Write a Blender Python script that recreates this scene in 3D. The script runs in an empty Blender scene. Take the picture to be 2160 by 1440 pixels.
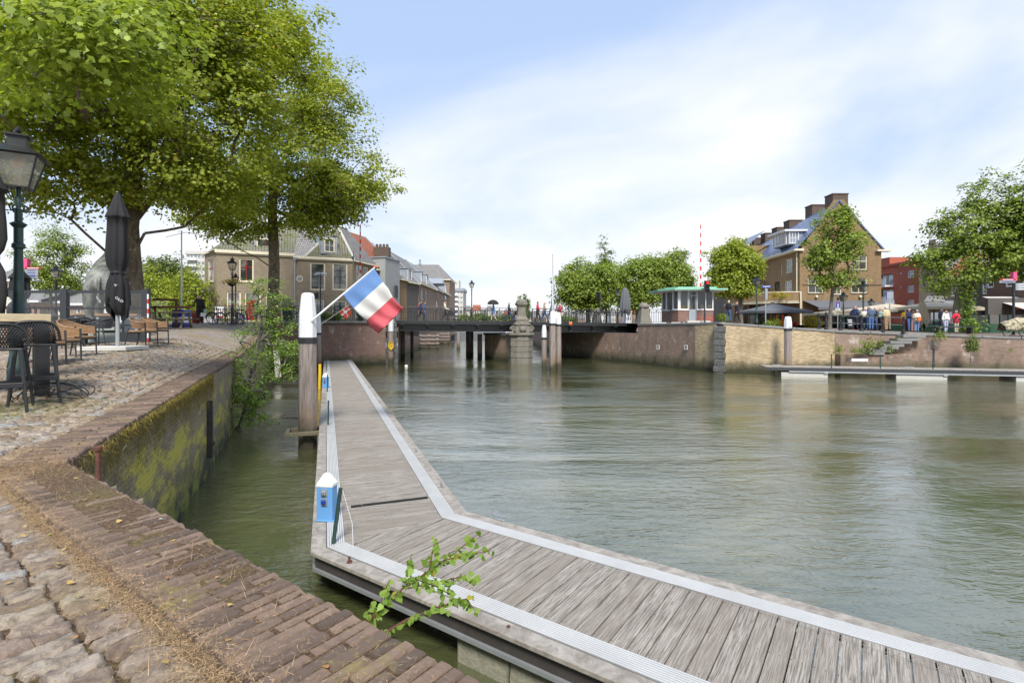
import bpy, math, random
import numpy as np
from mathutils import Matrix, Vector
random.seed(7); rng = np.random.default_rng(7)
S = bpy.context.scene; COL = S.collection
R = math.radians
F = 1080.0; HY = 688.0; CZ = 3.0
# ---------------------------------------------------------------- camera
cam_d = bpy.data.cameras.new('camera'); cam = bpy.data.objects.new('camera', cam_d); COL.objects.link(cam)
cam.location = (0, 0, CZ); cam.rotation_euler = (R(90), 0, 0)
cam_d.lens = 18; cam_d.sensor_width = 36; cam_d.sensor_fit = 'HORIZONTAL'
cam_d.shift_y = -(720 - HY) / 2160; cam_d.clip_start = .05; cam_d.clip_end = 3000
S.camera = cam
# ---------------------------------------------------------------- sky and sun
SUN_EL, SUN_AZ = R(50), R(176)      # azimuth clockwise from +Y
W = bpy.data.worlds.new('World'); S.world = W; W.use_nodes = True
wt = W.node_tree; wt.nodes.clear()
def wn(t, **k):
    n = wt.nodes.new(t)
    for a, b in k.items(): setattr(n, a, b)
    return n
def wmath(op, a, b=None, c=None):
    n = wn('ShaderNodeMath', operation=op)
    for i, q in enumerate((a, b, c)):
        if q is None: continue
        if isinstance(q, (int, float)): n.inputs[i].default_value = q
        else: wt.links.new(q, n.inputs[i])
    return n.outputs[0]
sky = wn('ShaderNodeTexSky', sky_type='NISHITA', sun_disc=False, sun_elevation=SUN_EL, sun_rotation=SUN_AZ, air_density=1.0, dust_density=1.0, ozone_density=2.2)
tc = wn('ShaderNodeTexCoord'); sp = wn('ShaderNodeSeparateXYZ'); wt.links.new(tc.outputs['Generated'], sp.inputs[0])
zc = wmath('MAXIMUM', sp.outputs[2], 0.0)
den = wmath('ADD', zc, 0.28)
cb = wn('ShaderNodeCombineXYZ'); wt.links.new(wmath('DIVIDE', sp.outputs[0], den), cb.inputs[0]); wt.links.new(wmath('DIVIDE', sp.outputs[1], den), cb.inputs[1])
nz = wn('ShaderNodeTexNoise'); nz.inputs['Scale'].default_value = .9; nz.inputs['Detail'].default_value = 7; nz.inputs['Roughness'].default_value = .52; nz.inputs['Distortion'].default_value = .5
mp = wn('ShaderNodeMapping'); mp.inputs['Location'].default_value = (3.4, 1.2, 0); wt.links.new(cb.outputs[0], mp.inputs[0]); wt.links.new(mp.outputs[0], nz.inputs['Vector'])
# cover: thick near the horizon and to the right, open blue overhead
hor = wmath('SUBTRACT', 1.0, wmath('MULTIPLY', zc, 2.0))
right = wmath('MULTIPLY', sp.outputs[0], .34)
cov = wmath('ADD', wmath('ADD', hor, right), wmath('MULTIPLY', wmath('SUBTRACT', nz.outputs[0], .5), 1.9))
mr = wn('ShaderNodeMapRange', interpolation_type='SMOOTHSTEP'); wt.links.new(cov, mr.inputs[0])
mr.inputs[1].default_value = .10; mr.inputs[2].default_value = .78; mr.inputs[3].default_value = 0.0; mr.inputs[4].default_value = .97
nz2 = wn('ShaderNodeTexNoise'); nz2.inputs['Scale'].default_value = 1.6; nz2.inputs['Detail'].default_value = 5
wt.links.new(cb.outputs[0], nz2.inputs['Vector'])
cr = wn('ShaderNodeValToRGB'); cr.color_ramp.elements[0].position = .3; cr.color_ramp.elements[0].color = (.82, .88, .97, 1); cr.color_ramp.elements[1].position = .62; cr.color_ramp.elements[1].color = (1, 1, 1, 1)
wt.links.new(nz2.outputs[0], cr.inputs[0])
cs = wn('ShaderNodeVectorMath', operation='SCALE'); wt.links.new(cr.outputs[0], cs.inputs[0]); cs.inputs[3].default_value = 8.6
veil = wn('ShaderNodeMix', data_type='RGBA'); veil.inputs[0].default_value = .66; veil.inputs[7].default_value = (5.3, 6.9, 9.9, 1)
wt.links.new(sky.outputs[0], veil.inputs[6])
mx = wn('ShaderNodeMix', data_type='RGBA'); wt.links.new(mr.outputs[0], mx.inputs[0]); wt.links.new(veil.outputs[2], mx.inputs[6]); wt.links.new(cs.outputs[0], mx.inputs[7])
bg = wn('ShaderNodeBackground'); bg.inputs[1].default_value = .071; wt.links.new(mx.outputs[2], bg.inputs[0])
wo = wn('ShaderNodeOutputWorld'); wt.links.new(bg.outputs[0], wo.inputs[0])
sd = bpy.data.lights.new('sun', 'SUN'); sd.energy = 3.0; sd.angle = R(14); sd.color = (1, .95, .87)
so = bpy.data.objects.new('sun', sd); COL.objects.link(so)
sdir = Vector((math.sin(SUN_AZ) * math.cos(SUN_EL), math.cos(SUN_AZ) * math.cos(SUN_EL), math.sin(SUN_EL)))
so.rotation_euler = sdir.to_track_quat('Z', 'Y').to_euler(); so.location = (0, -10, 30)
S.view_settings.view_transform = 'Standard'; S.view_settings.look = 'None'; S.view_settings.exposure = 0.86; S.view_settings.gamma = 1
S.cycles.max_bounces = 8; S.cycles.diffuse_bounces = 5; S.cycles.glossy_bounces = 3; S.cycles.transmission_bounces = 4; S.cycles.transparent_max_bounces = 8
S.cycles.use_denoising = True; S.cycles.sample_clamp_indirect = 6; S.cycles.caustics_reflective = False; S.cycles.caustics_refractive = False
S.render.engine = 'CYCLES'
# ---------------------------------------------------------------- pixels of the photo turned into places
def PX(x, Y): return (x - 1080) / F * Y
def PZ(y, Y): return CZ + (HY - y) / F * Y
def P3(x, y, Y): return Vector((PX(x, Y), Y, PZ(y, Y)))
def ipol(v, xs, ys): return float(np.interp(v, xs, ys))
# ---------------------------------------------------------------- mesh builder
class MB:
    def __init__(s, T=None): s.v = []; s.f = []; s.mi = []; s.cur = 0; s.T = T or Matrix.Identity(4)
    def add(s, vs, fs):
        o = len(s.v); T = s.T
        s.v += [tuple(T @ Vector(v)) for v in vs]
        s.f += [tuple(i + o for i in f) for f in fs]; s.mi += [s.cur] * len(fs); return s
    def box(s, x0, y0, z0, x1, y1, z1):
        return s.add([(x0,y0,z0),(x1,y0,z0),(x1,y1,z0),(x0,y1,z0),(x0,y0,z1),(x1,y0,z1),(x1,y1,z1),(x0,y1,z1)],
                     [(0,3,2,1),(4,5,6,7),(0,1,5,4),(1,2,6,5),(2,3,7,6),(3,0,4,7)])
    def cbox(s, c, d, rz=0, rx=0, ry=0):
        T = s.T; s.T = T @ Matrix.Translation(c) @ Matrix.Rotation(rz, 4, 'Z') @ Matrix.Rotation(ry, 4, 'Y') @ Matrix.Rotation(rx, 4, 'X')
        s.box(-d[0]/2, -d[1]/2, -d[2]/2, d[0]/2, d[1]/2, d[2]/2); s.T = T; return s
    def frus(s, c, a, b, h, a2, b2):   # tapered block standing at c
        x, y, z = c
        return s.add([(x-a/2,y-b/2,z),(x+a/2,y-b/2,z),(x+a/2,y+b/2,z),(x-a/2,y+b/2,z),(x-a2/2,y-b2/2,z+h),(x+a2/2,y-b2/2,z+h),(x+a2/2,y+b2/2,z+h),(x-a2/2,y+b2/2,z+h)],
                     [(0,3,2,1),(4,5,6,7),(0,1,5,4),(1,2,6,5),(2,3,7,6),(3,0,4,7)])
    def prism(s, poly, z0, z1):        # poly counter-clockwise in xy; z0 / z1 a number or one per vertex
        n = len(poly); a = z0 if isinstance(z0, (list, tuple)) else [z0]*n; b = z1 if isinstance(z1, (list, tuple)) else [z1]*n
        vs = [(p[0],p[1],a[i]) for i, p in enumerate(poly)] + [(p[0],p[1],b[i]) for i, p in enumerate(poly)]
        return s.add(vs, [tuple(range(n))[::-1], tuple(range(n, 2*n))] + [(i,(i+1)%n,(i+1)%n+n,i+n) for i in range(n)])
    def slab(s, poly, y0, y1):         # polygon in xz extruded along y
        n = len(poly); vs = [(p[0],y0,p[1]) for p in poly] + [(p[0],y1,p[1]) for p in poly]
        return s.add(vs, [tuple(range(n)), tuple(range(n, 2*n))[::-1]] + [(i,i+n,(i+1)%n+n,(i+1)%n) for i in range(n)])
    def tube(s, pts, r, n=8, cap=True, flat=1.0):
        pts = [Vector(p) for p in pts]; m = len(pts)
        rr = list(r) if hasattr(r, '__len__') else [r]*m
        vs = []; up = None
        for i, p in enumerate(pts):
            d = (pts[min(i+1,m-1)] - pts[max(i-1,0)])
            d = d.normalized() if d.length > 1e-9 else Vector((0,0,1))
            if up is None:
                up = Vector((1,0,0)) if abs(d.x) < .8 else Vector((0,1,0))
            a = (up - d * up.dot(d)); a = a.normalized() if a.length > 1e-6 else d.orthogonal().normalized()
            up = a; b = d.cross(a)
            for k in range(n):
                t = 2*math.pi*k/n; vs.append(p + a*math.cos(t)*rr[i] + b*math.sin(t)*rr[i]*flat)
        fs = [(i*n+k, i*n+(k+1)%n, (i+1)*n+(k+1)%n, (i+1)*n+k) for i in range(m-1) for k in range(n)]
        if cap: fs += [tuple(range(n))[::-1], tuple((m-1)*n+k for k in range(n))]
        return s.add(vs, fs)
    def lathe(s, prof, c=(0,0,0), n=14, arc=None):
        m = len(prof); vs = []
        for r, z in prof:
            for k in range(n):
                t = 2*math.pi*k/n; vs.append((c[0]+r*math.cos(t), c[1]+r*math.sin(t), c[2]+z))
        fs = [(i*n+k, i*n+(k+1)%n, (i+1)*n+(k+1)%n, (i+1)*n+k) for i in range(m-1) for k in range(n)]
        fs += [tuple(range(n))[::-1], tuple((m-1)*n+k for k in range(n))]
        return s.add(vs, fs)
    def ball(s, c, r, n=10, sz=None):
        sz = sz or (1,1,1); vs = [(c[0],c[1],c[2]-r*sz[2])]; m = n//2+1
        for i in range(1, m):
            a = math.pi*i/m
            for k in range(n):
                t = 2*math.pi*k/n; vs.append((c[0]+r*sz[0]*math.sin(a)*math.cos(t), c[1]+r*sz[1]*math.sin(a)*math.sin(t), c[2]-r*sz[2]*math.cos(a)))
        vs.append((c[0],c[1],c[2]+r*sz[2])); L = len(vs)-1
        fs = [(0,1+(k+1)%n,1+k) for k in range(n)] + [(1+(i*n)+k,1+i*n+(k+1)%n,1+(i+1)*n+(k+1)%n,1+(i+1)*n+k) for i in range(m-2) for k in range(n)]
        fs += [(1+(m-2)*n+k,1+(m-2)*n+(k+1)%n,L) for k in range(n)]
        return s.add(vs, fs)
    def quad(s, a, b, c, d): return s.add([a,b,c,d], [(0,1,2,3)])
    def build(s, name, mats, parent=None, smooth=False, bevel=0, loc=None):
        me = bpy.data.meshes.new(name); me.from_pydata(s.v, [], s.f)
        mats = mats if isinstance(mats, (list, tuple)) else [mats]
        for m in mats: me.materials.append(m)
        if len(mats) > 1: me.polygons.foreach_set('material_index', s.mi)
        if smooth:
            me.polygons.foreach_set('use_smooth', [True]*len(s.f))
            if smooth != 'all': me.set_sharp_from_angle(angle=R(38))
        me.update()
        o = bpy.data.objects.new(name, me); COL.objects.link(o)
        if parent: o.parent = parent
        if loc: o.location = loc
        if bevel:
            b = o.modifiers.new('bevel', 'BEVEL'); b.width = bevel; b.segments = 2; b.limit_method = 'ANGLE'; b.angle_limit = R(50)
        return o
def tag(o, label=None, cat=None, group=None, kind=None):
    if label: o['label'] = label
    if cat: o['category'] = cat
    if group: o['group'] = group
    if kind: o['kind'] = kind
    return o
def thing(name, label, cat, loc=(0,0,0), rz=0, group=None):
    o = bpy.data.objects.new(name, None); COL.objects.link(o); o.location = loc; o.rotation_euler = (0,0,rz)
    o.empty_display_size = .2
    return tag(o, label, cat, group)
def dup(o, label=None, loc=None, rz=None, group=None, parent=None):
    kids = [c for c in bpy.data.objects if c.parent == o]
    c = o.copy(); COL.objects.link(c); c.parent = parent
    if parent is None:
        if label: c['label'] = label
        if group: c['group'] = group
        if loc is not None: c.location = loc
        if rz is not None: c.rotation_euler = (c.rotation_euler[0], c.rotation_euler[1], rz)
    for k in kids: dup(k, parent=c)
    return c
# ---------------------------------------------------------------- material helpers
class NT:
    def __init__(s, name):
        s.m = bpy.data.materials.new(name); s.m.use_nodes = True; s.t = s.m.node_tree; s.b = s.t.nodes['Principled BSDF']
    def n(s, t, ins=None, **k):
        q = s.t.nodes.new('ShaderNode'+t)
        for a, b in k.items(): setattr(q, a, b)
        for a, b in (ins or {}).items(): s.set(q.inputs[a], b)
        return q
    def set(s, inp, v):
        if isinstance(v, bpy.types.NodeSocket): s.t.links.new(v, inp)
        elif isinstance(v, (tuple, list)) and len(v) == 3 and inp.type == 'RGBA': inp.default_value = (*v, 1)
        else: inp.default_value = v
    def math(s, op, a, b=0.0, c=0.0, clamp=False):
        q = s.n('Math', operation=op, use_clamp=clamp); s.set(q.inputs[0], a); s.set(q.inputs[1], b); s.set(q.inputs[2], c); return q.outputs[0]
    def mix(s, f, a, b, bt='MIX'):
        q = s.n('Mix', data_type='RGBA', blend_type=bt); s.set(q.inputs[0], f); s.set(q.inputs[6], a); s.set(q.inputs[7], b); return q.outputs[2]
    def noise(s, scale, vec=None, detail=4, rough=.55, dist=0):
        q = s.n('TexNoise'); q.inputs['Scale'].default_value = scale; q.inputs['Detail'].default_value = detail; q.inputs['Roughness'].default_value = rough; q.inputs['Distortion'].default_value = dist
        if vec is not None: s.t.links.new(vec, q.inputs['Vector'])
        return q.outputs[0]
    def ramp(s, v, lo, hi, a=0.0, b=1.0):
        q = s.n('MapRange', interpolation_type='SMOOTHSTEP'); s.set(q.inputs[0], v)
        for i, x in zip((1,2,3,4), (lo,hi,a,b)): q.inputs[i].default_value = x
        return q.outputs[0]
    def pos(s): return s.n('NewGeometry').outputs['Position']
    def isl(s): return s.n('NewGeometry').outputs['Random Per Island']
    def scalev(s, v, sc):
        q = s.n('VectorMath', operation='MULTIPLY'); s.t.links.new(v, q.inputs[0]); q.inputs[1].default_value = sc; return q.outputs[0]
    def z(s): 
        q = s.n('SeparateXYZ'); s.t.links.new(s.pos(), q.inputs[0]); return q.outputs[2]
    def bump(s, h, dist=.01, strength=1.0):
        q = s.n('Bump'); q.inputs['Strength'].default_value = strength; q.inputs['Distance'].default_value = dist; s.t.links.new(h, q.inputs['Height']); s.t.links.new(q.outputs[0], s.b.inputs['Normal']); return q
    def done(s, col=None, rough=.8, metal=0.0, spec=None):
        if col is not None: s.set(s.b.inputs['Base Color'], col)
        s.set(s.b.inputs['Roughness'], rough); s.b.inputs['Metallic'].default_value = metal
        if spec is not None: s.b.inputs['Specular IOR Level'].default_value = spec
        return s.m
    def walluv(s):   # u runs along the wall, v up it, whichever way the wall faces
        g = s.n('NewGeometry'); c = s.n('VectorMath', operation='CROSS_PRODUCT'); s.t.links.new(g.outputs['True Normal'], c.inputs[0]); c.inputs[1].default_value = (0,0,1)
        c2 = s.n('VectorMath', operation='NORMALIZE'); s.t.links.new(c.outputs[0], c2.inputs[0])
        d = s.n('VectorMath', operation='DOT_PRODUCT'); s.t.links.new(c2.outputs[0], d.inputs[0]); s.t.links.new(g.outputs['Position'], d.inputs[1])
        sp = s.n('SeparateXYZ'); s.t.links.new(g.outputs['Position'], sp.inputs[0])
        cb = s.n('CombineXYZ'); s.t.links.new(d.outputs['Value'], cb.inputs[0]); s.t.links.new(sp.outputs[2], cb.inputs[1]); return cb.outputs[0]
def plain(name, c, rough=.6, metal=0.0, var=.12, scale=6, bump=0.0, bs=40):
    m = NT(name); p = m.pos(); n = m.noise(scale, p)
    lo = tuple(x*(1-var) for x in c); hi = tuple(min(1, x*(1+var)) for x in c)
    col = m.mix(n, lo, hi)
    if bump: m.bump(m.noise(bs, p, 3), bump)
    return m.done(col, rough, metal)
def wood(name, a, b, scale=(3,3,3), rough=.8, isl=True, stain=None):
    m = NT(name); p = m.n('TexCoord').outputs['Object']
    g = m.noise(5, m.scalev(p, scale), 5, .65, 1.5)
    col = m.mix(m.ramp(g, .3, .7), a, b)
    if isl: col = m.mix(m.math('MULTIPLY', m.isl(), .5), col, tuple(x*.5 for x in a))
    if stain: col = m.mix(m.ramp(m.noise(1.3, m.pos()), .55, .75, 0, .6), col, stain)
    m.bump(g, .004); return m.done(col, rough)
def brick(name, c1, c2, mortar, bw=.22, bh=.065, rough=.9, dirt=(.08,.07,.06), dirta=.5, algae=None, lichen=None, pale=0.0, dist=.012):
    m = NT(name); uv = m.walluv(); p = m.pos()
    q = m.n('TexBrick'); q.offset = .5; q.inputs['Scale'].default_value = 1; q.inputs['Brick Width'].default_value = bw; q.inputs['Row Height'].default_value = bh
    q.inputs['Mortar Size'].default_value = .008; q.inputs['Mortar Smooth'].default_value = .3; q.inputs['Bias'].default_value = 0
    m.t.links.new(uv, q.inputs['Vector']); m.set(q.inputs['Color1'], c1); m.set(q.inputs['Color2'], c2); m.set(q.inputs['Mortar'], mortar)
    col = q.outputs[0]
    vv = m.n('TexVoronoi'); m.t.links.new(m.scalev(uv, (1/bw,1/bh,1)), vv.inputs['Vector']); vv.inputs['Scale'].default_value = .9
    sp = m.n('SeparateColor'); m.t.links.new(vv.outputs['Color'], sp.inputs[0])
    col = m.mix(m.math('MULTIPLY', sp.outputs[0], .4), col, tuple(x*.55 for x in c1))
    st = m.noise(.9, m.scalev(p, (1,1,.35)), 6, .6)
    col = m.mix(m.ramp(st, .45, .75, 0, dirta), col, dirt)
    if pale: col = m.mix(m.ramp(m.noise(1.7, m.scalev(p, (1,1,.7)), 8, .7), .55, .72, 0, pale), col, (.62,.58,.52))
    z = m.z()
    if algae:
        lim = m.math('ADD', z, m.math('MULTIPLY', m.math('SUBTRACT', m.noise(1.4, p, 6, .7), .5), -1.3))
        col = m.mix(m.ramp(lim, .45, .95, .85, 0), col, (.11,.10,.055))
        col = m.mix(m.ramp(lim, .1, .5, .9, 0), col, (.028,.030,.014))
    if lichen:
        b0, b1 = lichen
        ln = m.noise(2.1, m.scalev(p, (.45,.45,1)), 9, .72); band = m.math('MULTIPLY', m.ramp(z, b0-.35, b0+.1), m.ramp(z, b1-.1, b1+.35, 1, 0))
        col = m.mix(m.math('MULTIPLY', m.ramp(m.math('ADD', ln, m.math('MULTIPLY', m.math('SUBTRACT', m.noise(30, p, 3), .5), .2)), .47, .60), m.math('MULTIPLY', band, .95)), col, (.50,.45,.07))
        gn = m.noise(3.1, m.scalev(p, (.5,.5,1)), 7, .7)
        col = m.mix(m.math('MULTIPLY', m.ramp(gn, .44, .58), m.ramp(z, .1, .9, .9, 0)), col, (.24,.26,.04))
    h = m.math('SUBTRACT', m.math('MULTIPLY', m.noise(60, p, 3), .25), q.outputs['Fac'])
    m.bump(h, dist, .8); return m.done(col, rough)
def tiles(name, c1, c2, moss=None, gloss=.75):
    m = NT(name); uv = m.walluv(); p = m.pos()
    q = m.n('TexBrick'); q.offset = 0; q.inputs['Scale'].default_value = 1; q.inputs['Brick Width'].default_value = .25; q.inputs['Row Height'].default_value = .24
    q.inputs['Mortar Size'].default_value = .035; q.inputs['Mortar Smooth'].default_value = 1
    m.t.links.new(uv, q.inputs['Vector']); m.set(q.inputs['Color1'], c1); m.set(q.inputs['Color2'], c2); m.set(q.inputs['Mortar'], tuple(x*.35 for x in c1))
    col = m.mix(m.math('MULTIPLY', m.noise(1.5, p, 5), .5), q.outputs[0], tuple(x*.5 for x in c1))
    if moss: col = m.mix(m.ramp(m.noise(1.1, p, 7, .7), .4, .6, 0, .8), col, moss)
    m.bump(m.math('SUBTRACT', 1.0, q.outputs['Fac']), .04); return m.done(col, gloss)
def leafm(name, a, b, c=None, trans=.45):
    m = NT(name); i = m.isl(); n = m.noise(.55, m.pos(), 3)
    col = m.mix(m.ramp(m.math('ADD', m.math('MULTIPLY', i, .7), m.math('MULTIPLY', n, .6)), .3, 1.0), a, b)
    if c: col = m.mix(m.ramp(i, .93, .96), col, c)
    m.t.nodes.remove(m.b)
    d = m.n('BsdfDiffuse'); t = m.n('BsdfTranslucent'); g = m.n('BsdfGlossy'); g.inputs['Roughness'].default_value = .5; g.inputs['Color'].default_value = (.6,.75,.4,1)
    m.set(d.inputs['Color'], col); tcx = m.mix(1.0, col, (1.15, 1.2, .6), 'MULTIPLY'); m.set(t.inputs['Color'], tcx)
    a1 = m.n('MixShader'); a1.inputs[0].default_value = trans; m.t.links.new(d.outputs[0], a1.inputs[1]); m.t.links.new(t.outputs[0], a1.inputs[2])
    a2 = m.n('MixShader'); a2.inputs[0].default_value = .05; m.t.links.new(a1.outputs[0], a2.inputs[1]); m.t.links.new(g.outputs[0], a2.inputs[2])
    m.t.links.new(a2.outputs[0], m.t.nodes['Material Output'].inputs[0]); return m.m
def glassm(name, tint=(.75,.8,.8), refl=.35, alpha=.6):
    m = NT(name); m.t.nodes.remove(m.b); g = m.n('BsdfGlossy'); g.inputs['Roughness'].default_value = .03; t = m.n('BsdfTransparent'); t.inputs[0].default_value = (*tint, 1)
    d = m.n('BsdfDiffuse'); d.inputs[0].default_value = (*tint, 1)
    fr = m.n('Fresnel'); fr.inputs[0].default_value = 1.5
    a0 = m.n('MixShader'); a0.inputs[0].default_value = alpha; m.t.links.new(d.outputs[0], a0.inputs[1]); m.t.links.new(t.outputs[0], a0.inputs[2])
    a = m.n('MixShader'); m.set(a.inputs[0], m.math('ADD', m.math('MULTIPLY', fr.outputs[0], 1.0), refl*.2)); m.t.links.new(a0.outputs[0], a.inputs[1]); m.t.links.new(g.outputs[0], a.inputs[2])
    m.t.links.new(a.outputs[0], m.t.nodes['Material Output'].inputs[0]); return m.m
def panem(name, dark=(.03,.035,.035), lit=(.16,.17,.15)):
    m = NT(name); p = m.pos(); n = m.noise(.8, p, 3)
    col = m.mix(m.ramp(n, .42, .62), dark, lit); m.b.inputs['Coat Weight'].default_value = .6
    return m.done(col, .06, 0, .7)
# ---------------------------------------------------------------- materials
M = {}
M['iron'] = plain('black_iron', (.014,.016,.018), .45)
M['green_iron'] = plain('dark_green_iron', (.022,.055,.05), .5, 0, .3, 9, .002)
M['anthracite'] = plain('anthracite_metal', (.032,.036,.042), .5)
M['steel'] = plain('galvanised_steel', (.42,.44,.46), .38, .6, .2, 5)
M['alu'] = plain('ribbed_aluminium', (.50,.50,.49), .55, .1, .18, 3)
M['white'] = plain('white_paint', (.74,.75,.76), .6, 0, .1, 3)
M['cream'] = plain('cream_paint', (.68,.62,.47), .6)
M['black'] = plain('black_paint', (.02,.02,.022), .6)
M['zinc'] = plain('zinc_sheet', (.30,.33,.37), .5, .2, .2, 2)
M['stone'] = plain('weathered_stone', (.19,.175,.145), .9, 0, .45, 2.5, .02, 14)
M['darkstone'] = plain('dark_quoin_stone', (.11,.11,.105), .9, 0, .7, 5, .05, 9)
M['bluestone'] = plain('blue_stone_coping', (.21,.21,.205), .85, 0, .35, 3, .01, 20)
M['concrete'] = plain('pale_concrete', (.52,.51,.47), .85, 0, .15, 3, .004)
M['red'] = plain('red_paint', (.62,.03,.02), .5); M['redd'] = plain('dark_red_paint', (.30,.012,.012), .4)
M['orange'] = plain('orange_plastic', (.8,.16,.03), .5); M['yellow'] = plain('yellow_paint', (.72,.45,.02), .5)
M['blue'] = plain('blue_paint', (.015,.05,.30), .4); M['skyblue'] = plain('light_blue_cabinet', (.12,.31,.60), .4, 0, .04)
M['rust'] = plain('rusty_iron', (.12,.05,.035), .9, .2, .5, 14, .004, 60)
M['greenpaint'] = plain('green_paint', (.03,.11,.055), .5)
M['copper'] = plain('green_copper', (.25,.50,.38), .6, 0, .2)
M['parasol_black'] = plain('black_canvas', (.016,.016,.018), .85, 0, .3, 6, .004, 90)
M['parasol_beige'] = plain('beige_canvas', (.56,.47,.34), .85, 0, .1); M['parasol_grey'] = plain('grey_canvas', (.115,.12,.135), .85)
M['awning'] = plain('pale_awning', (.50,.47,.43), .85); M['taupe'] = plain('taupe_canvas', (.29,.26,.20), .85, 0, .2)
M['skin'] = plain('skin', (.50,.29,.21), .6, 0, .05); M['rope'] = plain('wire', (.2,.19,.18), .7)
M['strip_base'] = plain('groove_shade_aluminium', (.24,.24,.235), .6, .1, .1, 3); M['darksteel'] = plain('dark_channel_steel', (.045,.04,.036), .7, 0, .5, 6, .003); M['plastic'] = plain('black_plastic', (.022,.023,.025), .42)  # strip base: aluminium darkened to paint the shade in the grooves between ribs
M['rubber'] = plain('rubber', (.015,.015,.015), .8)
M['table'] = wood('pale_table_wood', (.42,.34,.21), (.56,.46,.30), (1,8,8), .7, False)
M['oldwood'] = wood('mossy_old_wood', (.12,.105,.06), (.22,.19,.12), (6,6,1), .9, False)
M['pane'] = panem('window_glass'); M['pane_c'] = panem('curtained_glass', (.10,.10,.095), (.42,.42,.39)); M['pane_b'] = panem('sky_glass', (.10,.12,.14), (.28,.31,.34))
M['glass'] = glassm('clear_glass', (.93,.95,.94), .1, .985); M['lampglass'] = glassm('lantern_glass', (.88,.87,.80), .3, .82)
M['bark'] = None
def mk_bark(name, a, b, c):
    m = NT(name); p = m.pos(); n = m.noise(3.2, m.scalev(p, (1,1,.5)), 7, .65, .8)
    col = m.mix(m.ramp(n, .35, .65), a, b); col = m.mix(m.ramp(m.noise(5, p, 2), .62, .7), col, c)
    m.bump(n, .05); return m.done(col, .95)
M['bark'] = mk_bark('plane_bark', (.085,.065,.045), (.19,.155,.105), (.28,.25,.18)); M['bark2'] = mk_bark('grey_bark', (.09,.08,.065), (.17,.155,.13), (.2,.19,.16))
M['leaf'] = leafm('plane_leaves', (.18,.225,.018), (.42,.46,.055), (.36,.28,.06), .6)
M['leaf_near'] = leafm('near_plane_leaves', (.15,.20,.018), (.35,.42,.05), None, .5)
M['leaf_b'] = leafm('fresh_green_leaves', (.11,.165,.018), (.27,.34,.045)); M['leaf_c'] = leafm('lime_green_leaves', (.17,.22,.016), (.36,.40,.035))
M['leaf_d'] = leafm('dark_leaves', (.06,.095,.018), (.16,.20,.04)); M['leaf_red'] = leafm('red_leaves', (.25,.02,.02), (.45,.05,.04))
M['leaf_fresh'] = leafm('birch_leaves', (.14,.24,.03), (.26,.38,.07), (.40,.36,.05)); M['leaf_yel'] = leafm('flowering_leaves', (.15,.2,.02), (.5,.38,.03), (.7,.12,.03))
M['straw'] = NT('dry_straw'); M['straw'] = M['straw'].done(M['straw'].mix(M['straw'].isl(), (.22,.12,.05), (.60,.43,.24)), .9)
M['moss'] = NT('moss'); M['moss'] = M['moss'].done(M['moss'].mix(M['moss'].isl(), (.10,.075,.015), (.38,.30,.07)), 1)
M['grass'] = NT('grass'); M['grass'] = M['grass'].done(M['grass'].mix(M['grass'].isl(), (.10,.15,.02), (.30,.30,.07)), .9)
M['brown_brick'] = brick('brown_house_brick', (.34,.27,.18), (.27,.21,.14), (.32,.29,.24), dirt=(.12,.10,.075), dirta=.35)
M['tan_brick'] = brick('tan_house_brick', (.34,.225,.11), (.25,.155,.075), (.27,.21,.14), dirt=(.13,.09,.06), dirta=.45)
M['dark_brick'] = brick('dark_brown_brick', (.13,.075,.055), (.17,.10,.075), (.15,.13,.11))
M['grey_brick'] = brick('old_grey_brick', (.15,.13,.105), (.21,.18,.15), (.21,.19,.165), dirt=(.06,.055,.05))
M['orange_brick'] = brick('orange_red_brick', (.52,.14,.08), (.45,.12,.07), (.33,.12,.08), dirta=.15)
M['row_brick'] = brick('row_house_brick', (.30,.20,.145), (.38,.26,.19), (.34,.29,.24), dirta=.3)
M['chim_brick'] = brick('chimney_brick', (.14,.09,.06), (.11,.07,.05), (.14,.12,.1))
M['red_quay'] = brick('red_quay_brick', (.35,.235,.175), (.23,.15,.115), (.40,.35,.29), dirt=(.11,.085,.07), dirta=.7, algae=True, pale=.75)
M['yellow_quay'] = brick('yellow_quay_brick', (.64,.50,.29), (.36,.25,.135), (.58,.52,.42), dirt=(.2,.14,.08), dirta=.6, algae=True, pale=.3)
M['abut_quay'] = brick('mixed_quay_brick', (.30,.17,.14), (.23,.13,.105), (.40,.34,.29), dirt=(.12,.1,.08), dirta=.6, algae=True, pale=.8)
M['old_quay'] = brick('mossy_quay_brick', (.32,.265,.19), (.24,.20,.14), (.20,.17,.12), dirt=(.13,.11,.06), dirta=.7, algae=True, lichen=(.55,1.45), pale=.35, dist=.04)
M['house_red'] = brick('keeper_house_brick', (.28,.15,.115), (.22,.115,.09), (.34,.29,.25), dirta=.1)
M['roof_grey'] = tiles('grey_pantiles', (.22,.21,.20), (.30,.285,.27)); M['roof_moss'] = tiles('mossy_pantiles', (.19,.18,.14), (.25,.235,.19), (.12,.125,.04))
M['roof_orange'] = tiles('orange_pantiles', (.42,.13,.06), (.33,.10,.05)); M['roof_blue'] = tiles('glazed_blue_pantiles', (.13,.18,.33), (.20,.26,.42), None, .28)
M['boards'] = NT('grey_boarding'); _m = M['boards']; _u = _m.walluv(); _w = _m.n('TexWave', bands_direction='Y'); _m.t.links.new(_u, _w.inputs['Vector']); _w.inputs['Scale'].default_value = 1.6; M['boards'] = _m.done(_m.mix(_m.ramp(_w.outputs[1], .05, .15), (.15,.16,.16), (.33,.34,.34)), .7)
M['blackboards'] = plain('black_boarding', (.09,.082,.075), .8)
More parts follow.
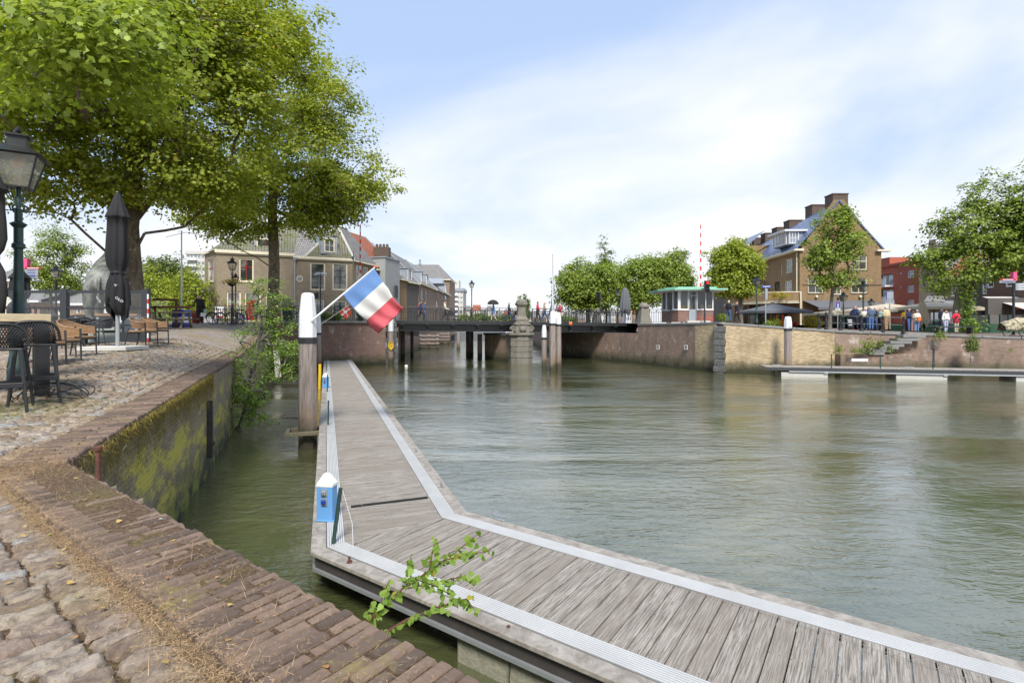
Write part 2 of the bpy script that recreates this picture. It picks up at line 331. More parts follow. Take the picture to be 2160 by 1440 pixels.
# water: murky green body under small wind ripples
_m = NT('canal_water'); _p = _m.pos()
_n1 = _m.noise(4.6, _m.scalev(_p, (.55,1.15,1)), 4, .55, .6); _n2 = _m.noise(.45, _m.scalev(_p, (.7,1.2,1)), 3, .5, .4); _n3 = _m.noise(13, _m.scalev(_p, (.8,1.3,1)), 4, .6)
_amp = _m.ramp(_m.noise(.16, _m.scalev(_p, (.6,1.3,1)), 4, .6, 1.0), .38, .66, .28, 1.15)
_h = _m.math('ADD', _m.math('MULTIPLY', _m.math('ADD', _n1, _m.math('MULTIPLY', _n3, .30)), _amp), _m.math('MULTIPLY', _n2, 1.3))
_m.bump(_h, .040, 1.0)
_col = _m.mix(_m.ramp(_m.noise(.3, _p, 4), .35, .7), (.052,.062,.022), (.082,.088,.038))
_m.t.nodes.remove(_m.b); _bn = [q for q in _m.t.nodes if q.type == 'BUMP'][0]
_d = _m.n('BsdfDiffuse'); _m.set(_d.inputs['Color'], _col); _gl = _m.n('BsdfGlossy'); _gl.inputs['Roughness'].default_value = .04; _gl.inputs['Color'].default_value = (1,.99,.95,1); _fr = _m.n('Fresnel'); _fr.inputs[0].default_value = 1.34
for _q in (_d, _gl, _fr): _m.t.links.new(_bn.outputs[0], _q.inputs['Normal'])
_ms = _m.n('MixShader'); _m.set(_ms.inputs[0], _m.math('POWER', _fr.outputs[0], .44)); _m.t.links.new(_d.outputs[0], _ms.inputs[1]); _m.t.links.new(_gl.outputs[0], _ms.inputs[2]); _m.t.links.new(_ms.outputs[0], _m.t.nodes['Material Output'].inputs[0]); M['water'] = _m.m
# jetty planks: silvered hardwood, grain along each plank
_m = NT('silvered_planks'); _uv = _m.n('UVMap').outputs[0]; _i = _m.isl()
_o = _m.n('CombineXYZ'); _m.t.links.new(_m.math('MULTIPLY', _i, 50.0), _o.inputs[0]); _ad = _m.n('VectorMath', operation='ADD'); _m.t.links.new(_uv, _ad.inputs[0]); _m.t.links.new(_o.outputs[0], _ad.inputs[1])
_g = _m.noise(9, _m.scalev(_ad.outputs[0], (.35,9,1)), 7, .7, .4); _g2 = _m.noise(1.6, _m.scalev(_ad.outputs[0], (.7,3,1)), 5, .6)
_c = _m.mix(_m.ramp(_g, .36, .64), (.13,.108,.085), (.40,.365,.32)); _c = _m.mix(_m.ramp(_g2, .4, .75, 0, .6), _c, (.17,.145,.12)); _c = _m.mix(_m.math('MULTIPLY', _m.ramp(_i, .45, 1.0), .6), _c, (.22,.185,.15))
_c = _m.mix(_m.ramp(_g, .25, .36, .75, 0), _c, (.06,.05,.045)); _m.bump(_g, .006); M['planks'] = _m.done(_c, .75)
M['edgewood'] = wood('edge_timber', (.20,.175,.15), (.36,.33,.29), (1,1,1), .85, False, (.14,.12,.09))
# mooring pile wood
_m = NT('pile_wood'); _p = _m.n('TexCoord').outputs['Object']; _g = _m.noise(7, _m.scalev(_p, (3,3,.22)), 7, .7, .6); _z = _m.z(); _lim = _m.math('ADD', _z, _m.math('MULTIPLY', _m.math('SUBTRACT', _m.noise(2, _m.pos(), 5), .5), -1.0))
_c = _m.mix(_m.ramp(_g, .3, .7), (.17,.135,.115), (.36,.31,.28)); _c = _m.mix(_m.ramp(_lim, .55, 1.5, .55, 0), _c, (.22,.14,.075)); _c = _m.mix(_m.ramp(_lim, .25, .85, .92, 0), _c, (.035,.035,.018)); _m.bump(_g, .015); M['pile'] = _m.done(_c, .85)
# setts seen from far: rows of worn stones with dry moss in the joints
def mk_setts(name, c1, c2, joint, moss, ang, bw=.2, bh=.12):
    m = NT(name); p = m.pos(); mpn = m.n('Mapping'); m.t.links.new(p, mpn.inputs[0]); mpn.inputs['Rotation'].default_value = (0,0,ang)
    ds = m.n('VectorMath', operation='ADD'); nn = m.n('TexNoise'); nn.inputs['Scale'].default_value = 3; sc = m.scalev(nn.outputs['Color'], (.06,.06,0)); m.t.links.new(mpn.outputs[0], ds.inputs[0]); m.t.links.new(sc, ds.inputs[1])
    q = m.n('TexBrick'); q.inputs['Scale'].default_value = 1; q.inputs['Brick Width'].default_value = bw; q.inputs['Row Height'].default_value = bh; q.inputs['Mortar Size'].default_value = .012; q.inputs['Mortar Smooth'].default_value = .8
    m.t.links.new(ds.outputs[0], q.inputs['Vector']); m.set(q.inputs['Color1'], c1); m.set(q.inputs['Color2'], c2); m.set(q.inputs['Mortar'], joint)
    col = m.mix(m.ramp(m.noise(14, p, 5, .7), .3, .75, 0, .55), q.outputs[0], tuple(x*.5 for x in c1))
    col = m.mix(m.ramp(m.noise(.5, p, 7, .7), .47, .64, 0, .75), col, moss)
    m.bump(m.math('SUBTRACT', m.math('MULTIPLY', m.noise(25, p), .4), q.outputs['Fac']), .025); return m.done(col, .9)
M['setts'] = mk_setts('worn_setts', (.30,.24,.20), (.40,.35,.31), (.12,.08,.04), (.26,.205,.09), R(22.8), .24, .13)
M['clinker'] = mk_setts('clinker_pavers', (.29,.22,.18), (.25,.19,.16), (.18,.15,.12), (.25,.2,.15), R(10), .2, .07)
_m = NT('sett_stone'); _i = _m.isl(); _p = _m.pos(); _g = _m.noise(16, _p, 9, .75, .5)
_a = _m.n('ValToRGB'); _e = _a.color_ramp.elements; _e[0].position = 0; _e[0].color = (.21,.155,.105,1); _e[1].position = 1; _e[1].color = (.38,.30,.22,1)
for _x, _cc in ((.25,(.29,.225,.155,1)),(.45,(.35,.30,.235,1)),(.62,(.26,.195,.15,1)),(.8,(.36,.31,.25,1)),(.9,(.27,.29,.30,1))): _q = _e.new(_x); _q.color = _cc
_m.t.links.new(_i, _a.inputs[0]); _c = _m.mix(_m.ramp(_g, .4, .62, 0, .75), _a.outputs[0], (.10,.07,.055)); _c = _m.mix(_m.ramp(_m.noise(9, _p, 8, .75), .56, .7, 0, .5), _c, (.42,.36,.28)); _c = _m.mix(_m.ramp(_m.noise(.9, _p, 5), .5, .65, 0, .35), _c, (.26,.2,.08)); _m.bump(_g, .012); M['sett_stone'] = _m.done(_c, .9)
_m = NT('coping_brick'); _i = _m.isl(); _p = _m.pos(); _g = _m.noise(28, _p, 8, .7)
_c = _m.mix(_i, (.085,.06,.045), (.235,.16,.115)); _c = _m.mix(_m.ramp(_g, .4, .7, 0, .6), _c, (.09,.068,.055)); _c = _m.mix(_m.ramp(_m.noise(3.5, _p, 8, .75), .56, .68, 0, .7), _c, (.25,.21,.06)); _c = _m.mix(_m.ramp(_m.noise(11, _p, 3), .70, .74, 0, .8), _c, (.5,.49,.44)); _m.bump(_g, .010); M['coping_brick'] = _m.done(_c, .95)
_m = NT('joint_earth'); _p = _m.pos(); _g = _m.noise(60, _p, 8, .75); _c = _m.mix(_m.ramp(_g, .35, .7), (.05,.03,.018), (.22,.135,.07)); _c = _m.mix(_m.ramp(_m.noise(1.1, _p, 5), .56, .7, 0, .4), _c, (.17,.16,.04)); _m.bump(_g, .02); M['earth'] = _m.done(_c, 1)
# ---------------------------------------------------------------- numpy mesh with many small leaves or stones
def np_mesh(name, verts, nper, nf, mat, parent=None, faces=None):
    me = bpy.data.meshes.new(name); n = len(verts); me.vertices.add(n); me.vertices.foreach_set('co', np.ascontiguousarray(verts, dtype=np.float32).ravel())
    if faces is None:
        m = n // nper; me.loops.add(n); me.polygons.add(m)
        me.loops.foreach_set('vertex_index', np.arange(n, dtype=np.int32)); me.polygons.foreach_set('loop_start', np.arange(0, n, nper, dtype=np.int32))
    else:
        k = faces.shape[1]; me.loops.add(faces.size); me.polygons.add(len(faces)); me.loops.foreach_set('vertex_index', faces.astype(np.int32).ravel())
        me.polygons.foreach_set('loop_start', np.arange(0, faces.size, k, dtype=np.int32))
    me.materials.append(mat); me.update(calc_edges=True); me.validate()
    o = bpy.data.objects.new(name, me); COL.objects.link(o); o.parent = parent; return o
MAPLE = [(0,0),(.18,-.42),(.42,-.34),(.5,-.62),(.68,-.3),(1.0,0),(.68,.3),(.5,.62),(.42,.34),(.18,.42)]
OVAL = [(0,0),(.3,-.28),(.65,-.26),(1,0),(.65,.26),(.3,.28)]
HEART = [(0,0),(.02,-.3),(.3,-.42),(.65,-.25),(1.05,0),(.65,.25),(.3,.42),(.02,.3)]
DIAM = [(0,0),(.5,-.38),(1,0),(.5,.38)]
BLADE = [(0,-.03),(1,-.008),(1,.008),(0,.03)]
def unit(a): return a / np.maximum(np.linalg.norm(a, axis=-1, keepdims=True), 1e-9)
def leaves(name, pts, nrm, size, shape, mat, parent=None, dirs=None, fold=.12):
    n = len(pts); sh = np.array(shape); k = len(sh)
    nrm = unit(nrm); t = dirs if dirs is not None else rng.normal(size=(n,3)); t = unit(t - nrm*np.sum(t*nrm, 1, keepdims=True)); b = np.cross(nrm, t)
    s = np.asarray(size).reshape(-1,1,1)*np.ones((n,1,1))
    z = -fold*np.abs(sh[:,1])*1.5 - fold*sh[:,0]**2
    v = pts[:,None,:] + s*(sh[None,:,0,None]*t[:,None,:] + sh[None,:,1,None]*b[:,None,:] + z[None,:,None]*nrm[:,None,:])
    return np_mesh(name, v.reshape(-1,3), k, None, mat, parent)
def clumps(blobs, n, seed, shell=.6, rough=.16):
    g = np.random.default_rng(seed); bl = np.array(blobs, dtype=float); w = (bl[:,3]*bl[:,4]*bl[:,5])**(2/3); w /= w.sum()
    i = g.choice(len(bl), n, p=w); d = unit(g.normal(size=(n,3))); r = (shell + (1-shell)*g.random((n,1))**.7)*(1+g.normal(size=(n,1))*rough)
    return bl[i,:3] + d*r*bl[i,3:6], d
def foliage(name, cen, per, cs, size, shape, mat, parent, seed, flat=.55, centre=None, keep=None):
    g = np.random.default_rng(seed); n = len(cen)*per; c = np.repeat(cen, per, 0); sc = np.repeat(g.uniform(.6,1.3,(len(cen),1)), per, 0)
    off = np.clip(g.normal(size=(n,3)), -1.7, 1.7)*.5*cs*sc; off[:,2] *= flat; off[:,2] -= .18*np.sum(off[:,:2]**2, 1)/max(cs,.1)
    p = c + off; 
    if keep is not None: k = keep(p); p = p[k]; off = off[k]; n = len(p)
    ctr = np.array(centre) if centre is not None else cen.mean(0)
    nr = unit(p-ctr)*.35 + unit(off+1e-6)*.5 + np.array([-.1,-.35,.8]) + g.normal(size=(n,3))*.38
    return leaves(name, p, nr, g.uniform(.6,1.25,n)*size, shape, mat, parent)
def skeleton(mb, trunk, r0, targets, tip=.02, extra=(), minz=None, seed=1, lin=.35):
    g = np.random.default_rng(seed); nodes = [np.array(p, float) for p in trunk]; par = [i-1 for i in range(len(trunk))]; keep = len(trunk)
    attach0 = max(1, len(trunk)//2)
    for limb in extra:
        last = limb[0]
        for p in limb[1]: nodes.append(np.array(p, float)); par.append(last); last = len(nodes)-1
    top = nodes[keep-1]; ordr = np.argsort(np.linalg.norm(targets - top, axis=1)); chains = []
    for j in ordr:
        c = targets[j]; A = np.array(nodes[attach0:]); d = np.linalg.norm(A - c, axis=1) + lin*np.maximum(0, A[:,2]-c[2])*2
        k = int(np.argmin(d)) + attach0; a = nodes[k]; L = np.linalg.norm(c-a); last = k; m = 3
        for q in range(1, m+1):
            t = q/m; p = a + (c-a)*t + g.normal(size=3)*.05*L*(q < m) + np.array([0,0,.10*L*math.sin(math.pi*t)])
            nodes.append(p); par.append(last); last = len(nodes)-1
    cnt = np.ones(len(nodes))*.5
    for i in range(len(nodes)-1, 0, -1): cnt[par[i]] += cnt[i]
    tot = cnt[keep-1] if keep > 1 else cnt[0]
    rad = np.maximum(tip, r0*.8*(cnt/tot)**.5)
    for i in range(keep): rad[i] = ipol(i, [0, keep-1], [r0, r0*.72])
    mb.tube([nodes[i] for i in range(keep)], [rad[i]*(1.35 if i == 0 else 1) for i in range(keep)], 14)
    for i in range(keep, len(nodes)):
        p = par[i]; ra = min(rad[p], rad[i]*1.35); mb.tube([nodes[p], nodes[i]], [ra, rad[i]], 6, False)
def tree(name, label, base, blobs, th, r0, nc, per, cs, size, mat='leaf_b', shape=DIAM, seed=1, shell=.5, lean=(0,0), extra=(), group=None, cat='tree', bark='bark2', keep=None, trunk=None, nb=None):
    t = thing(name, label, cat, base, 0, group); b = np.array(base)
    bl = np.array(blobs, float); bl[:,:3] -= b
    cen, _ = clumps(bl, nc, seed, shell)
    tr = trunk or [(0,0,-.3),(lean[0]*.2,lean[1]*.2,th*.25),(lean[0]*.55,lean[1]*.55,th*.6),(lean[0],lean[1],th)]
    mb = MB(); skeleton(mb, tr, r0, cen[:nb or nc], .015, extra, seed=seed)
    mb.build('trunk', M[bark], t, True)
    foliage('crown', cen, per, cs, size, shape, M[mat], t, seed+5, centre=(bl[:,:3]*bl[:,3:4]).sum(0)/bl[:,3].sum(), keep=keep)
    return t
# ---------------------------------------------------------------- quay edges and ground heights
C0 = Vector((-3.51, 4.01))
def xcL(Y): return (1.175-.81*Y)/.59 if Y < 4.01 else ipol(Y, [4.01,38,40.5,50,69,101,110], [-3.51,-17.8,-9.3,-11,-12,-12.2,-12.3])
def zcL(Y): return ipol(Y, [0,4,9.5,18,26,34,38,40.5,60], [1.9,1.93,2.0,2.1,2.5,3.0,3.3,3.4,3.4])
def gL(X, Y):
    zin = ipol(Y, [0,3,6,8,10,15,22,31,40,200], [1.9,1.9,1.99,2.2,2.3,2.45,2.85,3.13,3.35,3.6])
    if Y < 38: d = (-1.827-.42*Y - X)/1.085
    else: d = 5
    if Y < 4.01: d = min(d, max(0, 1.175-.59*X-.81*Y))
    t = max(0, min(1, d/2.5)); t = t*t*(3-2*t); return zcL(Y)*(1-t) + zin*t
ER = [(11.9,47.5,3.22),(10.2,41.5,3.2),(12.7,35.5,3.24),(13.6,33.4,3.25),(20.8,33,2.73),(31,31.2,2.34),(48,28,2.3)]
def gR(X, Y):
    best = 1e9; ze = 3
    for a, b in zip(ER[:-1], ER[1:]):
        ax, ay = b[0]-a[0], b[1]-a[1]; t = max(0, min(1, ((X-a[0])*ax+(Y-a[1])*ay)/(ax*ax+ay*ay))); d = math.hypot(X-a[0]-ax*t, Y-a[1]-ay*t)
        if d < best: best = d; ze = a[2]+(b[2]-a[2])*t
    ze = min(ze, 2.78) if X > 18.5 else ze
    if ze < 3: return min(ze + min(best, 5)*.03, 2.93)
    return ze - max(0, min(1, (best-9)/5))*(ze-2.92)
# ================================================================ water, ground, quay walls
def grid(name, xs, ys, zf, mat, kind='structure'):
    v = [(x, y, zf(x, y)) for y in ys for x in xs]; n = len(xs)
    f = [(j*n+i, j*n+i+1, (j+1)*n+i+1, (j+1)*n+i) for j in range(len(ys)-1) for i in range(n-1)]
    m = MB(); m.add(v, f); return tag(m.build(name, mat, smooth='all'), kind=kind)
w = MB(); w.add([(-400,-60,0),(500,-60,0),(500,1400,0),(-400,1400,0)], [(0,1,2,3)]); tag(w.build('water', M['water']), kind='structure')
# left quay surface: rows of points running inland from the coping line
ss = [0,.2,.41,.45,.8,1.3,2,2.8,4,6,8,11,15,20,28,40,60,90,140,200]
ys = [-4,-2,-1,0,1,2,3,3.6,4.01,4.6,5.2,6,7,8,9,10,12,14,16,18,20,22,24,26,28,31,34,36,38,38.8,39.6,40.5,44,50,60,69,80,101,103]
v = []; 
for y in ys:
    for s_ in ss: x = xcL(y)-s_; v.append((x, y, (zcL(y) + .004) if s_ < .43 else gL(x, y) - .006 + (0 if y > 17 else -.016)))
n = len(ss); f = [(j*n+i+1, j*n+i, (j+1)*n+i, (j+1)*n+i+1) for j in range(len(ys)-1) for i in range(n-1)]
mb = MB(); mb.add(v, f)
mb2 = MB(); cut = ys.index(18) * (n-1)
near = MB(); near.add(v, f[:cut]); far = MB(); far.add(v, f[cut:])
tag(near.build('path', M['earth'], smooth='all'), kind='structure'); tag(far.build('cobbled_quay', M['setts'], smooth='all'), kind='structure')
# right quay surface
EX, EY = [10.2,12.7,13.6,20.8,31,48,60], [41.5,35.5,33.4,33,31.2,28,26]
v = []; off = [0,.5,1.2,2,3.5,5.5,8,12,20,35,60,110]; xs_ = [10.2,10.8,11.4,12,12.7,13.2,13.6,14.4,16,18,20.8,23,26,28.5,31,36,42,48,60]
for X in xs_:
    e = ipol(X, EX, EY)
    for o in off: v.append((X, e+o, gR(X, e+o) - .004))
n = len(off); mb = MB(); mb.add(v, [(j*n+i, (j+1)*n+i, (j+1)*n+i+1, j*n+i+1) for j in range(len(xs_)-1) for i in range(n-1)]); tag(mb.build('pavement', M['clinker'], smooth='all'), kind='structure')
# far shore and land under the distant town
mb = MB(); mb.box(-400,128,-1,500,900,1.4); tag(mb.build('far_shore', plain('far_bank', (.10,.10,.09), .9, 0, .3, .2)), kind='structure')
mb = MB(); mb.add([(x,y,3.12) for x,y in ((4.7,54.2),(11.6,46.6),(40,50),(70,110),(3.5,110),(3.55,80))], [(0,1,2,3,4,5)]); tag(mb.build('rear_pavement', M['clinker']), kind='structure')
# quay walls -----------------------------------------------------
def wallstrip(mb, pts, zb=-1.0, batter=0.0):   # pts (x, y, ztop) with the water on the right-hand side when walking along
    fine = []
    for a, b in zip(pts[:-1], pts[1:]):
        k = max(1, int(math.hypot(b[0]-a[0], b[1]-a[1])/1.5))
        for q in range(k): t = q/k; fine.append([a[i]+(b[i]-a[i])*t for i in range(3)])
    fine.append(list(pts[-1])); n = len(fine)
    v = [(p[0],p[1],zb) for p in fine] + [(p[0],p[1],p[2]) for p in fine]
    mb.add(v, [(i, i+1, n+i+1, n+i) for i in range(n-1)])
qw = thing('quay_wall', 'old mossy brick quay wall with yellow lichen below the near cobbled terrace', 'quay wall', (0,0,0))
Y_ = [4.01,6,8,10,13,16,20,24,28,32,36,38]
mb = MB(); wallstrip(mb, [(x, (1.175-.59*x)/.81, 1.90) for x in (4,2,1,0,-1,-2,-3,-3.51)]); wallstrip(mb, [(xcL(y), y, zcL(y)) for y in Y_]); mb.build('brick_face', M['old_quay'], qw)
# coping of bricks on edge, real bricks
def brick_row(vs, fs, o, d, nrm, z0f, L, w=.38, pitch=.056, seed=3):
    g = random.Random(seed); k = int(L/pitch)
    for i in range(k):
        cuts = [0, .235, w] if i % 2 else [0, .13, w]
        if g.random() < .3: cuts = [0, w*g.uniform(.3,.6), w]
        for a, b in zip(cuts[:-1], cuts[1:]):
            t0 = i*pitch+.002+g.uniform(0,.004); t1 = (i+1)*pitch-.003; a_ = a+.003+(g.uniform(-.01,.01) if a == 0 else 0); b_ = b-.005+g.uniform(-.01,.01)
            h = g.uniform(-.005,.005); e = .007; pts = []
            for (t, s_, q) in ((t0,a_,0),(t1,a_,0),(t1,b_,0),(t0,b_,0),(t0+e,a_+e,1),(t1-e,a_+e,1),(t1-e,b_-e,1),(t0+e,b_-e,1)):
                p = o + d*t - nrm*s_; z = z0f(p) + h + (.0 if q else -.012) + g.uniform(-.003,.003); pts.append((p.x, p.y, z))
            lo = [(p[0],p[1],p[2]-.07) for p in pts[:4]]; b0 = len(vs); vs += lo + pts
            for q in range(4):
                r_ = (q+1)%4; fs.append((b0+q, b0+r_, b0+4+r_, b0+4+q)); fs.append((b0+4+q, b0+4+r_, b0+8+r_, b0+8+q))
            fs.append((b0+8,b0+9,b0+10,b0+11))
vs, fs = [], []
a1 = Vector((.81,-.59)).normalized(); n1 = Vector((.59,.81)).normalized(); a2 = Vector((-.3872,.922)).normalized(); n2_ = Vector((.922,.3872)).normalized()
brick_row(vs, fs, C0 + n1*.03, a1, n1, lambda p: 1.925, 6.0, .42)
brick_row(vs, fs, C0 + n2_*.03, a2, n2_, lambda p: zcL(p.y)+.022, 36.5, .42, .06, 5)
mb = MB(); mb.add(vs, fs); mb.build('coping', M['coping_brick'], qw)
# individual setts in the foreground
def setts():
    V = []; Fc = []; base = 0; g = np.random.default_rng(11); nx, ny = 6, 5
    def tmpl(nx, ny):
        u, w_ = np.meshgrid(np.linspace(-1,1,nx), np.linspace(-1,1,ny)); u = np.sign(u.ravel())*np.abs(u.ravel())**.75; w_ = np.sign(w_.ravel())*np.abs(w_.ravel())**.75
        return u, w_, (1-np.abs(u)**6)*(1-np.abs(w_)**6), ((np.abs(u) > .99) | (np.abs(w_) > .99)), np.array([(j*nx+i, j*nx+i+1, (j+1)*nx+i+1, (j+1)*nx+i) for j in range(ny-1) for i in range(nx-1)]), nx, ny
    LOW, HIGH = tmpl(6,5), tmpl(13,9)
    def stone(c, du, dw, hu, hw):
        nonlocal base
        u, w_, edge, ring, quads, nx, ny = HIGH if math.hypot(c[0],c[1]) < 3.6 else LOW
        amp_ = .0022 if nx > 8 else .005; lump = g.normal(size=(4,)); ph = g.uniform(0,6,4)
        relief = .0035*(np.sin(u*3.1+ph[0])*np.cos(w_*2.3+ph[1])+.7*np.sin(u*6.3+w_*4+ph[2])+.5*np.sin(w_*9-u*5+ph[3]))
        wob = .006*np.sin(np.arctan2(w_,u)*3+ph[0])+.004*np.sin(np.arctan2(w_,u)*7+ph[1])
        k = 1-.055*(np.abs(u*w_))**3; uu = u*hu*k*(1+g.normal()*.03); ww = w_*hw*k
        uu = uu+u*wob; ww = ww+w_*wob; x = c[0]+du.x*uu+dw.x*ww+g.normal(size=u.size)*amp_; y = c[1]+du.y*uu+dw.y*ww+g.normal(size=u.size)*amp_
        tilt = g.normal(size=2)*.02; z0 = gL(c[0], c[1])
        z = z0 - .010 + (np.clip(edge,0,1)**.3)*.013 - ring*.017 + uu*tilt[0] + ww*tilt[1] + g.normal(size=u.size)*amp_*.6 + relief + g.normal()*.004
        V.append(np.stack([x,y,z],1)); Fc.append(quads+base); base += u.size
    for fr, (a, nn, T) in enumerate(((a1, n1, 6.0), (a2, n2_, 17.5))):
        t = -4.0; row = 0
        while t < T:
            pw = g.uniform(.095,.125)
            s_ = .43 if fr == 0 else .43
            # edge row laid along the coping, larger stones
            s_ += g.uniform(0,.01); first = True
            while s_ < (9.5 if fr == 0 else 12.5):
                L = g.uniform(.15,.18) if first else g.uniform(.13,.23)
                c = C0 + a*(t+pw/2) - nn*(s_+L/2); ok = True
                lim = -(s_+L/2)*.27
                if t+pw/2 < lim: ok = False
                if c.y < -.6 or c.y > 17.8 or c.x < -17: ok = False
                if ok and c.y > .2 and abs(c.x)/max(c.y,.1) > 1.35: ok = False
                if ok and c.y < .2: ok = (c.x > -1.5)
                if ok: stone(c, -nn, a, L/2-.0045, pw/2-.0045)
                s_ += L; first = False
            t += pw; row += 1
    v = np.concatenate(V); f = np.concatenate(Fc)
    o = np_mesh('cobblestones', v, 4, None, M['sett_stone'], None, f); o.data.polygons.foreach_set('use_smooth', [True]*len(o.data.polygons)); return tag(o, kind='structure')
setts()
# dry grass and fallen litter in the joints; green tufts under the stools; moss on the wall edge
def blades(name, P, D, size, mat, label, cat, nrm=None): 
    o = leaves(name, P, nrm if nrm is not None else rng.normal(size=(len(P),3))*np.array([1,1,1]), size, [(0,-.014),(1,-.004),(1,.004),(0,.014)] if name == 'grass_stalk' else BLADE, mat, None, D, .1); tag(o, label, cat, kind='stuff'); return o
def litter(n):
    P = []; g = np.random.default_rng(3)
    for k in range(n):
        q = g.random()
        if q < .36:      # along the joint behind the coping bricks, thicker near the camera
            t = -1.1+7.0*g.random()**1.0; s_ = .435+g.normal()*.042; a, nn = a1, n1; 
        elif q < .46: t = g.random()**1.3*14; s_ = .44+g.normal()*.05; a, nn = a2, n2_
        elif q < .62: t = g.normal()*.42; s_ = abs(g.normal())*.55; a, nn = (a1, n1) if g.random() < .5 else (a2, n2_)
        elif q < .97: t = g.uniform(-1,5.8); s_ = g.uniform(.4,3.5); a, nn = a1, n1
        else: t = g.uniform(0,5.0); s_ = g.uniform(0.03,.4); a, nn = a1, n1
        c = C0 + a*t - nn*s_; P.append((c.x, c.y, gL(c.x, c.y)+.012+abs(g.normal())*.006 + (.015 if s_ < .4 else -.006)))
    return np.array(P)
P = litter(130000); D = rng.normal(size=P.shape)*np.array([1,1,.10]); tag(leaves('dry_grass', P, np.array([[0,0,1.]])+rng.normal(size=P.shape)*.25, rng.uniform(.008,.024,len(P)), BLADE, M['straw'], None, D, .1), 'dry straw and plant litter lying in the joints of the cobbles', 'dry grass', kind='stuff')
g = np.random.default_rng(8); P = []; D = []
for (cx, cy, r_, n_) in ((-3.4,3.75,.35,260),(-2.7,3.1,.2,120),(-1.6,2.45,.25,90),(-1.0,1.72,.4,240),(-1.5,2.15,.4,160),(-3.7,4.4,.3,160)):
    for k in range(n_):
        x = cx+g.normal()*r_*.5; y = cy+g.normal()*r_*.5
        if .59*x+.81*y > 1.15 and y < 4: continue
        P.append((x, y, gL(x,y)+.01)); D.append((g.normal()*.7, g.normal()*.7, g.uniform(.2,1)))
P = P[::2]; D = D[::2]
blades('grass_stalk', np.array(P), np.array(D), g.uniform(.03,.08,len(P)), M['straw'], 'bleached grass stalks standing along the near coping', 'dry grass')
P = []; D = []
for k in range(7000):
    if k < 4200: x = -6.1+g.normal()*.6; y = 6.3+g.normal()*.5
    elif k < 5400: x = -7.6+g.normal()*1.2; y = 10+g.normal()*1.5
    else: x = -9.5+g.normal()*1.6; y = 14.4+g.normal()*.35
    P.append((x, y, gL(x,y))); D.append((g.normal()*.7, g.normal()*.7, g.uniform(.2,.9)))
P = np.array(P); blades('grass_tuft', P, np.array(D), g.uniform(.02,.06,len(P)), M['grass'], 'short green grass growing between the cobbles by the bar stools', 'grass')
# moss hanging over the far coping edge near the corner
P = []; D = []
for k in range(20000):
    t = g.random()**.8*7.5; c = C0 + a2*t + n2_*.035; z = zcL(c.y) - abs(g.normal())*.24*(1 if math.sin(t*7)+math.sin(t*17) > -.4 else .25)
    P.append((c.x+g.normal()*.012, c.y+g.normal()*.012, z)); D.append((g.normal()*.25+.1, g.normal()*.25, -1))
P = np.array(P); blades('moss', P, np.array(D), g.uniform(.03,.08,len(P)), M['moss'], 'brown and yellow moss hanging from the old coping edge', 'moss')
P = []
for k in range(900):
    x = g.uniform(-6,1.2); y = g.uniform(-.2,6); 
    if .59*x+.81*y < 1.1 and abs(x) < 1.2*max(y,.4)+.6: P.append((x, y, gL(x,y)+.018))
P = np.array(P); tag(leaves('fallen_leaf_litter', P, np.array([[0,0,1.]])+rng.normal(size=P.shape)*.15, rng.uniform(.008,.03,len(P)), HEART, leafm('fallen_leaves', (.35,.17,.07), (.45,.33,.12), (.35,.42,.08), .1)), 'small fallen leaves and chips scattered on the cobbles', 'fallen leaves', kind='stuff')
for i, (x, y0, y1, lab) in enumerate(((437,845,965,'dark vertical fender timber bolted to the mossy quay wall'),(528,770,880,'dark vertical fender timber on the wall behind the shrub'))):
    a_ = (x-1080)/F; Y = 1.827/(-a_-.42) if -a_ > .42 else 12; k = MB(); k.cbox((0,0,0), (.12,.10,(y1-y0)/F*Y)); k.cbox((.0,.0,-.25*(y1-y0)/F*Y), (.2,.16,.05)); o = k.build('fender_timber', M['darksteel'], bevel=.01, loc=(PX(x,Y)+.05, Y, PZ((y0+y1)/2,Y))); o.rotation_euler = (0,0,R(22.8)); tag(o, lab, 'fender')
# corner recess with two timber wedges and a rusty pin
pk = MB(); pk.lathe([(.02,0),(.018,.02),(.016,.24),(.026,.245),(.028,.27),(.022,.278)], (0,0,0), 10); pk.tube([(.02,0,.26),(.05,0,.262),(.06,0,.245)], .004, 5)
tag(pk.build('rusty_pin', M['rust'], smooth=True, loc=tuple(P3(207,1018,3.86))), 'rusty iron pin with a flat head at the corner of the quay', 'iron pin')
for i, (x, y, Y) in enumerate(((218,1034,3.78),(272,1062,3.42))):
    k = MB(); k.cbox((0,0,-.012), (.16,.045,.03)); k.cbox((.03,.0,-.10), (.10,.03,.14)); o = k.build('timber_wedge', M['oldwood'], bevel=.004, loc=tuple(P3(x, y, Y))); o.rotation_euler = (0, R(-14), R(34))
    tag(o, ('rotten wooden wedge under the rusty pin at the quay corner', 'loose wooden wedge jutting from the coping edge nearest the camera')[i], 'wooden wedge')
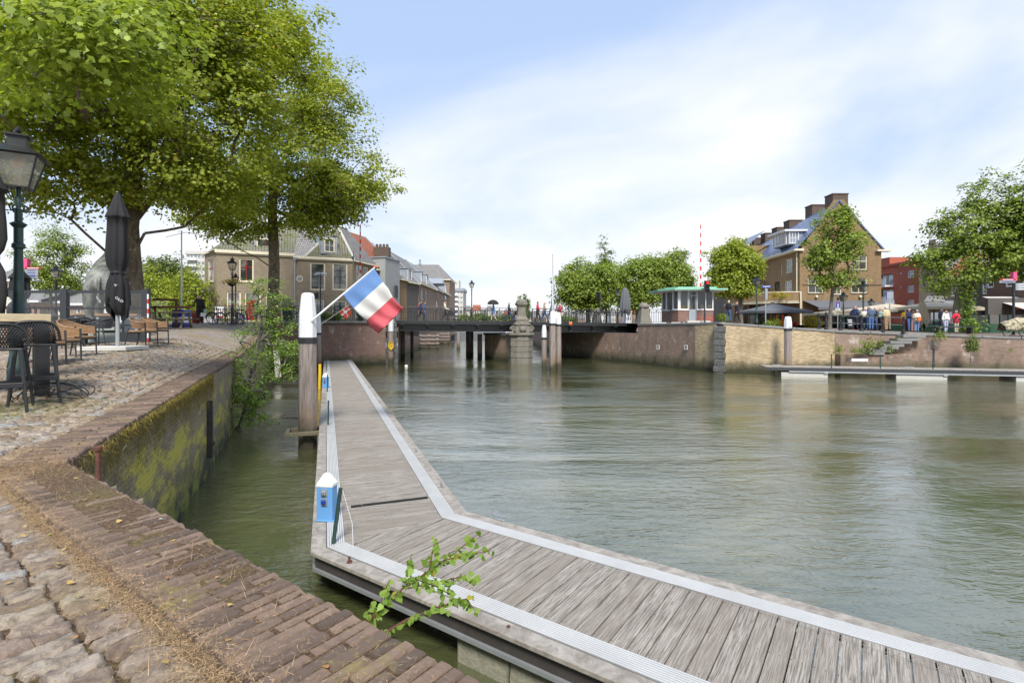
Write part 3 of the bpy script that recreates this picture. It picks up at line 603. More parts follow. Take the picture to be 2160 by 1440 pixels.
# left abutment by the bridge
ab = thing('bridge_abutment', 'purple brown brick abutment wall at the left end of the bridge', 'quay wall', (0,0,0))
mb = MB(); wallstrip(mb, [(-17.8,38,3.22),(-9.95,40.37,3.27)]); wallstrip(mb, [(-9.1,40.9,3.2),(-10.2,47,3.1),(-11,50,2.2),(-12.05,69,1.6),(-12.25,103,1.6)]); mb.build('brick_face', M['abut_quay'], ab)
mb = MB()
for i in range(9):
    wd = .95 if i % 2 else .75; mb.cbox((-9.52,40.53,-.15+i*.41), (wd,.5+.04*(i%2),.385), math.atan2(2.37,7.85))
mb.build('quoin', M['darkstone'], ab, bevel=.03)
mb = MB(); mb.prism([(-17.9,37.75),(-9.2,40.35),(-9.3,40.9),(-18.1,38.3)], [3.2,3.26,3.26,3.2], [3.36,3.42,3.42,3.36]); mb.build('cope', M['bluestone'], ab, bevel=.02)
# right quay wall in three kinds of brick
rw = thing('canal_quay_wall', 'long quay wall of red and yellow brick below the cafe terraces', 'quay wall', (0,0,0))
mb = MB(); wallstrip(mb, [(3.5,110,3.15),(3.5,80,3.15),(4.6,54,3.15),(4.8,52,2.5),(8.2,45.5,2.45),(10.2,41.5,2.45)]); wallstrip(mb, [(10.2,41.5,3.1),(12.7,35.5,3.14)]); mb.build('red_brick_face', M['red_quay'], rw)
mb = MB(); wallstrip(mb, [(12.7,35.5,3.14),(13.45,33.65,3.15)]); wallstrip(mb, [(13.8,33.38,3.15),(20.8,33,2.63)]); mb.build('yellow_brick_face', M['yellow_quay'], rw)
mb = MB(); wallstrip(mb, [(20.8,33.02,2.63),(31,31.2,2.24),(48,28,2.2)]); 
mb.build('old_brick_face', M['red_quay'], rw)
mb = MB()
for i in range(8): mb.cbox((13.56,33.44,-.2+i*.43), (.72 if i%2 else .6,.55,.41), R(-33))
mb.build('quoin', M['darkstone'], rw, bevel=.035)
mb = MB()
for a, b in zip(ER[:-1], ER[1:]):
    d = Vector((b[0]-a[0], b[1]-a[1])).normalized(); nn = Vector((d.y,-d.x)) ; nn = -nn if nn.y > 0 and a[1] < 36 else nn
    nn = Vector((-abs(d.y), -abs(d.x))) if True else nn
    k = max(1, int(math.hypot(b[0]-a[0], b[1]-a[1])/2.0))
    for q in range(k):
        p = [a[i]+(b[i]-a[i])*(q/k+.0015) for i in range(3)]; r_ = [a[i]+(b[i]-a[i])*((q+1)/k-.0015) for i in range(3)]
        o1 = nn*.05; o2 = -nn*.45
        mb.prism([(p[0]+o1.x,p[1]+o1.y),(r_[0]+o1.x,r_[1]+o1.y),(r_[0]+o2.x,r_[1]+o2.y),(p[0]+o2.x,p[1]+o2.y)], [p[2]-.13,r_[2]-.13,r_[2]-.13,p[2]-.13], [p[2]+.02,r_[2]+.02,r_[2]+.02,p[2]+.02])
mb.build('cope', M['bluestone'], rw, bevel=.02)
# stone treads standing out of the wall, and the ledge they come down to
def wr(x): t = (x-20.8)/10.2; return Vector((x, 33-1.8*t))
st = thing('quay_steps', 'grey stone steps descending along the face of the right quay wall', 'steps', (0,0,0)); 
for i, (x0, x1, y) in enumerate(((1902,1944,706),(1890,1932,713),(1878,1918,719),(1866,1904,725.5),(1858,1894,731),(1845,1880,737),(1838,1868,743))):
    Yw = 32.3; X0 = PX(x0, Yw-.4); X1 = PX(x1, Yw-.4); a, b = wr(X0), wr(X1); k = MB(); z = PZ(y, Yw-.4); k.prism([(X0,a.y-.62),(X1,b.y-.62),(X1,b.y+.05),(X0,a.y+.05)], z-.17, z); k.build('tread', M['bluestone'], st, bevel=.012)
k = MB(); a, b = wr(20.85), wr(25.2); k.prism([(20.85,a.y-.5),(25.2,b.y-.5),(25.2,b.y+.02),(20.85,a.y+.02)], -.5, 1.25); k.build('ledge', M['red_quay'], st, bevel=.03)
P = []; D = []
for k in range(2600): x = g.uniform(20.9,25.2); a = wr(x); P.append((x, a.y-.5*g.random()**.5-.02, 1.26 - (abs(g.normal())*.12 if g.random() < .6 else 0))); D.append((g.normal()*.5, -.5, -g.uniform(.2,1)))
P = np.array(P); blades('hanging_moss', P, np.array(D), g.uniform(.06,.14,len(P)), M['straw'], 'dry brown moss fringe on the ledge below the stone steps', 'moss')
for i, (x, y, r_, lab) in enumerate(((1768,737,.28,'low green weeds in the corner where yellow and red brick meet'),(1800,738,.18,'small tuft of weeds on the ledge, left of two tufts'),(1815,738,.2,'small tuft of weeds on the ledge, right of two tufts'),(1832,730,.42,'tall leafy weed growing at the foot of the stone steps'),(1856,724,.25,'weeds growing on the lower stone steps'),(1879,734,.26,'bright green weed under the middle steps'),(1895,716,.2,'small yellow green weed on a stone step'),(1983,706,.3,'tuft of grass on the cope in front of the park bench'),(2133,738,.12,'small weed in the wall at the far right'))):
    p = P3(x, y, 31.9 if i < 7 else (31.55 if i == 7 else 30.6)); n_ = 160; q = np.array(p)+g.normal(size=(n_,3))*np.array([r_*.6,.08,r_*.6])
    tag(leaves('weed', q, g.normal(size=(n_,3))+np.array([0,-.6,.6]), r_*.35, OVAL, M['leaf_b']), lab, 'weed')
bp = thing('wall_bush', 'round leafy bush on a thin stem growing up the face of the right quay wall', 'bush', (PX(2053,30.6), 30.9, 0)); k = MB(); k.tube([(0,0,0),(.02,-.1,.9),(0,-.15,1.35)], .018, 5); k.build('stem', M['bark2'], bp)
q = clumps([(0,-.2,1.95,.33,.22,.55)], 60, 5, .5)[0]; foliage('crown', q, 22, .22, .085, DIAM, M['leaf_d'], bp, 3)
k = MB(); k.tube([(0,0,0),(0,0,1.45)], .05, 8); k.lathe([(.02,1.45),(.09,1.5),(.09,1.56),(.05,1.6)], n=8); k.lathe([(.1,.48),(.1,.56)], n=8); tag(k.build('drain_pipe', M['anthracite'], loc=(PX(1978,30.9), 31.2, .1)), 'short dark pipe standing in front of the right quay wall', 'pipe')
k = MB(); k.box(-.5,-.02,-.08,.5,.02,.08); o = k.build('wall_sign', M['white'], loc=tuple(P3(1813,759,31.6))); tag(o, 'small white sign plate on the red wall below the steps', 'sign')
for i, x in enumerate((1388,1447)):
    t = (x-1345)/121; X = 10.2+2.5*t; Y = 41.5-6*t; Y = X/((x-1080)/1080); k = MB(); k.box(-.17,-.05,-.17,.17,.0,-.08); k.box(-.17,-.05,.08,.17,0,.17); k.box(-.17,-.05,-.08,-.08,0,.08); k.box(.08,-.05,-.08,.17,0,.08)
    o = k.build('mooring_socket', M['concrete'], loc=(X, Y-.04, PZ(732,Y))); o.rotation_euler = (0,0,R(-66)); k = MB(); k.box(-.08,-.02,-.08,.08,-.01,.08); k.build('recess', M['black'], o); tag(o, ('square stone mooring socket in the red brick wall nearer the bridge', 'square stone mooring socket in the red brick below the keeper house')[i], 'mooring socket')
# ================================================================ floating jetty
L1 = Vector((-.341,.940)); L2 = Vector((.819,-.574)); N1 = Vector((.940,.341)); N2 = Vector((.574,.819))
def MP(o):   # point of the mitre line at distance o from the outer edge
    a, b = -.165+o, 3.378+o; det = N1.x*N2.y-N1.y*N2.x; return Vector(((a*N2.y-b*N1.y)/det, (N1.x*b-N2.x*a)/det))
ZD = .5; JW = 1.95; LEG1 = 33.3; LEG2 = 13.0
jt = thing('floating_jetty', 'bent floating jetty of silvered planks with ribbed metal edge strips', 'jetty', (0,0,0))
def strip(mb, o0, o1, z0, z1, bol=True):
    for L, n_ in ((L1, LEG1), (L2, LEG2)):
        a, b = MP(o0), MP(o1); c, d = b+L*n_, a+L*n_; poly = [(a.x,a.y),(b.x,b.y),(c.x,c.y),(d.x,d.y)]
        if L is L1: poly = poly[::-1]
        ar = sum(poly[i][0]*poly[(i+1)%4][1]-poly[(i+1)%4][0]*poly[i][1] for i in range(4))
        mb.prism(poly if ar > 0 else poly[::-1], z0, z1)
k = MB(); strip(k, 0, .165, ZD-.05, ZD-.004); strip(k, JW-.165, JW, ZD-.05, ZD-.004); k.build('edge_timber', M['edgewood'], jt, bevel=.008)
k = MB(); strip(k, .169, .369, ZD-.045, ZD-.002); strip(k, JW-.369, JW-.169, ZD-.045, ZD-.002); k.build('metal_strip_base', M['strip_base'], jt); k = MB()
for i in range(8):
    for b in (.177, JW-.361): strip(k, b+i*.0245, b+i*.0245+.017, ZD-.001, ZD+.004)
k.build('metal_strip', M['alu'], jt)
k = MB(); strip(k, .05, .09, ZD-.19, ZD-.05); strip(k, JW-.09, JW-.05, ZD-.19, ZD-.05); k.build('side_channel', M['darksteel'], jt)
k = MB(); strip(k, .02, .06, ZD-.225, ZD-.19); strip(k, JW-.06, JW-.02, ZD-.225, ZD-.19); k.build('steel_rail', M['steel'], jt)
# planks
V = []; UV = []; NF = []
def clip(poly, a, nn, keep):
    out = []
    for i in range(len(poly)):
        p, q = poly[i], poly[(i+1)%len(poly)]; dp = (p-a).dot(nn)*keep; dq = (q-a).dot(nn)*keep
        if dp >= 0: out.append(p)
        if dp*dq < 0: out.append(p+(q-p)*(dp/(dp-dq)))
    return out
A_, B_ = MP(0), MP(JW); mn = Vector((-(B_-A_).y, (B_-A_).x)).normalized()
k = MB(); uvs = []; g2 = random.Random(4)
for L, Nn, tot, base in ((L1, N1, LEG1, -.165), (L2, N2, LEG2, 3.378)):
    sgn = 1 if (MP(1)+L-A_).dot(mn) > 0 else -1; t = -2.0; i = 0
    org = MP(0)
    while t < tot:
        p = .15; lo = .372; hi = JW-.372
        q0 = org + L*(t+.004) ; poly = [org+L*(t+.006)+Nn*lo, org+L*(t+.006)+Nn*hi, org+L*(t+p-.006)+Nn*hi, org+L*(t+p-.006)+Nn*lo]
        # org is on the outer line; the across axis is the leg normal
        poly = clip(poly, A_, mn, sgn)
        if len(poly) >= 3:
            ar = sum(poly[j].x*poly[(j+1)%len(poly)].y-poly[(j+1)%len(poly)].x*poly[j].y for j in range(len(poly)))
            if ar < 0: poly = poly[::-1]
            z = ZD-.004+g2.uniform(-.003,.003); n0 = len(k.f); k.prism([(q.x,q.y) for q in poly], z-.03, z)
            for fi in range(n0, len(k.f)):
                for vi in k.f[fi]: vv = Vector(k.v[vi][:2])-org; uvs.append((vv.dot(Nn), vv.dot(L)))
        t += p; i += 1
sc_ = MB()
for L, Nn, tot in ((L1, N1, 12), (L2, N2, 9)):
    for i in range(int(tot/.15)):
        for o2 in (.42, .98, JW-.42):
            for e2 in (.035, .115):
                q = MP(0)+L*(i*.15-.0+e2)+Nn*o2
                if (q-A_).dot(mn)*(1 if (MP(1)+L-A_).dot(mn) > 0 else -1) > .02: sc_.add([(q.x+.0045*math.cos(a), q.y+.0045*math.sin(a), ZD-.0005) for a in (0,1.05,2.09,3.14,4.19,5.24)], [(0,1,2,3,4,5)])
tag(sc_.build('screw_heads', M['darksteel'], jt), kind='stuff')
o = k.build('planks', M['planks'], jt); uvl = o.data.uv_layers.new(name='UVMap'); uvl.data.foreach_set('uv', [c for q in uvs for c in q])
M['float'] = mk_setts('stained_float_concrete', (.30,.29,.22), (.34,.33,.26), (.2,.2,.15), (.10,.12,.03), 0, 3, 3)
for L, Nn, ts in ((L1, N1, (1.3,8,15,22,29)), (L2, N2, (2.06,7.2,12))):
    for t in ts:
        a = MP(0)+L*t; ps = [a+Nn*.10, a+Nn*(JW-.10), a+Nn*(JW-.10)+L*2.6, a+Nn*.10+L*2.6]; ar = (ps[1]-ps[0]).cross(ps[2]-ps[1]); ps = ps if ar > 0 else ps[::-1]
        c2 = MB(); c2.prism([(q.x,q.y) for q in ps], -.4, ZD-.23); c2.build('float', M['float'], jt, bevel=.02)
def cleat(parent, p, ang, sc=1.0):
    k = MB(Matrix.Translation(p) @ Matrix.Rotation(ang, 4, 'Z') @ Matrix.Scale(sc, 4)); k.box(-.07,-.02,0,.07,.02,.008)
    for s_ in (-1,1): k.tube([(s_*.035,0,.0),(s_*.03,0,.045)], .01, 7)
    k.tube([(-.115,0,.06),(-.05,0,.05),(.05,0,.05),(.115,0,.06)], [.006,.011,.011,.006], 7); return k.build('cleat', M['steel'], parent, True)
cleat(jt, (PX(1055,6.75), 6.62, ZD+.0), math.atan2(-.574,.819), 1.0)
for t in (1.2, 3.6, 9, 15): q = MP(JW-.09)+L1*t; cleat(jt, (q.x, q.y, ZD), math.atan2(.94,-.341), .8)
q = MP(.08)+L2*.55; k = MB(); k.lathe([(.03,0),(.03,.012),(.012,.015),(.012,.05),(.02,.055)], (q.x,q.y,ZD), 8); k.build('bolt', M['rust'], jt, True)
for t in (2.6, 4.6): q = MP(.1)+L2*t; k = MB(); k.lathe([(.018,0),(.016,.008),(.004,.010)], (q.x,q.y,ZD), 8); k.build('bolt', M['rust'], jt, True)
# electricity pedestals
def pedestal(p, label, sc=1.0):
    t = thing('power_pedestal', label, 'power pedestal', p, math.atan2(-.574,.819)*.2, 'electricity pedestals on the jetty')
    k = MB(); k.box(-.105,-.075,.0,.105,.075,.44); k.box(-.125,-.085,0,.125,.085,.02); k.build('cabinet', M['skyblue'], t, bevel=.01)
    k = MB(); k.frus((0,0,.44), .22, .16, .035, .22, .16); k.frus((0,0,.475), .22, .16, .115, .08, .06); k.frus((0,0,.59), .08, .06, .015, .05, .04); k.build('cap', plain('translucent_cap', (.72,.75,.68), .35), t, bevel=.006)
    for i, z in enumerate((.37,.25)):
        k = MB(); k.box(-.045,-.085,z-.05,.045,-.075,z+.05); s_ = k.build('socket', M['steel'], t, bevel=.004); k = MB(); k.cbox((0,-.10,z+.005), (.055,.035,.05), 0, R(12)); k.build('flap', M['blue'] if i else M['steel'], s_, bevel=.006)
    return t
pedestal((PX(690,6.63), 6.63, ZD), 'light blue power pedestal with white cap nearest the camera'); pedestal((PX(687,20.8), 20.8, ZD), 'light blue power pedestal far down the jetty')
for i, (x, y, dx, h, lab) in enumerate(((703,1146,.085,.64,'leaning green post beside the near power pedestal'),(692,896,.01,.62,'green post standing midway along the jetty'),(690.5,826,0,.66,'green post in front of the far power pedestal'),(689,781,.02,.72,'green post at the far end of the jetty'))):
    Y = 2700/(y-688); k = MB(); k.tube([(0,0,0),(dx*.5,0,h*.5),(dx,0,h)], .024 if i == 0 else .022, 8); o = k.build('green_post', M['green_iron'], smooth=True, loc=(PX(x,Y), Y, ZD)); tag(o, lab, 'post', 'green posts along the jetty')
k = MB(); a = P3(722,1031,5.9); k.tube([a, a+Vector((.4,.0,-.33)), Vector((PX(990,6.2),6.0,ZD+.05)), Vector((1.6,4.9,ZD+.02)), Vector((3.6,3.3,ZD+.02))], .0022, 4); tag(k.build('guide_wire', M['rope']), 'thin dark wire running from the leaning post over the planks', 'wire')
k = MB(); k.tube([a, a+Vector((.13,-.05,-.38)), Vector((PX(748,5.8),5.75,ZD+.004))], .0025, 4); tag(k.build('cord', M['white']), 'thin pale cord hanging from the leaning green post', 'cord')
k = MB(); d = Vector((PX(902,7.46)-PX(740,7.07), .39)); k.cbox((0,0,.012), (d.length,.035,.018), math.atan2(d.y,d.x)); tag(k.build('rubber_strip', M['rubber'], loc=((PX(902,7.46)+PX(740,7.07))/2, 7.265, ZD+.002)), 'narrow black strip lying across the jetty planks', 'strip')
k = MB(); k.tube([(0,0,0),(0.02,0,1.28)], .07, 10); o = k.build('yellow_marker', M['yellow'], smooth=True, loc=(PX(674,24.6), 24.6, -.1)); tag(o, 'yellow tube standing in the water left of the jetty', 'marker post')
# far pontoon on the right
pt = thing('pontoon', 'low grey pontoon on white floats along the right quay wall', 'pontoon', (0,0,0))
pa, pb = Vector((PX(1612,31.0),30.9)), Vector((33.0,26.6)); pd = (pb-pa).normalized(); pn = Vector((pd.y,-pd.x)); pn = pn if pn.y < 0 else -pn
def oblong(mb, t0, t1, o0, o1, z0, z1):
    ps = [pa+pd*t0+pn*o0, pa+pd*t0+pn*o1, pa+pd*t1+pn*o1, pa+pd*t1+pn*o0]; ar = (ps[1]-ps[0]).cross(ps[2]-ps[1]); ps = ps if ar > 0 else ps[::-1]; mb.prism([(q.x,q.y) for q in ps], z0, z1)
TT = (pb-pa).length
k = MB(); oblong(k, 0, TT, -1.5, 0, .50, .57); k.build('deck', M['edgewood'], pt)
k = MB(); oblong(k, 0, TT, 0, .06, .36, .54); k.build('fender', M['anthracite'], pt)
k = MB(); oblong(k, 1.3, TT, .0, .05, .27, .345); k.build('steel_rail', M['steel'], pt)
for t in (.9, 6.9, 12.6): 
    k = MB(); oblong(k, t, t+2.5, -1.4, -.02, -.3, .25); k.build('float', M['concrete'], pt, bevel=.02); k = MB(); oblong(k, t+2.3, t+2.5, -.1, .04, .2, .36); k.build('bracket', M['steel'], pt)
for t in (.7, 7.6, 14.6): q = pa+pd*t+pn*-.12; cleat(pt, (q.x, q.y, .57), math.atan2(pd.y,pd.x), 2.0)
for i, x in enumerate((1754,1857,1968)):
    k = MB(); k.tube([(0,0,0),(0,0,.8)], .03, 7); Y = 30.6-(x-1612)*.0045; tag(k.build('thin_post', M['green_iron'], loc=(PX(x,Y), Y, .57)), ('green post on the pontoon below the yellow brick', 'green post on the pontoon below the stone steps', 'green post on the pontoon beside the drain pipe')[i], 'post', 'green posts on the pontoon')
# ================================================================ mooring piles
def pile(label, x, Y, w_, ztop, zcap, twist=0, lean=0, cap='white', group='wooden mooring piles', taper=.72, sec=8, band=True, zb=-1.0):
    t = thing('mooring_pile', label, 'mooring pile', (PX(x,Y), Y, 0), twist, group)
    ch = w_*.5; poly = lambda r: [(r*math.cos(math.pi/8+i*math.pi/4)*1.08, r*math.sin(math.pi/8+i*math.pi/4)*1.08) for i in range(8)]
    k = MB(); k.lathe([(ch*1.1,zb),(ch*1.06,.3),(ch*1.0,zcap if zcap else ztop)], n=8); k.build('post', M['pile'], t)
    if zcap:
        k = MB(); k.lathe([(ch*1.06,zcap-.004),(ch*1.06,zcap+.14 if band else zcap+.01)], n=8); k.build('band', M['black'], t)
        z1 = zcap+.14 if band else zcap+.01
        k = MB(); k.lathe([(ch*1.03,z1),(ch*1.0,z1+(ztop-z1)*.5),(ch*taper*1.05,ztop-.08),(ch*taper*.9,ztop-.02),(ch*.4,ztop)], n=8); k.build('cap', M['white'], t, bevel=.006)
    return t
bigp = pile('large mooring pile with tall white cap beside the jetty', 649, 12.6, .415, 3.82, 2.585, R(8))
k = MB(); 
for s_ in (-1,1): k.cbox((0,s_*.3,0), (.95,.09,.09)); k.cbox((s_*.42,0,0), (.09,.6,.09))
c = k.build('pile_collar', M['oldwood'], jt, bevel=.01); c.location = (PX(650,12.6)-.02, 12.55, .43); c.rotation_euler = (0,0,R(20)); c['label'] = 'wooden collar guiding the jetty round the big pile'
pile('slim white capped pile at the far end of the jetty', 672, 34.5, .33, 3.74, 2.42, R(20))
pile('tallest pile of the cluster of three, under the flagpole', 1166, 34, .42, 4.0, 3.05, R(10)); pile('middle pile of the cluster of three right of the stone pier', 1172.5, 34.35, .34, 3.98, 3.0, R(5)); pile('right pile of the cluster of three right of the stone pier', 1178.5, 34.0, .34, 3.92, 3.0, R(22))
pile('lower white capped pile just left of the cluster of three', 1148, 34.8, .34, 3.08, 2.1, R(12))
pile('pile with the yellow warning sign at the left end of the bridge', 824.5, 40.0, .40, 3.55, 2.6, 0, taper=.95, band=False)
pile('weathered pile behind the warning sign pile', 831, 41.5, .34, 2.2, None); pile('first bare pile under the left bridge span', 850, 47, .34, 2.7, None, group='bare piles under the bridge'); pile('second bare pile under the left bridge span', 869, 49, .30, 2.7, None, group='bare piles under the bridge')
pile('bare pile in open water left of the pier', 967, 66, .45, 2.7, None, group='bare piles under the bridge'); pile('white banded pile left of the bridge pier', 987, 50, .38, 2.8, 2.35, taper=1); pile('dark pile touching the white banded pile', 995, 50.5, .34, 2.6, None); pile('stubby pile against the side of the bridge pier', 1012, 47, .42, 2.3, None)
for i, (x, Y, lab) in enumerate(((905,66,'weathered timber fender in the left canal, nearer one'),(932,84,'weathered timber fender in the left canal, farther one'))):
    t = thing('timber_fender', lab, 'timber fender', (PX(x,Y), Y, 0), 0, 'timber fenders along the left canal wall')
    for j in (-1,0,1): k = MB(); k.cbox((j*1.1,0,.7), (.25,.25,2.6)); k.build('post', M['pile'], t)
    for z in (.35,.8,1.3,1.8): k = MB(); k.cbox((0,-.2,z), (2.7,.14,.2)); k.build('rail', M['pile'], t)
# yellow shield sign
sg = thing('warning_sign', 'yellow shield shaped warning sign on the pile at the bridge', 'sign', (PX(824.5,39.7), 39.72, PZ(729,39.7)))
k = MB(); k.slab([(-.21,-.12),(0,-.36),(.21,-.12),(.21,.14),(0,.17),(-.21,.14)][::-1], -.015, .01); k.build('plate', M['yellow'], sg); k = MB(); k.cbox((0,0,.25), (.4,.02,.09)); k.build('top_plate', M['yellow'], sg)
def text(parent, s_, size, loc, mat, rot=(R(90),0,0), name='lettering', ext=.002, align='CENTER', sx=1.0):
    c = bpy.data.curves.new(name, 'FONT'); c.body = s_; c.size = size; c.extrude = ext; c.align_x = align; c.align_y = 'CENTER'; c.materials.append(mat)
    c.resolution_u = 3; o = bpy.data.objects.new(name, c); COL.objects.link(o); o.location = loc; o.rotation_euler = rot; o.scale = (sx,1,1); o.parent = parent; return o

for z in (.09,0,-.09): k = MB(); k.cbox((0,-.018,z), (.30-.08*(z<-.05),.004,.022)); k.build('line_of_writing', M['black'], sg)
# ================================================================ flags
def cloth(name, rows, Y, stripes, mats, parent, nu=26, nv=30, amp=.05, seed=0, cross=False):
    # rows: control pixel pairs from hoist to fly (a side, b side)
    V = []; n = len(rows)-1
    for j in range(nv+1):
        v_ = j/nv; q = v_*n; i = min(int(q), n-1); f_ = q-i; f_ = f_
        a = Vector(rows[i][0]).lerp(Vector(rows[i+1][0]), f_); b = Vector(rows[i][1]).lerp(Vector(rows[i+1][1]), f_)
        for h in range(nu+1):
            u = h/nu; p = a.lerp(b, u)
            d = amp*v_*(math.sin(u*7+v_*3+seed)+.5*math.sin(u*15-v_*5)+.6*math.sin(v_*9+u*2.5))
            V.append(P3(p.x, p.y, Y+d))
    k = MB()
    for j in range(nv):
        for h in range(nu):
            u = (h+.5)/nu; v_ = (j+.5)/nv
            k.cur = (1 if (abs(u-.5) < .09 or abs(v_-.38) < .09) else 0) if cross else (0 if v_ < stripes[0] else 1 if v_ < stripes[1] else 2)
            w_ = nu+1; b = len(k.v); k.add([V[j*w_+h], V[j*w_+h+1], V[(j+1)*w_+h+1], V[(j+1)*w_+h]], [(0,1,2,3)])
    o = k.build(name, mats, parent)
    import bmesh
    bm = bmesh.new(); bm.from_mesh(o.data); bmesh.ops.remove_doubles(bm, verts=bm.verts, dist=.0001); bm.to_mesh(o.data); bm.free(); o.data.polygons.foreach_set('use_smooth', [True]*len(o.data.polygons))
    sm = o.modifiers.new('solidify', 'SOLIDIFY'); sm.thickness = .003; return o
def flagm(name, c):
    m = NT(name); n = m.noise(60, m.pos(), 2); m.set(m.b.inputs['Subsurface Weight'], 0); return m.done(m.mix(n, tuple(x*.9 for x in c), c), .8)
FL = thing('flag', 'large blue white and red tricolour flag on a slanted pole', 'flag', (0,0,0))
a, b = P3(657,677,12.45), P3(791,564,12.45); k = MB(); k.tube([a, b], [.028,.02], 8); k.build('flagpole', M['white'], FL, True); k = MB(); k.ball(b+Vector((.02,0,.02)), .035, 8, (1.2,1,.8)); k.build('finial', M['orange'], FL, True)
cloth('cloth', [((723.5,622),(790,567)),((733.5,636),(799,581)),((746,650.5),(807.5,594.5)),((758,664),(819,608)),((772.5,676),(828,626)),((781,689),(840,640)),((799,703),(851,650.5))], 12.4, (.333,.667), [flagm('flag_blue', (.12,.24,.50)), flagm('flag_white', (.60,.60,.58)), flagm('flag_red', (.52,.085,.105))], FL, amp=.085)
FD = thing('flag', 'small red flag with a white cross on a thin pole', 'flag', (0,0,0))
a, b = P3(677,684,34.2), P3(735,644,34.2); k = MB(); k.tube([a, b], .03, 6); k.build('flagpole', M['cream'], FD, True)
cloth('cloth', [((714.5,659.5),(733,646)),((721,667),(739,652)),((730,673),(740,664))], 34.1, None, [flagm('pennant_red', (.62,.08,.05)), flagm('pennant_white', (.65,.65,.63))], FD, 16, 16, .08, 1, True)
# ================================================================ bridge
def wb(mb, name, mat, parent, **k):    # mesh given in world coordinates under a thing that stands at its base
    o = mb.build(name, mat, parent, **k)
    if parent is not None and parent.parent is None: o.location = -Vector(parent.location)
    return o
def ontext(*a, **k):
    o = text(*a, **k); bpy.context.view_layer.update(); dg = bpy.context.evaluated_depsgraph_get(); me = bpy.data.meshes.new_from_object(o.evaluated_get(dg))
    q = bpy.data.objects.new('lettering', me); COL.objects.link(q); q.parent = o.parent; q.location = o.location; q.rotation_euler = o.rotation_euler; q.scale = o.scale; bpy.data.objects.remove(o); return q
ontext(sg, 'LET OP', .10, (0,-.02,.25), M['black'])
BR = thing('bridge', 'black steel swing bridge with iron railings crossing the canal mouth', 'bridge', (-9.7,41.5,3.5)); BR.rotation_euler = (0, math.asin(.205/21.2), math.atan2(4.1,20.8))
BL = 21.4; BWd = 8.5
k = MB(); k.box(0,0,-.30,BL,.35,0); k.box(0,BWd-.35,-.3,BL,BWd,0); k.build('edge_beam', M['iron'], BR, bevel=.01)
k = MB(); k.box(0,.35,-.2,BL,BWd-.35,-.02); k.build('deck', M['setts'], BR)
k = MB(); 
for y in (.5, BWd-.6, 3, 6): k.box(0,y,-.84,BL,y+.03,-.3); k.box(0,y-.15,-.88,BL,y+.18,-.84)
k.build('girder', M['iron'], BR)
for i in range(11):
    x = .8+i*2.05; k = MB(); k.add([(x-.05,.03,-.30),(x+.05,.03,-.30),(x+.05,.5,-.84),(x-.05,.5,-.84),(x-.05,.48,-.3),(x+.05,.48,-.3)], [(0,1,2,3),(0,3,4),(1,5,2)]); k.box(x-.14,.02,-.36,x+.14,.5,-.30); k.box(x-.14,.30,-.8,x+.14,.36,-.74)
    k.build('bracket', M['anthracite'], BR)
def railing(mb, pts, h=1.12, step=.145, r=.012, post=2.0, double=True, zf=None):
    for a, b in zip(pts[:-1], pts[1:]):
        a = Vector(a); b = Vector(b); L = (b-a).length; n = max(1, round(L/step))
        mb.tube([a+Vector((0,0,h)), b+Vector((0,0,h))], .026, 6); mb.tube([a+Vector((0,0,h-.24)), b+Vector((0,0,h-.24))], .014, 5); mb.tube([a+Vector((0,0,.09)), b+Vector((0,0,.09))], .016, 5)
        for i in range(n):
            p = a.lerp(b, i/n); mb.cbox((p.x,p.y,p.z+h*.45+.03), (.03,.03,h*.8))
            if i % 2 == 0: mb.tube([p+Vector((.0,0,h-.24)), p+Vector((step*.5,0,h-.12)), p+Vector((step,0,h-.24))], .007, 4, False)
            if i % 4 == 1: mb.cbox((p.x,p.y,p.z+h-.11), (step*.7,.02,.1))
        m_ = max(1, round(L/post))
        for i in range(m_+1): p = a.lerp(b, i/m_); mb.cbox((p.x,p.y,p.z+h/2), (.05,.05,h))
k = MB(); railing(k, [(0,.12,0),(BL,.12,0)]); k.build('front_railing', M['iron'], BR)
k = MB(); railing(k, [(0,BWd-.12,0),(BL,BWd-.12,0)], step=.3); k.build('rear_railing', M['iron'], BR)
# stone pier
PR = thing('bridge_pier', 'stone and brick bridge pier crowned by a carved obelisk with scrolls', 'bridge pier', (.72,42.0,0)); 
PR.rotation_euler = (0,0,R(11))
def octp(w_, d_, ch): return [(-w_/2+ch,-d_/2),(w_/2-ch,-d_/2),(w_/2,-d_/2+ch),(w_/2,d_/2),(-w_/2,d_/2),(-w_/2,-d_/2+ch)]
k = MB()
for i in range(5): e = .05*(i%2)+.02*random.random(); k.prism(octp(1.78+e, 1.7+e, .45), -1 if i == 0 else .02+(i)*.45, .02+(i+1)*.45-.025); k.prism(octp(1.7,1.62,.44), .02+(i+1)*.45-.03, .02+(i+1)*.45+.005)
k.build('cutwater', M['stone'], PR, bevel=.04)
k = MB(); k.prism(octp(2.1,2.0,.5), 2.27, 2.42); k.prism(octp(1.95,1.85,.45), 2.42, 2.5); k.build('cap_slab', M['stone'], PR, bevel=.03)
k = MB(); k.prism([(-.75,.8),(.75,.8),(-1.3,11),(-3.6,11)][::1] if False else [(-.78,.8),(.78,.8),(-.4,6.2),(-2.2,5.6)], -1, 2.2); k.build('brick_body', M['red_quay'], PR)
k = MB(); k.prism([(-.9,.7),(.9,.7),(-.3,6.4),(-2.3,5.8)], 2.2, 2.4); k.build('bearing_slab', M['darkstone'], PR)
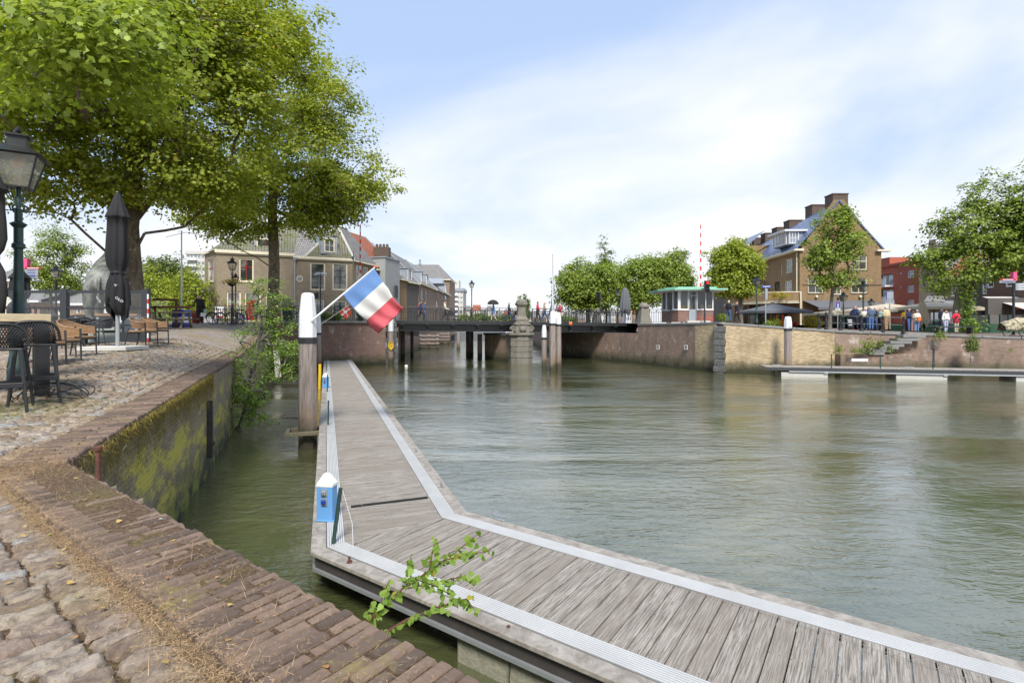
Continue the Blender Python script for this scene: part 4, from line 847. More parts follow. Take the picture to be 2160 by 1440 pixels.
k = MB(); k.frus((0,-.2,2.5), 1.15,1.0,.62, 1.05,.9); k.box(-.66,-.75,3.1,.66,.35,3.22); k.frus((0,-.2,3.22), 1.15,.9,.25,.98,.8); k.box(-.56,-.65,3.47,.56,.25,3.58); k.frus((0,-.2,3.58), .98,.82,.28,.72,.62); k.frus((0,-.2,3.86), .70,.6,.82,.54,.48)
for s_ in (-1,1): k.frus((s_*.28,-.58,2.5), .2,.25,.95,.2,.2)
k.build('obelisk', M['stone'], PR, bevel=.025)
k = MB(); k.box(-.38,-.55,4.66,.38,.15,4.76); k.box(-.44,-.6,4.76,.44,.2,4.92); k.lathe([(.44,4.92),(.43,4.99),(.36,5.1),(.24,5.18),(.12,5.23),(.02,5.25)], (0,-.2,0), 12); k.build('domed_cap', M['stone'], PR, bevel=.02)
def spiral(k, cx, cz, y, s_, flip=1):
    pts = []
    for i in range(40): a = i*.38; r_ = s_*(1-i/44); pts.append((cx+flip*r_*math.cos(a), y, cz+r_*math.sin(a)))
    k.tube(pts, [.055*(1-i/55) for i in range(40)], 6)
for s_ in (-1,1):
    k = MB(); spiral(k, s_*.72, 2.78, -.62, .24, s_); T0 = k.T; k.T = Matrix.Translation((s_*.72,-.2,2.78)) @ Matrix.Rotation(R(90),4,'X'); k.lathe([(.20,-.38),(.23,-.3),(.23,.38),(.2,.42)], n=14); k.T = T0; k.build('scroll', M['stone'], PR, True)
k = MB(); T0 = k.T; k.T = Matrix.Translation((0,-.72,2.76)) @ Matrix.Rotation(R(90),4,'Y'); k.lathe([(.15,-.26),(.26,-.2),(.28,0),(.26,.2),(.15,.26)], n=14); k.T = T0; k.build('carved_roll', M['stone'], PR, True)
def domepost(x, Y, zb, h, label, w_=.95, mat='stone'):
    t = thing('stone_post', label, 'stone post', (PX(x,Y), Y, zb), R(10), 'domed stone posts at the bridge ends'); k = MB(); k.frus((0,0,0), w_*1.15,w_*1.15,.12,w_*1.1,w_*1.1); k.frus((0,0,.12), w_,w_,h-.55,w_*.62,w_*.62); k.build('shaft', M[mat], t, bevel=.03)
    k = MB(); r_ = w_*.42; k.lathe([(r_*.85,h-.43),(r_*1.08,h-.38),(r_*1.08,h-.27),(r_*.98,h-.25),(r_*.95,h-.18),(r_*.75,h-.07),(r_*.45,h-.01),(.02,h)], n=14); k.build('dome', M[mat], t, True)
domepost(1358, 42.2, 3.22, 1.72, 'domed stone post at the right bridge end, in front of the keeper house'); domepost(1259, 55, 3.15, 1.75, 'domed stone post behind the bridge railing, below the traffic light')
t = thing('stone_post', 'domed stone post beside the railing at the left bridge approach', 'stone post', (PX(608,40.5), 40.5, 3.36), R(10), 'domed stone posts at the bridge ends'); k = MB(); k.cbox((0,0,.55), (.7,.7,1.1)); k.build('shaft', M['green_iron'], t); k = MB(); k.box(-.5,-.5,1.1,.5,.5,1.3); k.lathe([(.48,1.3),(.45,1.45),(.36,1.62),(.2,1.74),(.02,1.78)], n=12); k.build('dome', M['stone'], t, True)
for i, (p, q, z, lab) in enumerate((((-18.2,39.6),(-9.9,41.5),3.4,'black iron railing on the left bridge abutment'),((-23.5,38.2),(-18.9,39.4),3.36,'black iron railing between the shrub and the stone post'),((11.4,42.9),(13.3,42.9),3.25,'short iron railing between the stone post and the keeper house'))):
    k = MB(); railing(k, [(p[0],p[1],z),(q[0],q[1],z)], 1.15); k.cbox((q[0],q[1],z+.6), (.08,.08,1.25)); tag(k.build('iron_railing', M['iron']), lab, 'railing', 'iron railings at the bridge')
# barrier booms standing upright
def boom(x, Y, y0, y1, label, n, r=.085):
    z0, z1 = PZ(y1, Y), PZ(y0, Y); k = MB(); 
    for i in range(n): k.cur = i % 2; a = z0+(z1-z0)*i/n; b = z0+(z1-z0)*(i+1)/n; rr = [r*(1-.45*i/n), r*(1-.45*(i+1)/n)]; k.tube([(0,0,a),(0,0,b)], rr, 8, i in (0, n-1))
    t = thing('barrier_boom', label, 'barrier', (PX(x,Y), Y, 0), 0, 'raised bridge barriers'); k.build('boom', [M['red'], M['white']], t, True)
    zb = 3.4; q = MB(); q.box(-.2,-.2,zb,.2,.2,zb+1.1); q.box(-.3,-.12,zb+.75,.12,.12,zb+1.25); q.tube([(0,0,zb+1.1),(0,0,z0)], r*1.2, 8); q.build('base_cabinet', M['green_iron'], t, bevel=.02)
boom(760, 42.5, 474, 608, 'raised red and white barrier boom beside the tricolour flag', 17); boom(1478, 47, 474, 606, 'raised red and white barrier boom behind the keeper house', 15)
k = MB(); k.lathe([(.11,0),(.10,1.4),(.075,1.45),(.06,3.0),(.035,3.05),(.018,4.6)], n=10); k.ball((0,0,4.63), .035, 8); tag(k.build('flagpole', M['steel'], smooth=True, loc=(PX(1166,34.5), 34.5, 3.2)), 'tall thin grey pole rising behind the cluster of three piles', 'pole')
k = MB(); k.lathe([(.06,0),(.055,1.5),(.03,5.7)], n=8); k.box(-.12,-.1,5.0,.05,.1,5.25); tag(k.build('lamp_mast', M['zinc'], smooth=True, loc=(PX(745.5,41.5), 41.5, 3.4)), 'thin grey mast rising from the left abutment railing', 'pole')
# ================================================================ walls with openings
def hit(p, q, x):   # where the sight line of pixel column x meets the wall from p to q: (distance along, Y)
    a = (x-1080)/F; dx, dy = q[0]-p[0], q[1]-p[1]; t = (a*p[1]-p[0])/(dx-a*dy); L = math.hypot(dx,dy); return t*L, p[1]+dy*t
def wmat(p, q, z0):
    ax = Vector((q[0]-p[0], q[1]-p[1], 0)).normalized(); ay = Vector((-ax.y, ax.x, 0)); return Matrix(((ax.x,ay.x,0,p[0]),(ax.y,ay.y,0,p[1]),(0,0,1,z0),(0,0,0,1)))
ST = dict(w=dict(fm='white', pm='pane', c=1, r=1, fw=.07, sill=None), )
def window(parent, T, x0, z0, x1, z1, fm='white', pm='pane', c=1, r=1, fw=.07, rec=.10, sill=None, inner=None, tr=None, tcols=None, thin=.025, off=None):
    k = MB(T); y = rec; k.box(x0,y-.05,z0,x0+fw,y+.03,z1); k.box(x1-fw,y-.05,z0,x1,y+.03,z1); k.box(x0+fw,y-.05,z1-fw,x1-fw,y+.03,z1); k.box(x0+fw,y-.05,z0,x1-fw,y+.03,z0+fw)
    mats = [M[fm], M[inner or fm]]; a0, a1, b0, b1 = x0+fw, x1-fw, z0+fw, z1-fw; k.cur = 1; th = thin
    zt = b0+(b1-b0)*tr if tr else None
    if tr: k.box(a0,y-.04,zt-.035,a1,y+.02,zt+.035)
    for i in range(1, c): xx = a0+(a1-a0)*i/c; k.box(xx-th,y-.03,b0,xx+th,y+.018,(zt-.035) if tr and tcols else b1)
    if tcols:
        for i in range(1, tcols): xx = a0+(a1-a0)*i/tcols; k.box(xx-th,y-.03,zt+.035,xx+th,y+.018,b1)
    for i in range(1, r): zz = b0+(b1-b0)*i/r; k.box(a0,y-.025,zz-th*.8,a1,y+.016,zz+th*.8)
    o = k.build('window', mats, parent)
    if off is not None: o.location = off
    g = MB(T); g.quad((a0,y+.01,b0),(a1,y+.01,b0),(a1,y+.01,b1),(a0,y+.01,b1)); g.build('pane', M[pm], o)
    if sill: g = MB(T); g.box(x0-.06,-.06,z0-.09,x1+.06,y,z0-.002); g.build('sill', M[sill], o)
    return o
def facade(parent, p, q, z0, h, ops, mat, name='wall', top=None, rec=.12, px=True, defaults=None):
    T = wmat(p, q, z0); w_ = math.hypot(q[0]-p[0], q[1]-p[1]); off = -Vector(parent.location); rects = []
    for op in ops:
        x0, y0, x1, y1 = op[:4]; st = dict(defaults or {}); st.update(op[4] if len(op) > 4 else {})
        if px: a, Ya = hit(p, q, x0); b, Yb = hit(p, q, x1); Ym = (Ya+Yb)/2; zt = PZ(y0, Ym)-z0; zb = PZ(y1, Ym)-z0
        else: a, zb, b, zt = x0, y0, x1, y1
        a, b = sorted((a, b)); a = max(a, .05); b = min(b, w_-.05); zb = max(zb, .02); zt = min(zt, h-.05)
        if b-a > .1 and zt-zb > .1: rects.append((a, zb, b, zt, st))
    xs = sorted({0, w_} | {v for r_ in rects for v in (r_[0], r_[2])}); zs = sorted({0, h} | {v for r_ in rects for v in (r_[1], r_[3])})
    k = MB(T)
    for i in range(len(xs)-1):
        for j in range(len(zs)-1):
            cx, cz = (xs[i]+xs[i+1])/2, (zs[j]+zs[j+1])/2
            if any(r_[0] < cx < r_[2] and r_[1] < cz < r_[3] for r_ in rects): continue
            k.quad((xs[i],0,zs[j]),(xs[i+1],0,zs[j]),(xs[i+1],0,zs[j+1]),(xs[i],0,zs[j+1]))
    for a, zb, b, zt, st in rects:
        d = rec+.02; k.quad((a,0,zb),(a,d,zb),(a,d,zt),(a,0,zt)); k.quad((b,0,zt),(b,d,zt),(b,d,zb),(b,0,zb)); k.quad((a,0,zt),(a,d,zt),(b,d,zt),(b,0,zt)); k.quad((b,0,zb),(b,d,zb),(a,d,zb),(a,0,zb))
    if top: k.add([(x,0,z) for x, z in top], [tuple(range(len(top)))])
    o = k.build(name, M[mat], parent); o.location = off
    for a, zb, b, zt, st in rects: window(parent, T, a, zb, b, zt, off=off, rec=rec, **st)
    return T, w_
def wpart(parent, T, name, mat, fn, **kw):
    k = MB(T); fn(k); o = k.build(name, M[mat] if isinstance(mat, str) else mat, parent, **kw); o.location = -Vector(parent.location); return o
def roofpoly(parent, name, mat, polys, th=.12):
    k = MB()
    for pl in polys:
        n = len(pl); a = [Vector(v) for v in pl]; nn = (a[1]-a[0]).cross(a[2]-a[1]).normalized(); nn = nn if nn.z > 0 else -nn
        k.add([tuple(v) for v in a]+[tuple(v-nn*th) for v in a], [tuple(range(n)), tuple(range(n,2*n))[::-1]]+[(i,i+n,(i+1)%n+n,(i+1)%n) for i in range(n)])
    o = k.build(name, M[mat], parent); o.location = -Vector(parent.location); return o
# ---------------------------------------------------------------- keeper house
KH = thing('keeper_house', 'small brick bridge keeper house with glass walls and green roof edge', 'keeper house', (15,42,3.4))
a, b, c, d = (13.02,44.6), (13.69,42.2), (16.6,42.2), (17.0,44.8); zb = 3.35; hb = .97
for p, q, ops in ((a,b,[]),(b,c,[]),(c,d,[])):
    if p == b:
        hw, _ = hit(b, c, 1452.5); hw2, _ = hit(b, c, 1470); facade(KH, b, (b[0]+hw, b[1]), zb, hb, [], 'house_red', 'brick_base'); facade(KH, (b[0]+hw2, b[1]), c, zb, hb, [], 'house_red', 'brick_base')
    else: facade(KH, p, q, zb, hb, ops, 'house_red', 'brick_base')
def glazed(p, q, cuts, zb_, zt, mats=None):
    T = wmat(p, q, zb_); L = math.hypot(q[0]-p[0], q[1]-p[1]); cs = [0]+[hit(p, q, x)[0] for x in cuts]+[L]
    for u, v_ in zip(cs[:-1], cs[1:]): window(KH, T, u+.005, 0, v_-.005, zt-zb_, 'white', 'glass', fw=.055, rec=.05, off=-Vector(KH.location))
glazed(a, b, [1405,1419], zb+hb+.06, 5.95); glazed(c, d, [], zb+hb+.06, 5.95)
hwd, _ = hit(b, c, 1452.5); hwd2, _ = hit(b, c, 1470); T = wmat(b, c, zb); glazed(b, (b[0]+hwd, b[1]), [1434], zb+hb+.06, 5.95); glazed((b[0]+hwd2, b[1]), c, [1488], zb+hb+.06, 5.95)
D = window(KH, T, hwd+.03, .1, hwd2-.03, 2.55, 'zinc', 'glass', fw=.08, rec=.05, tr=.87, off=-Vector(KH.location)); D.name = 'door'; g3 = MB(T); g3.box(hwd+.1,.03,.15,hwd2-.1,.07,1.05); g3.build('door_panel', M['zinc'], D)
k = MB(); 
for p, q in ((a,b),(b,c),(c,d)):
    k.T = wmat(p, q, zb+hb); L = math.hypot(q[0]-p[0], q[1]-p[1]); 
    if p == b: k.box(-.02,-.04,0,hwd,.12,.06); k.box(hwd2,-.04,0,L+.02,.12,.06)
    else: k.box(-.02,-.04,0,L+.02,.12,.06)
wb(k, 'window_sill', M['white'], KH)
k = MB(); k.prism([(12.3,43.2),(13.2,41.5),(17.5,41.5),(18.0,45.6),(12.3,46.4)], 5.95, 6.08); wb(k, 'roof_edge', M['copper'], KH); k = MB(); k.prism([(13.0,43.6),(13.7,42.3),(16.9,42.3),(17.3,45.2),(13.0,45.8)], 6.08, 6.26); wb(k, 'roof', M['copper'], KH); k = MB(); k.prism([(12.5,43.3),(13.3,41.65),(17.4,41.65),(17.8,45.4),(12.5,46.2)], 5.90, 5.945); wb(k, 'soffit', M['white'], KH)
k = MB(); k.prism([(13.1,44.6),(13.75,42.35),(16.5,42.35),(16.9,44.8)], zb+.1, zb+.15); k.box(13.2,44.75,zb,16.9,44.85,5.9); wb(k, 'rear_wall', M['zinc'], KH)
k = MB(); k.box(13.9,42.7,zb+hb+.08,14.5,43.2,zb+hb+.42); k.box(14.6,42.8,zb+hb+.08,15.1,43.3,zb+hb+.4); tag(k.build('yellow_crate', M['yellow'], bevel=.02), 'yellow crates seen through the windows of the keeper house', 'crate')
k = MB(); k.box(15.6,42.35,zb+hb+.08,16.5,42.45,zb+hb+.45); tag(k.build('plywood_board', M['table']), 'pale wooden panel behind the right window of the keeper house', 'panel')
k = MB(); k.box(hwd-.3+b[0],41.6,3.22,hwd2+b[0]+.9,42.15,3.45); tag(k.build('doorstep', M['concrete'], bevel=.02), 'pale concrete step below the keeper house door', 'step')
k = MB(); 
for x in (1474,1484,1493,1503): X = PX(x,41.7); k.cbox((X,41.7,3.55), (.03,.03,.55))
for z in (3.78,3.6,3.4): k.cbox((PX(1488,41.7),41.7,z), (1.2,.03,.025))
tag(k.build('red_rack', M['red']), 'low red metal rack in front of the keeper house', 'rack')
# ---------------------------------------------------------------- left corner house
LH = thing('corner_house', 'brown brick corner house with red window frames behind the plane trees', 'house', (-23,50,3.3)); z0 = 3.25
A0, A1, A2, A3, A4 = (-29.6,49.3), (-27.1,47.0), (-21.1,49.57), (-16.1,51.7), (-12.05,69)
rd = dict(fm='cream', inner='redd', fw=.12, sill='cream')
facade(LH, A0, A1, z0, 6.75, [(438,547,450,594,dict(c=2,tr=.62,tcols=2)),(441,617,450,669,dict(c=1,tr=.6))], 'brown_brick', defaults=dict(rd, pm='pane_c'))
T, w1 = facade(LH, A1, A2, z0, 6.62, [(504,545,535,594,dict(c=2,tr=.64,tcols=2)),(478,615,508,670,dict(c=2,tr=.45,tcols=2,pm='pane_c')),(560,616,575,670,{}),(516,616,550,676,dict(fm='cream',inner='redd',tr=.62,c=1))], 'brown_brick', defaults=rd)
x0, _ = hit(A1, A2, 520); x1, _ = hit(A1, A2, 546); dr = wpart(LH, T, 'door', 'redd', lambda k: k.box(x0,.05,.05,x1,.1,2.2)); 
wpart(LH, T, 'gutter', 'cream', lambda k: (k.box(-.15,-.22,6.50,w1+.1,.0,6.78), k.box(-.05,-.1,6.38,w1+.1,0,6.5)), bevel=.02)
wpart(LH, wmat(A0, A1, z0), 'gutter', 'cream', lambda k: k.box(-.15,-.2,6.60,3.45,0,6.82), bevel=.02)
roofpoly(LH, 'roof', 'roof_moss', [[(A1[0]-.2,A1[1]-.25,z0+6.7),(A2[0],A2[1]-.2,z0+6.7),(-22.6,54.5,z0+10.6),(-26.3,53.0,z0+10.6)],[(A0[0]-.2,A0[1],z0+6.7),(A1[0]-.2,A1[1]-.25,z0+6.7),(-26.3,53.0,z0+10.6)]])
dm = MB(wmat((-24.6,49.1),(-22.8,49.9),z0+7.0)); dm.box(-.1,0,0,1.9,3,1.35); o = wb(dm, 'dormer', M['zinc'], LH); window(o, dm.T, .1, .12, 1.7, 1.2, 'cream', 'pane', 2, 1, .1, rec=-.02, inner='redd')
LB = thing('gabled_house', 'brown brick house with tall windows and a steep mossy tiled gable', 'house', (-18,51,3.3)); tall = dict(fm='cream', inner='iron', fw=.13, pm='pane', c=2, r=4, thin=.018)
T, w2 = facade(LB, A2, A3, z0, 6.45, [(654,554,686,612,{}),(701,555,733,612,{}),(656,632,684,672,dict(pm='pane_c')),(701,634,731,672,{})], 'brown_brick', defaults=tall)
wpart(LB, T, 'gutter', 'cream', lambda k: (k.box(-.1,-.2,6.3,w2+.2,0,6.55), k.box(-.1,-.1,6.2,w2+.1,0,6.3)), bevel=.02)
xo, Yo = hit(A2, A3, 632); zo = PZ(588, Yo)-z0; wpart(LB, T, 'round_window', 'cream', lambda k: k.tube([(xo,-.03,zo),(xo,.02,zo)], .30, 18), smooth=True); wpart(LB, T, 'round_pane', 'pane', lambda k: k.tube([(xo,-.04,zo),(xo,-.03,zo)], .22, 18))
xo2, _ = hit(A2, A3, 622); wpart(LB, T, 'drain_pipe', 'zinc', lambda k: (k.tube([(xo2,-.12,0),(xo2,-.12,6.2)], .06, 8), k.frus((xo2,-.12,6.1), .2,.2,.3,.32,.32)), smooth=True)
ap = Vector(P3(712,476,53.2)); bl = T @ Vector((.95,-.15,6.5)); brr = T @ Vector((w2+.15,-.15,6.5)); bk = Vector((-12.4-4.6,69,0)); rg = ap + Vector((1.2,4.5,0))
roofpoly(LB, 'gable_tiles', 'roof_moss', [[tuple(bl), tuple(brr), tuple(ap)]])
sgc = Vector((A4[0]-A3[0], A4[1]-A3[1], 0)).normalized(); sb = Vector((A3[0], A3[1], z0+6.5))+Vector((.2,0,0))
roofpoly(LB, 'side_roof', 'roof_grey', [[tuple(brr), tuple(brr+sgc*4.6), tuple(ap+sgc*1.8), tuple(ap)],[tuple(bl), tuple(bl+sgc*4.6), tuple(ap+sgc*1.8), tuple(ap)]])
k = MB(); k.tube([ap, brr], .11, 5); k.tube([ap, bl], .11, 5); wb(k, 'ridge_tiles', M['concrete'], LB)
dT = wmat((PX(686,50.9),50.6),(PX(706,51.2),51.2), PZ(535,51)); k = MB(dT); k.box(-.3,0,-.05,1.3,1.8,1.75); o = wb(k, 'dormer', M['zinc'], LB); window(o, dT, 0, .12, 1.0, 1.5, 'cream', 'pane', 2, 2, .1, rec=-.02)
mid = lambda t: (A3[0]+(A4[0]-A3[0])*t, A3[1]+(A4[1]-A3[1])*t)
facade(LB, A3, mid(.30), z0, 6.45, [(751,559,760,610,dict(c=1,r=3)),(767,563,777,608,dict(r=3)),(750,634,760,670,{}),(767,634,776,668,{})], 'tan_brick', defaults=dict(tall, pm='pane_b'))
wpart(LB, wmat(A3, mid(.3), z0), 'gutter', 'cream', lambda k: k.box(0,-.2,6.3,5.3,0,6.5))
# big roof behind both
RB = thing('rear_house', 'grey tiled roof rising behind the two corner houses', 'house', (-24,62,3.3)); x0_, x1_, Yr = PX(605,60), PX(704,60), 60
roofpoly(RB, 'roof', 'roof_grey', [[(x0_-1,57,PZ(545,57)),(x1_+1,57,PZ(545,57)),(x1_,61,PZ(478,61)),(x0_,61,PZ(478,61))],[(x0_,61.1,PZ(478,61)),(x1_,61.1,PZ(478,61)),(x1_+1,65,9.5),(x0_-1,65,9.5)]]); k = MB(); k.box(x0_-.8,57.3,3.2,x1_+.6,64.5,PZ(545,57)-.2); wb(k, 'wall', M['brown_brick'], RB)
# ---------------------------------------------------------------- row along the canal
def rowhouse(label, t0, t1, zg, ridge, mat, rmat, ops, name='canal_house', shift=0, dorm=(), guts='cream', df=None, flat=False, basez=1.3, deep=4.8):
    A = Vector((A3[0],A3[1])) ; 
    def pt(t): 
        if t <= 1: return Vector((A3[0]+(A4[0]-A3[0])*t, A3[1]+(A4[1]-A3[1])*t))
        return Vector((A4[0]+(-12.2-A4[0])*(t-1)/1.0, 69+32*(t-1)))
    p, q = pt(t0), pt(t1); ax = (q-p).normalized(); ay = Vector((-ax.y, ax.x)); p = p - ay*shift; q = q - ay*shift
    h = thing(name, label, 'house', ((p.x+q.x)/2, (p.y+q.y)/2, basez)); T, w_ = facade(h, tuple(p), tuple(q), basez, zg-basez, ops, mat, defaults=df or dict(fm='white', pm='pane_b', fw=.09, c=1, r=3))
    gz = zg-basez
    if flat:
        wpart(h, T, 'flat_roof', 'zinc', lambda k: k.box(-.1,-.1,gz,w_+.1,5,gz+.12)); wpart(h, T, 'side_wall', mat, lambda k: (k.box(0,.01,0,.05,5,gz), k.box(w_-.05,.01,0,w_,5,gz)))
    else:
        rz_ = ridge-basez; o = MB(T); e = .12; o.add([(-.02,-.25,gz-.05),(w_+.02,-.25,gz-.05),(w_+.02,deep,rz_),(-.02,deep,rz_),(w_+.02,2*deep,gz),(-.02,2*deep,gz)], [(0,1,2,3),(3,2,4,5)]); wb(o, 'roof', M[rmat], h)
        wpart(h, T, 'side_wall', mat, lambda k: (k.add([(0,.02,0),(0,2*deep,0),(0,2*deep,gz),(0,deep,rz_-.08),(0,.02,gz)], [(0,1,2,3,4)]), k.add([(w_,.02,0),(w_,2*deep,0),(w_,2*deep,gz),(w_,deep,rz_-.08),(w_,.02,gz)], [(0,1,2,3,4)])))
        wpart(h, T, 'gutter', guts, lambda k: k.box(-.05,-.32,gz-.15,w_+.05,-.02,gz+.02))
        wpart(h, T, 'verge', 'zinc', lambda k: (k.tube([(0,-.2,gz),(0,deep,rz_+.02)], .09, 5), k.tube([(w_,-.2,gz),(w_,deep,rz_+.02)], .09, 5)))
        for dx in dorm:
            m_ = w_*dx; k = MB(T); k.box(m_-.65,.25,gz+.2,m_+.65,2.6,gz+1.75); k.box(m_-.75,.15,gz+1.75,m_+.75,2.8,gz+1.85); o = wb(k, 'dormer', M['zinc'], h); window(o, T @ Matrix.Translation((0,.25,0)), m_-.6, gz+.25, m_+.6, gz+1.7, 'white', 'pane_b', 2, 1, .1, rec=-.01)
    return h
rowhouse('orange roofed house between the gabled house and the canal row', .27, .60, 9.3, 14.0, 'tan_brick', 'roof_orange', [], basez=3.2, deep=4.6)
rowhouse('narrow grey boarded flat roofed house behind the flag tip', .30, .50, 10.6, 0, 'boards', 'zinc', [(785,588,790,620,dict(c=1,r=2)),(801,572,806,612,dict(c=1,r=2))], shift=.9, flat=True, basez=3.2)
rowhouse('small tan brick canal house with white dormer', .50, .72, 8.75, 13.6, 'tan_brick', 'roof_grey', [(836,607,841,632,{})], dorm=(.35,), basez=1.2)
k = MB(); 
for s_ in (0,1): k.box(-.03,s_*.9,0,.03,s_*.9+.8,1.4)
tag(k.build('shutters', M['black'], loc=(PX(834,58.5), 58.5, 6.3)), 'pair of open black shutters on the canal row', 'shutters')
rowhouse('black boarded canal house with small dormer', .72, .92, 8.6, 13.4, 'blackboards', 'roof_grey', [(845,608,851,634,{}),(836,609,842,632,{}),(846,650,851,672,{})], dorm=(.4,), basez=1.2)
rowhouse('long brown brick warehouse with five tall white windows', .93, 1.38, 8.75, 13.5, 'row_brick', 'roof_grey', [(861,603,866,636,{}),(870.5,605,875,637,{}),(879.5,608,884,634,{}),(888.5,611,893,632,{}),(897,613,901,634,{}),(861,645,866,668,{}),(871,646,875,668,{}),(880,647,884,668,{})], dorm=(.25,.55), basez=1.2)
wh = rowhouse('brick canal house with a white hoist bay under a zinc roof', 1.385, 1.62, 8.9, 13.6, 'row_brick', 'roof_grey', [(907,630,911,646,{}),(914,632,918,648,{}),(920,633,924,648,{}),(908,650,912,668,{})], dorm=(), basez=1.2)
k = MB(); Y0 = 86; k.box(-.9,-1.2,-.2,1.4,2,.0); k.add([(-1.1,-1.4,0),(1.6,-1.4,0),(1.6,2,0),(-1.1,2,0),(-.9,.3,1.0),(1.4,.3,1.0)], [(0,1,5,4),(2,3,4,5),(0,4,3),(1,2,5)]); o = k.build('hoist_roof', M['zinc'], wh); o.location = Vector((PX(916,Y0), Y0, PZ(599,Y0)))-Vector(wh.location); k = MB(); k.box(-.3,-.5,-3.2,.6,.6,-.2); o2 = k.build('hoist_bay', M['white'], wh); o2.location = o.location
rowhouse('last brick house of the canal row with small windows', 1.625, 1.98, 9.0, 12.6, 'row_brick', 'roof_grey', [(930,618,935,630,{}),(939,620,943,632,{}),(927,640,931,655,{}),(937,641,941,655,{})], dorm=(.6,), basez=1.2)
EH = thing('end_house', 'large brick house with hipped tiled roof closing the canal row', 'house', (-16,100,1)); YE = 103; xa, xb = PX(868,YE), PX(948,YE)
facade(EH, (xa,YE), (xb,YE), 1.2, PZ(589,YE)-1.2, [(925,600,929,612,{}),(936,600,941,612,{})], 'row_brick', defaults=dict(fm='white', pm='pane_b', fw=.1)); k = MB(); k.box(xb-.05,YE+.02,1.2,xb,YE+10,PZ(589,YE)); k.box(xa,YE+.02,1.2,xa+.05,YE+10,PZ(589,YE)); wb(k, 'side_wall', M['row_brick'], EH)
ze, zr = PZ(589,YE), PZ(557,YE+4); roofpoly(EH, 'roof', 'roof_grey', [[(xa-.3,YE-.3,ze),(xb+.3,YE-.3,ze),(PX(925,YE+5),YE+5,zr),(PX(860,YE+5),YE+5,zr)],[(xb+.3,YE-.3,ze),(xb+.3,YE+11,ze),(PX(925,YE+5),YE+5,zr)]]); k = MB(); k.box(xa,YE-.35,ze-.2,xb+.3,YE,ze); wb(k, 'gutter', M['cream'], EH)
k = MB(); k.box(-.25,-.25,0,.25,.25,.5); k.lathe([(.12,.5),(.12,.9),(.3,.95),(.3,1.05)], n=8); tag(k.build('roof_vent', M['zinc'], loc=(PX(886,YE+5), YE+5, zr-.05)), 'metal vent pipe on the ridge of the end house', 'vent')
k = MB(); k.box(-.9,-.5,0,.9,.5,1.5); 
for i in range(4): k.lathe([(.17,1.5),(.14,1.9)], (-.6+i*.4,0,0), 8)
tag(k.build('chimney_stack', M['chim_brick'], loc=(PX(806,60), 60, PZ(533,60)-.9)), 'brick chimney with four pots on the orange tiled roof', 'chimney')
def flats(name, label, x0, x1, yt, Y, nf, zb, mat, roofm, cols, dep=14, ybot=None):
    h = thing(name, label, 'apartment building', (PX((x0+x1)/2,Y), Y, zb)); X0, X1 = PX(x0,Y), PX(x1,Y); zt = PZ(yt,Y); fh = (zt-zb)/nf
    k = MB(); k.box(X0,Y,zb,X1,Y+dep,zt); wb(k, 'wall', M[mat], h); k = MB(); k.box(X0-.4,Y-.4,zt,X1+.4,Y+dep,zt+1.2); wb(k, 'roof', M[roofm], h)
    for i in range(nf):
        z = zb+i*fh; k = MB(); k.box(X0+.5,Y-1.2,z+.1,X0+(X1-X0)*.62,Y,z+.25); k.box(X0+.5,Y-1.2,z+.25,X0+(X1-X0)*.62,Y-1.1,z+1.1); wb(k, 'balcony', M['white'], h)
        for j in range(cols):
            a = X0+(X1-X0)*(j+.2)/cols; b = X0+(X1-X0)*(j+.8)/cols; k = MB(); k.box(a,Y-.05,z+1.15,b,Y+.0,z+fh-.35); wb(k, 'window', M['pane_b'], h)
    return h
flats('apartment_block', 'pale apartment block with stacked balconies beyond the canal row', 949, 977, 614, 210, 8, 1.4, 'concrete', 'zinc', 4); k = MB(); k.box(-2.5,0,0,2.5,5,3.5); tag(k.build('lift_housing', M['concrete'], loc=(PX(956,212), 212, PZ(614,212)+1)), 'small block on top of the pale apartment block', 'roof block')
flats('apartment_tower', 'grey white apartment tower with balconies behind the left trees', 393, 432, 536, 190, 11, 3, 'concrete', 'concrete', 5)
# distant town across the river, seen through the railing
g = random.Random(21)
for i in range(26):
    x = 955+i*16+g.uniform(-4,4); Y = 250+g.uniform(-30,60); w_ = g.uniform(7,12)/F*Y*1.3; h_ = g.uniform(5,11); z_ = 1.35; X = PX(x,Y)
    t = thing('distant_house', 'pale house far across the river, number %d from the left' % (i+1) if False else 'small distant house across the river seen through the bridge railing', 'house', (X, Y, z_), 0, 'distant houses across the river'); mt = ('white','cream','row_brick','concrete','row_brick')[g.randrange(5)]
    k = MB(); k.box(-w_/2,0,0,w_/2,8,h_); k.build('wall', M[mt], t); k = MB(); k.add([(-w_/2-.3,-.3,h_),(w_/2+.3,-.3,h_),(w_/2+.3,8.3,h_),(-w_/2-.3,8.3,h_),(-w_/2,4,h_+3),(w_/2,4,h_+3)], [(0,1,5,4),(2,3,4,5),(0,4,3),(1,2,5)]); k.build('roof', M[('roof_grey','roof_grey','roof_orange')[g.randrange(3)]], t)
    for j in range(3):
        for z in (1.5,4.2): 
            if z+1.5 < h_: k = MB(); k.box(-w_/2+w_*(j+.25)/3,-.06,z,-w_/2+w_*(j+.75)/3,0,z+1.4); k.build('window', M['pane'], t)
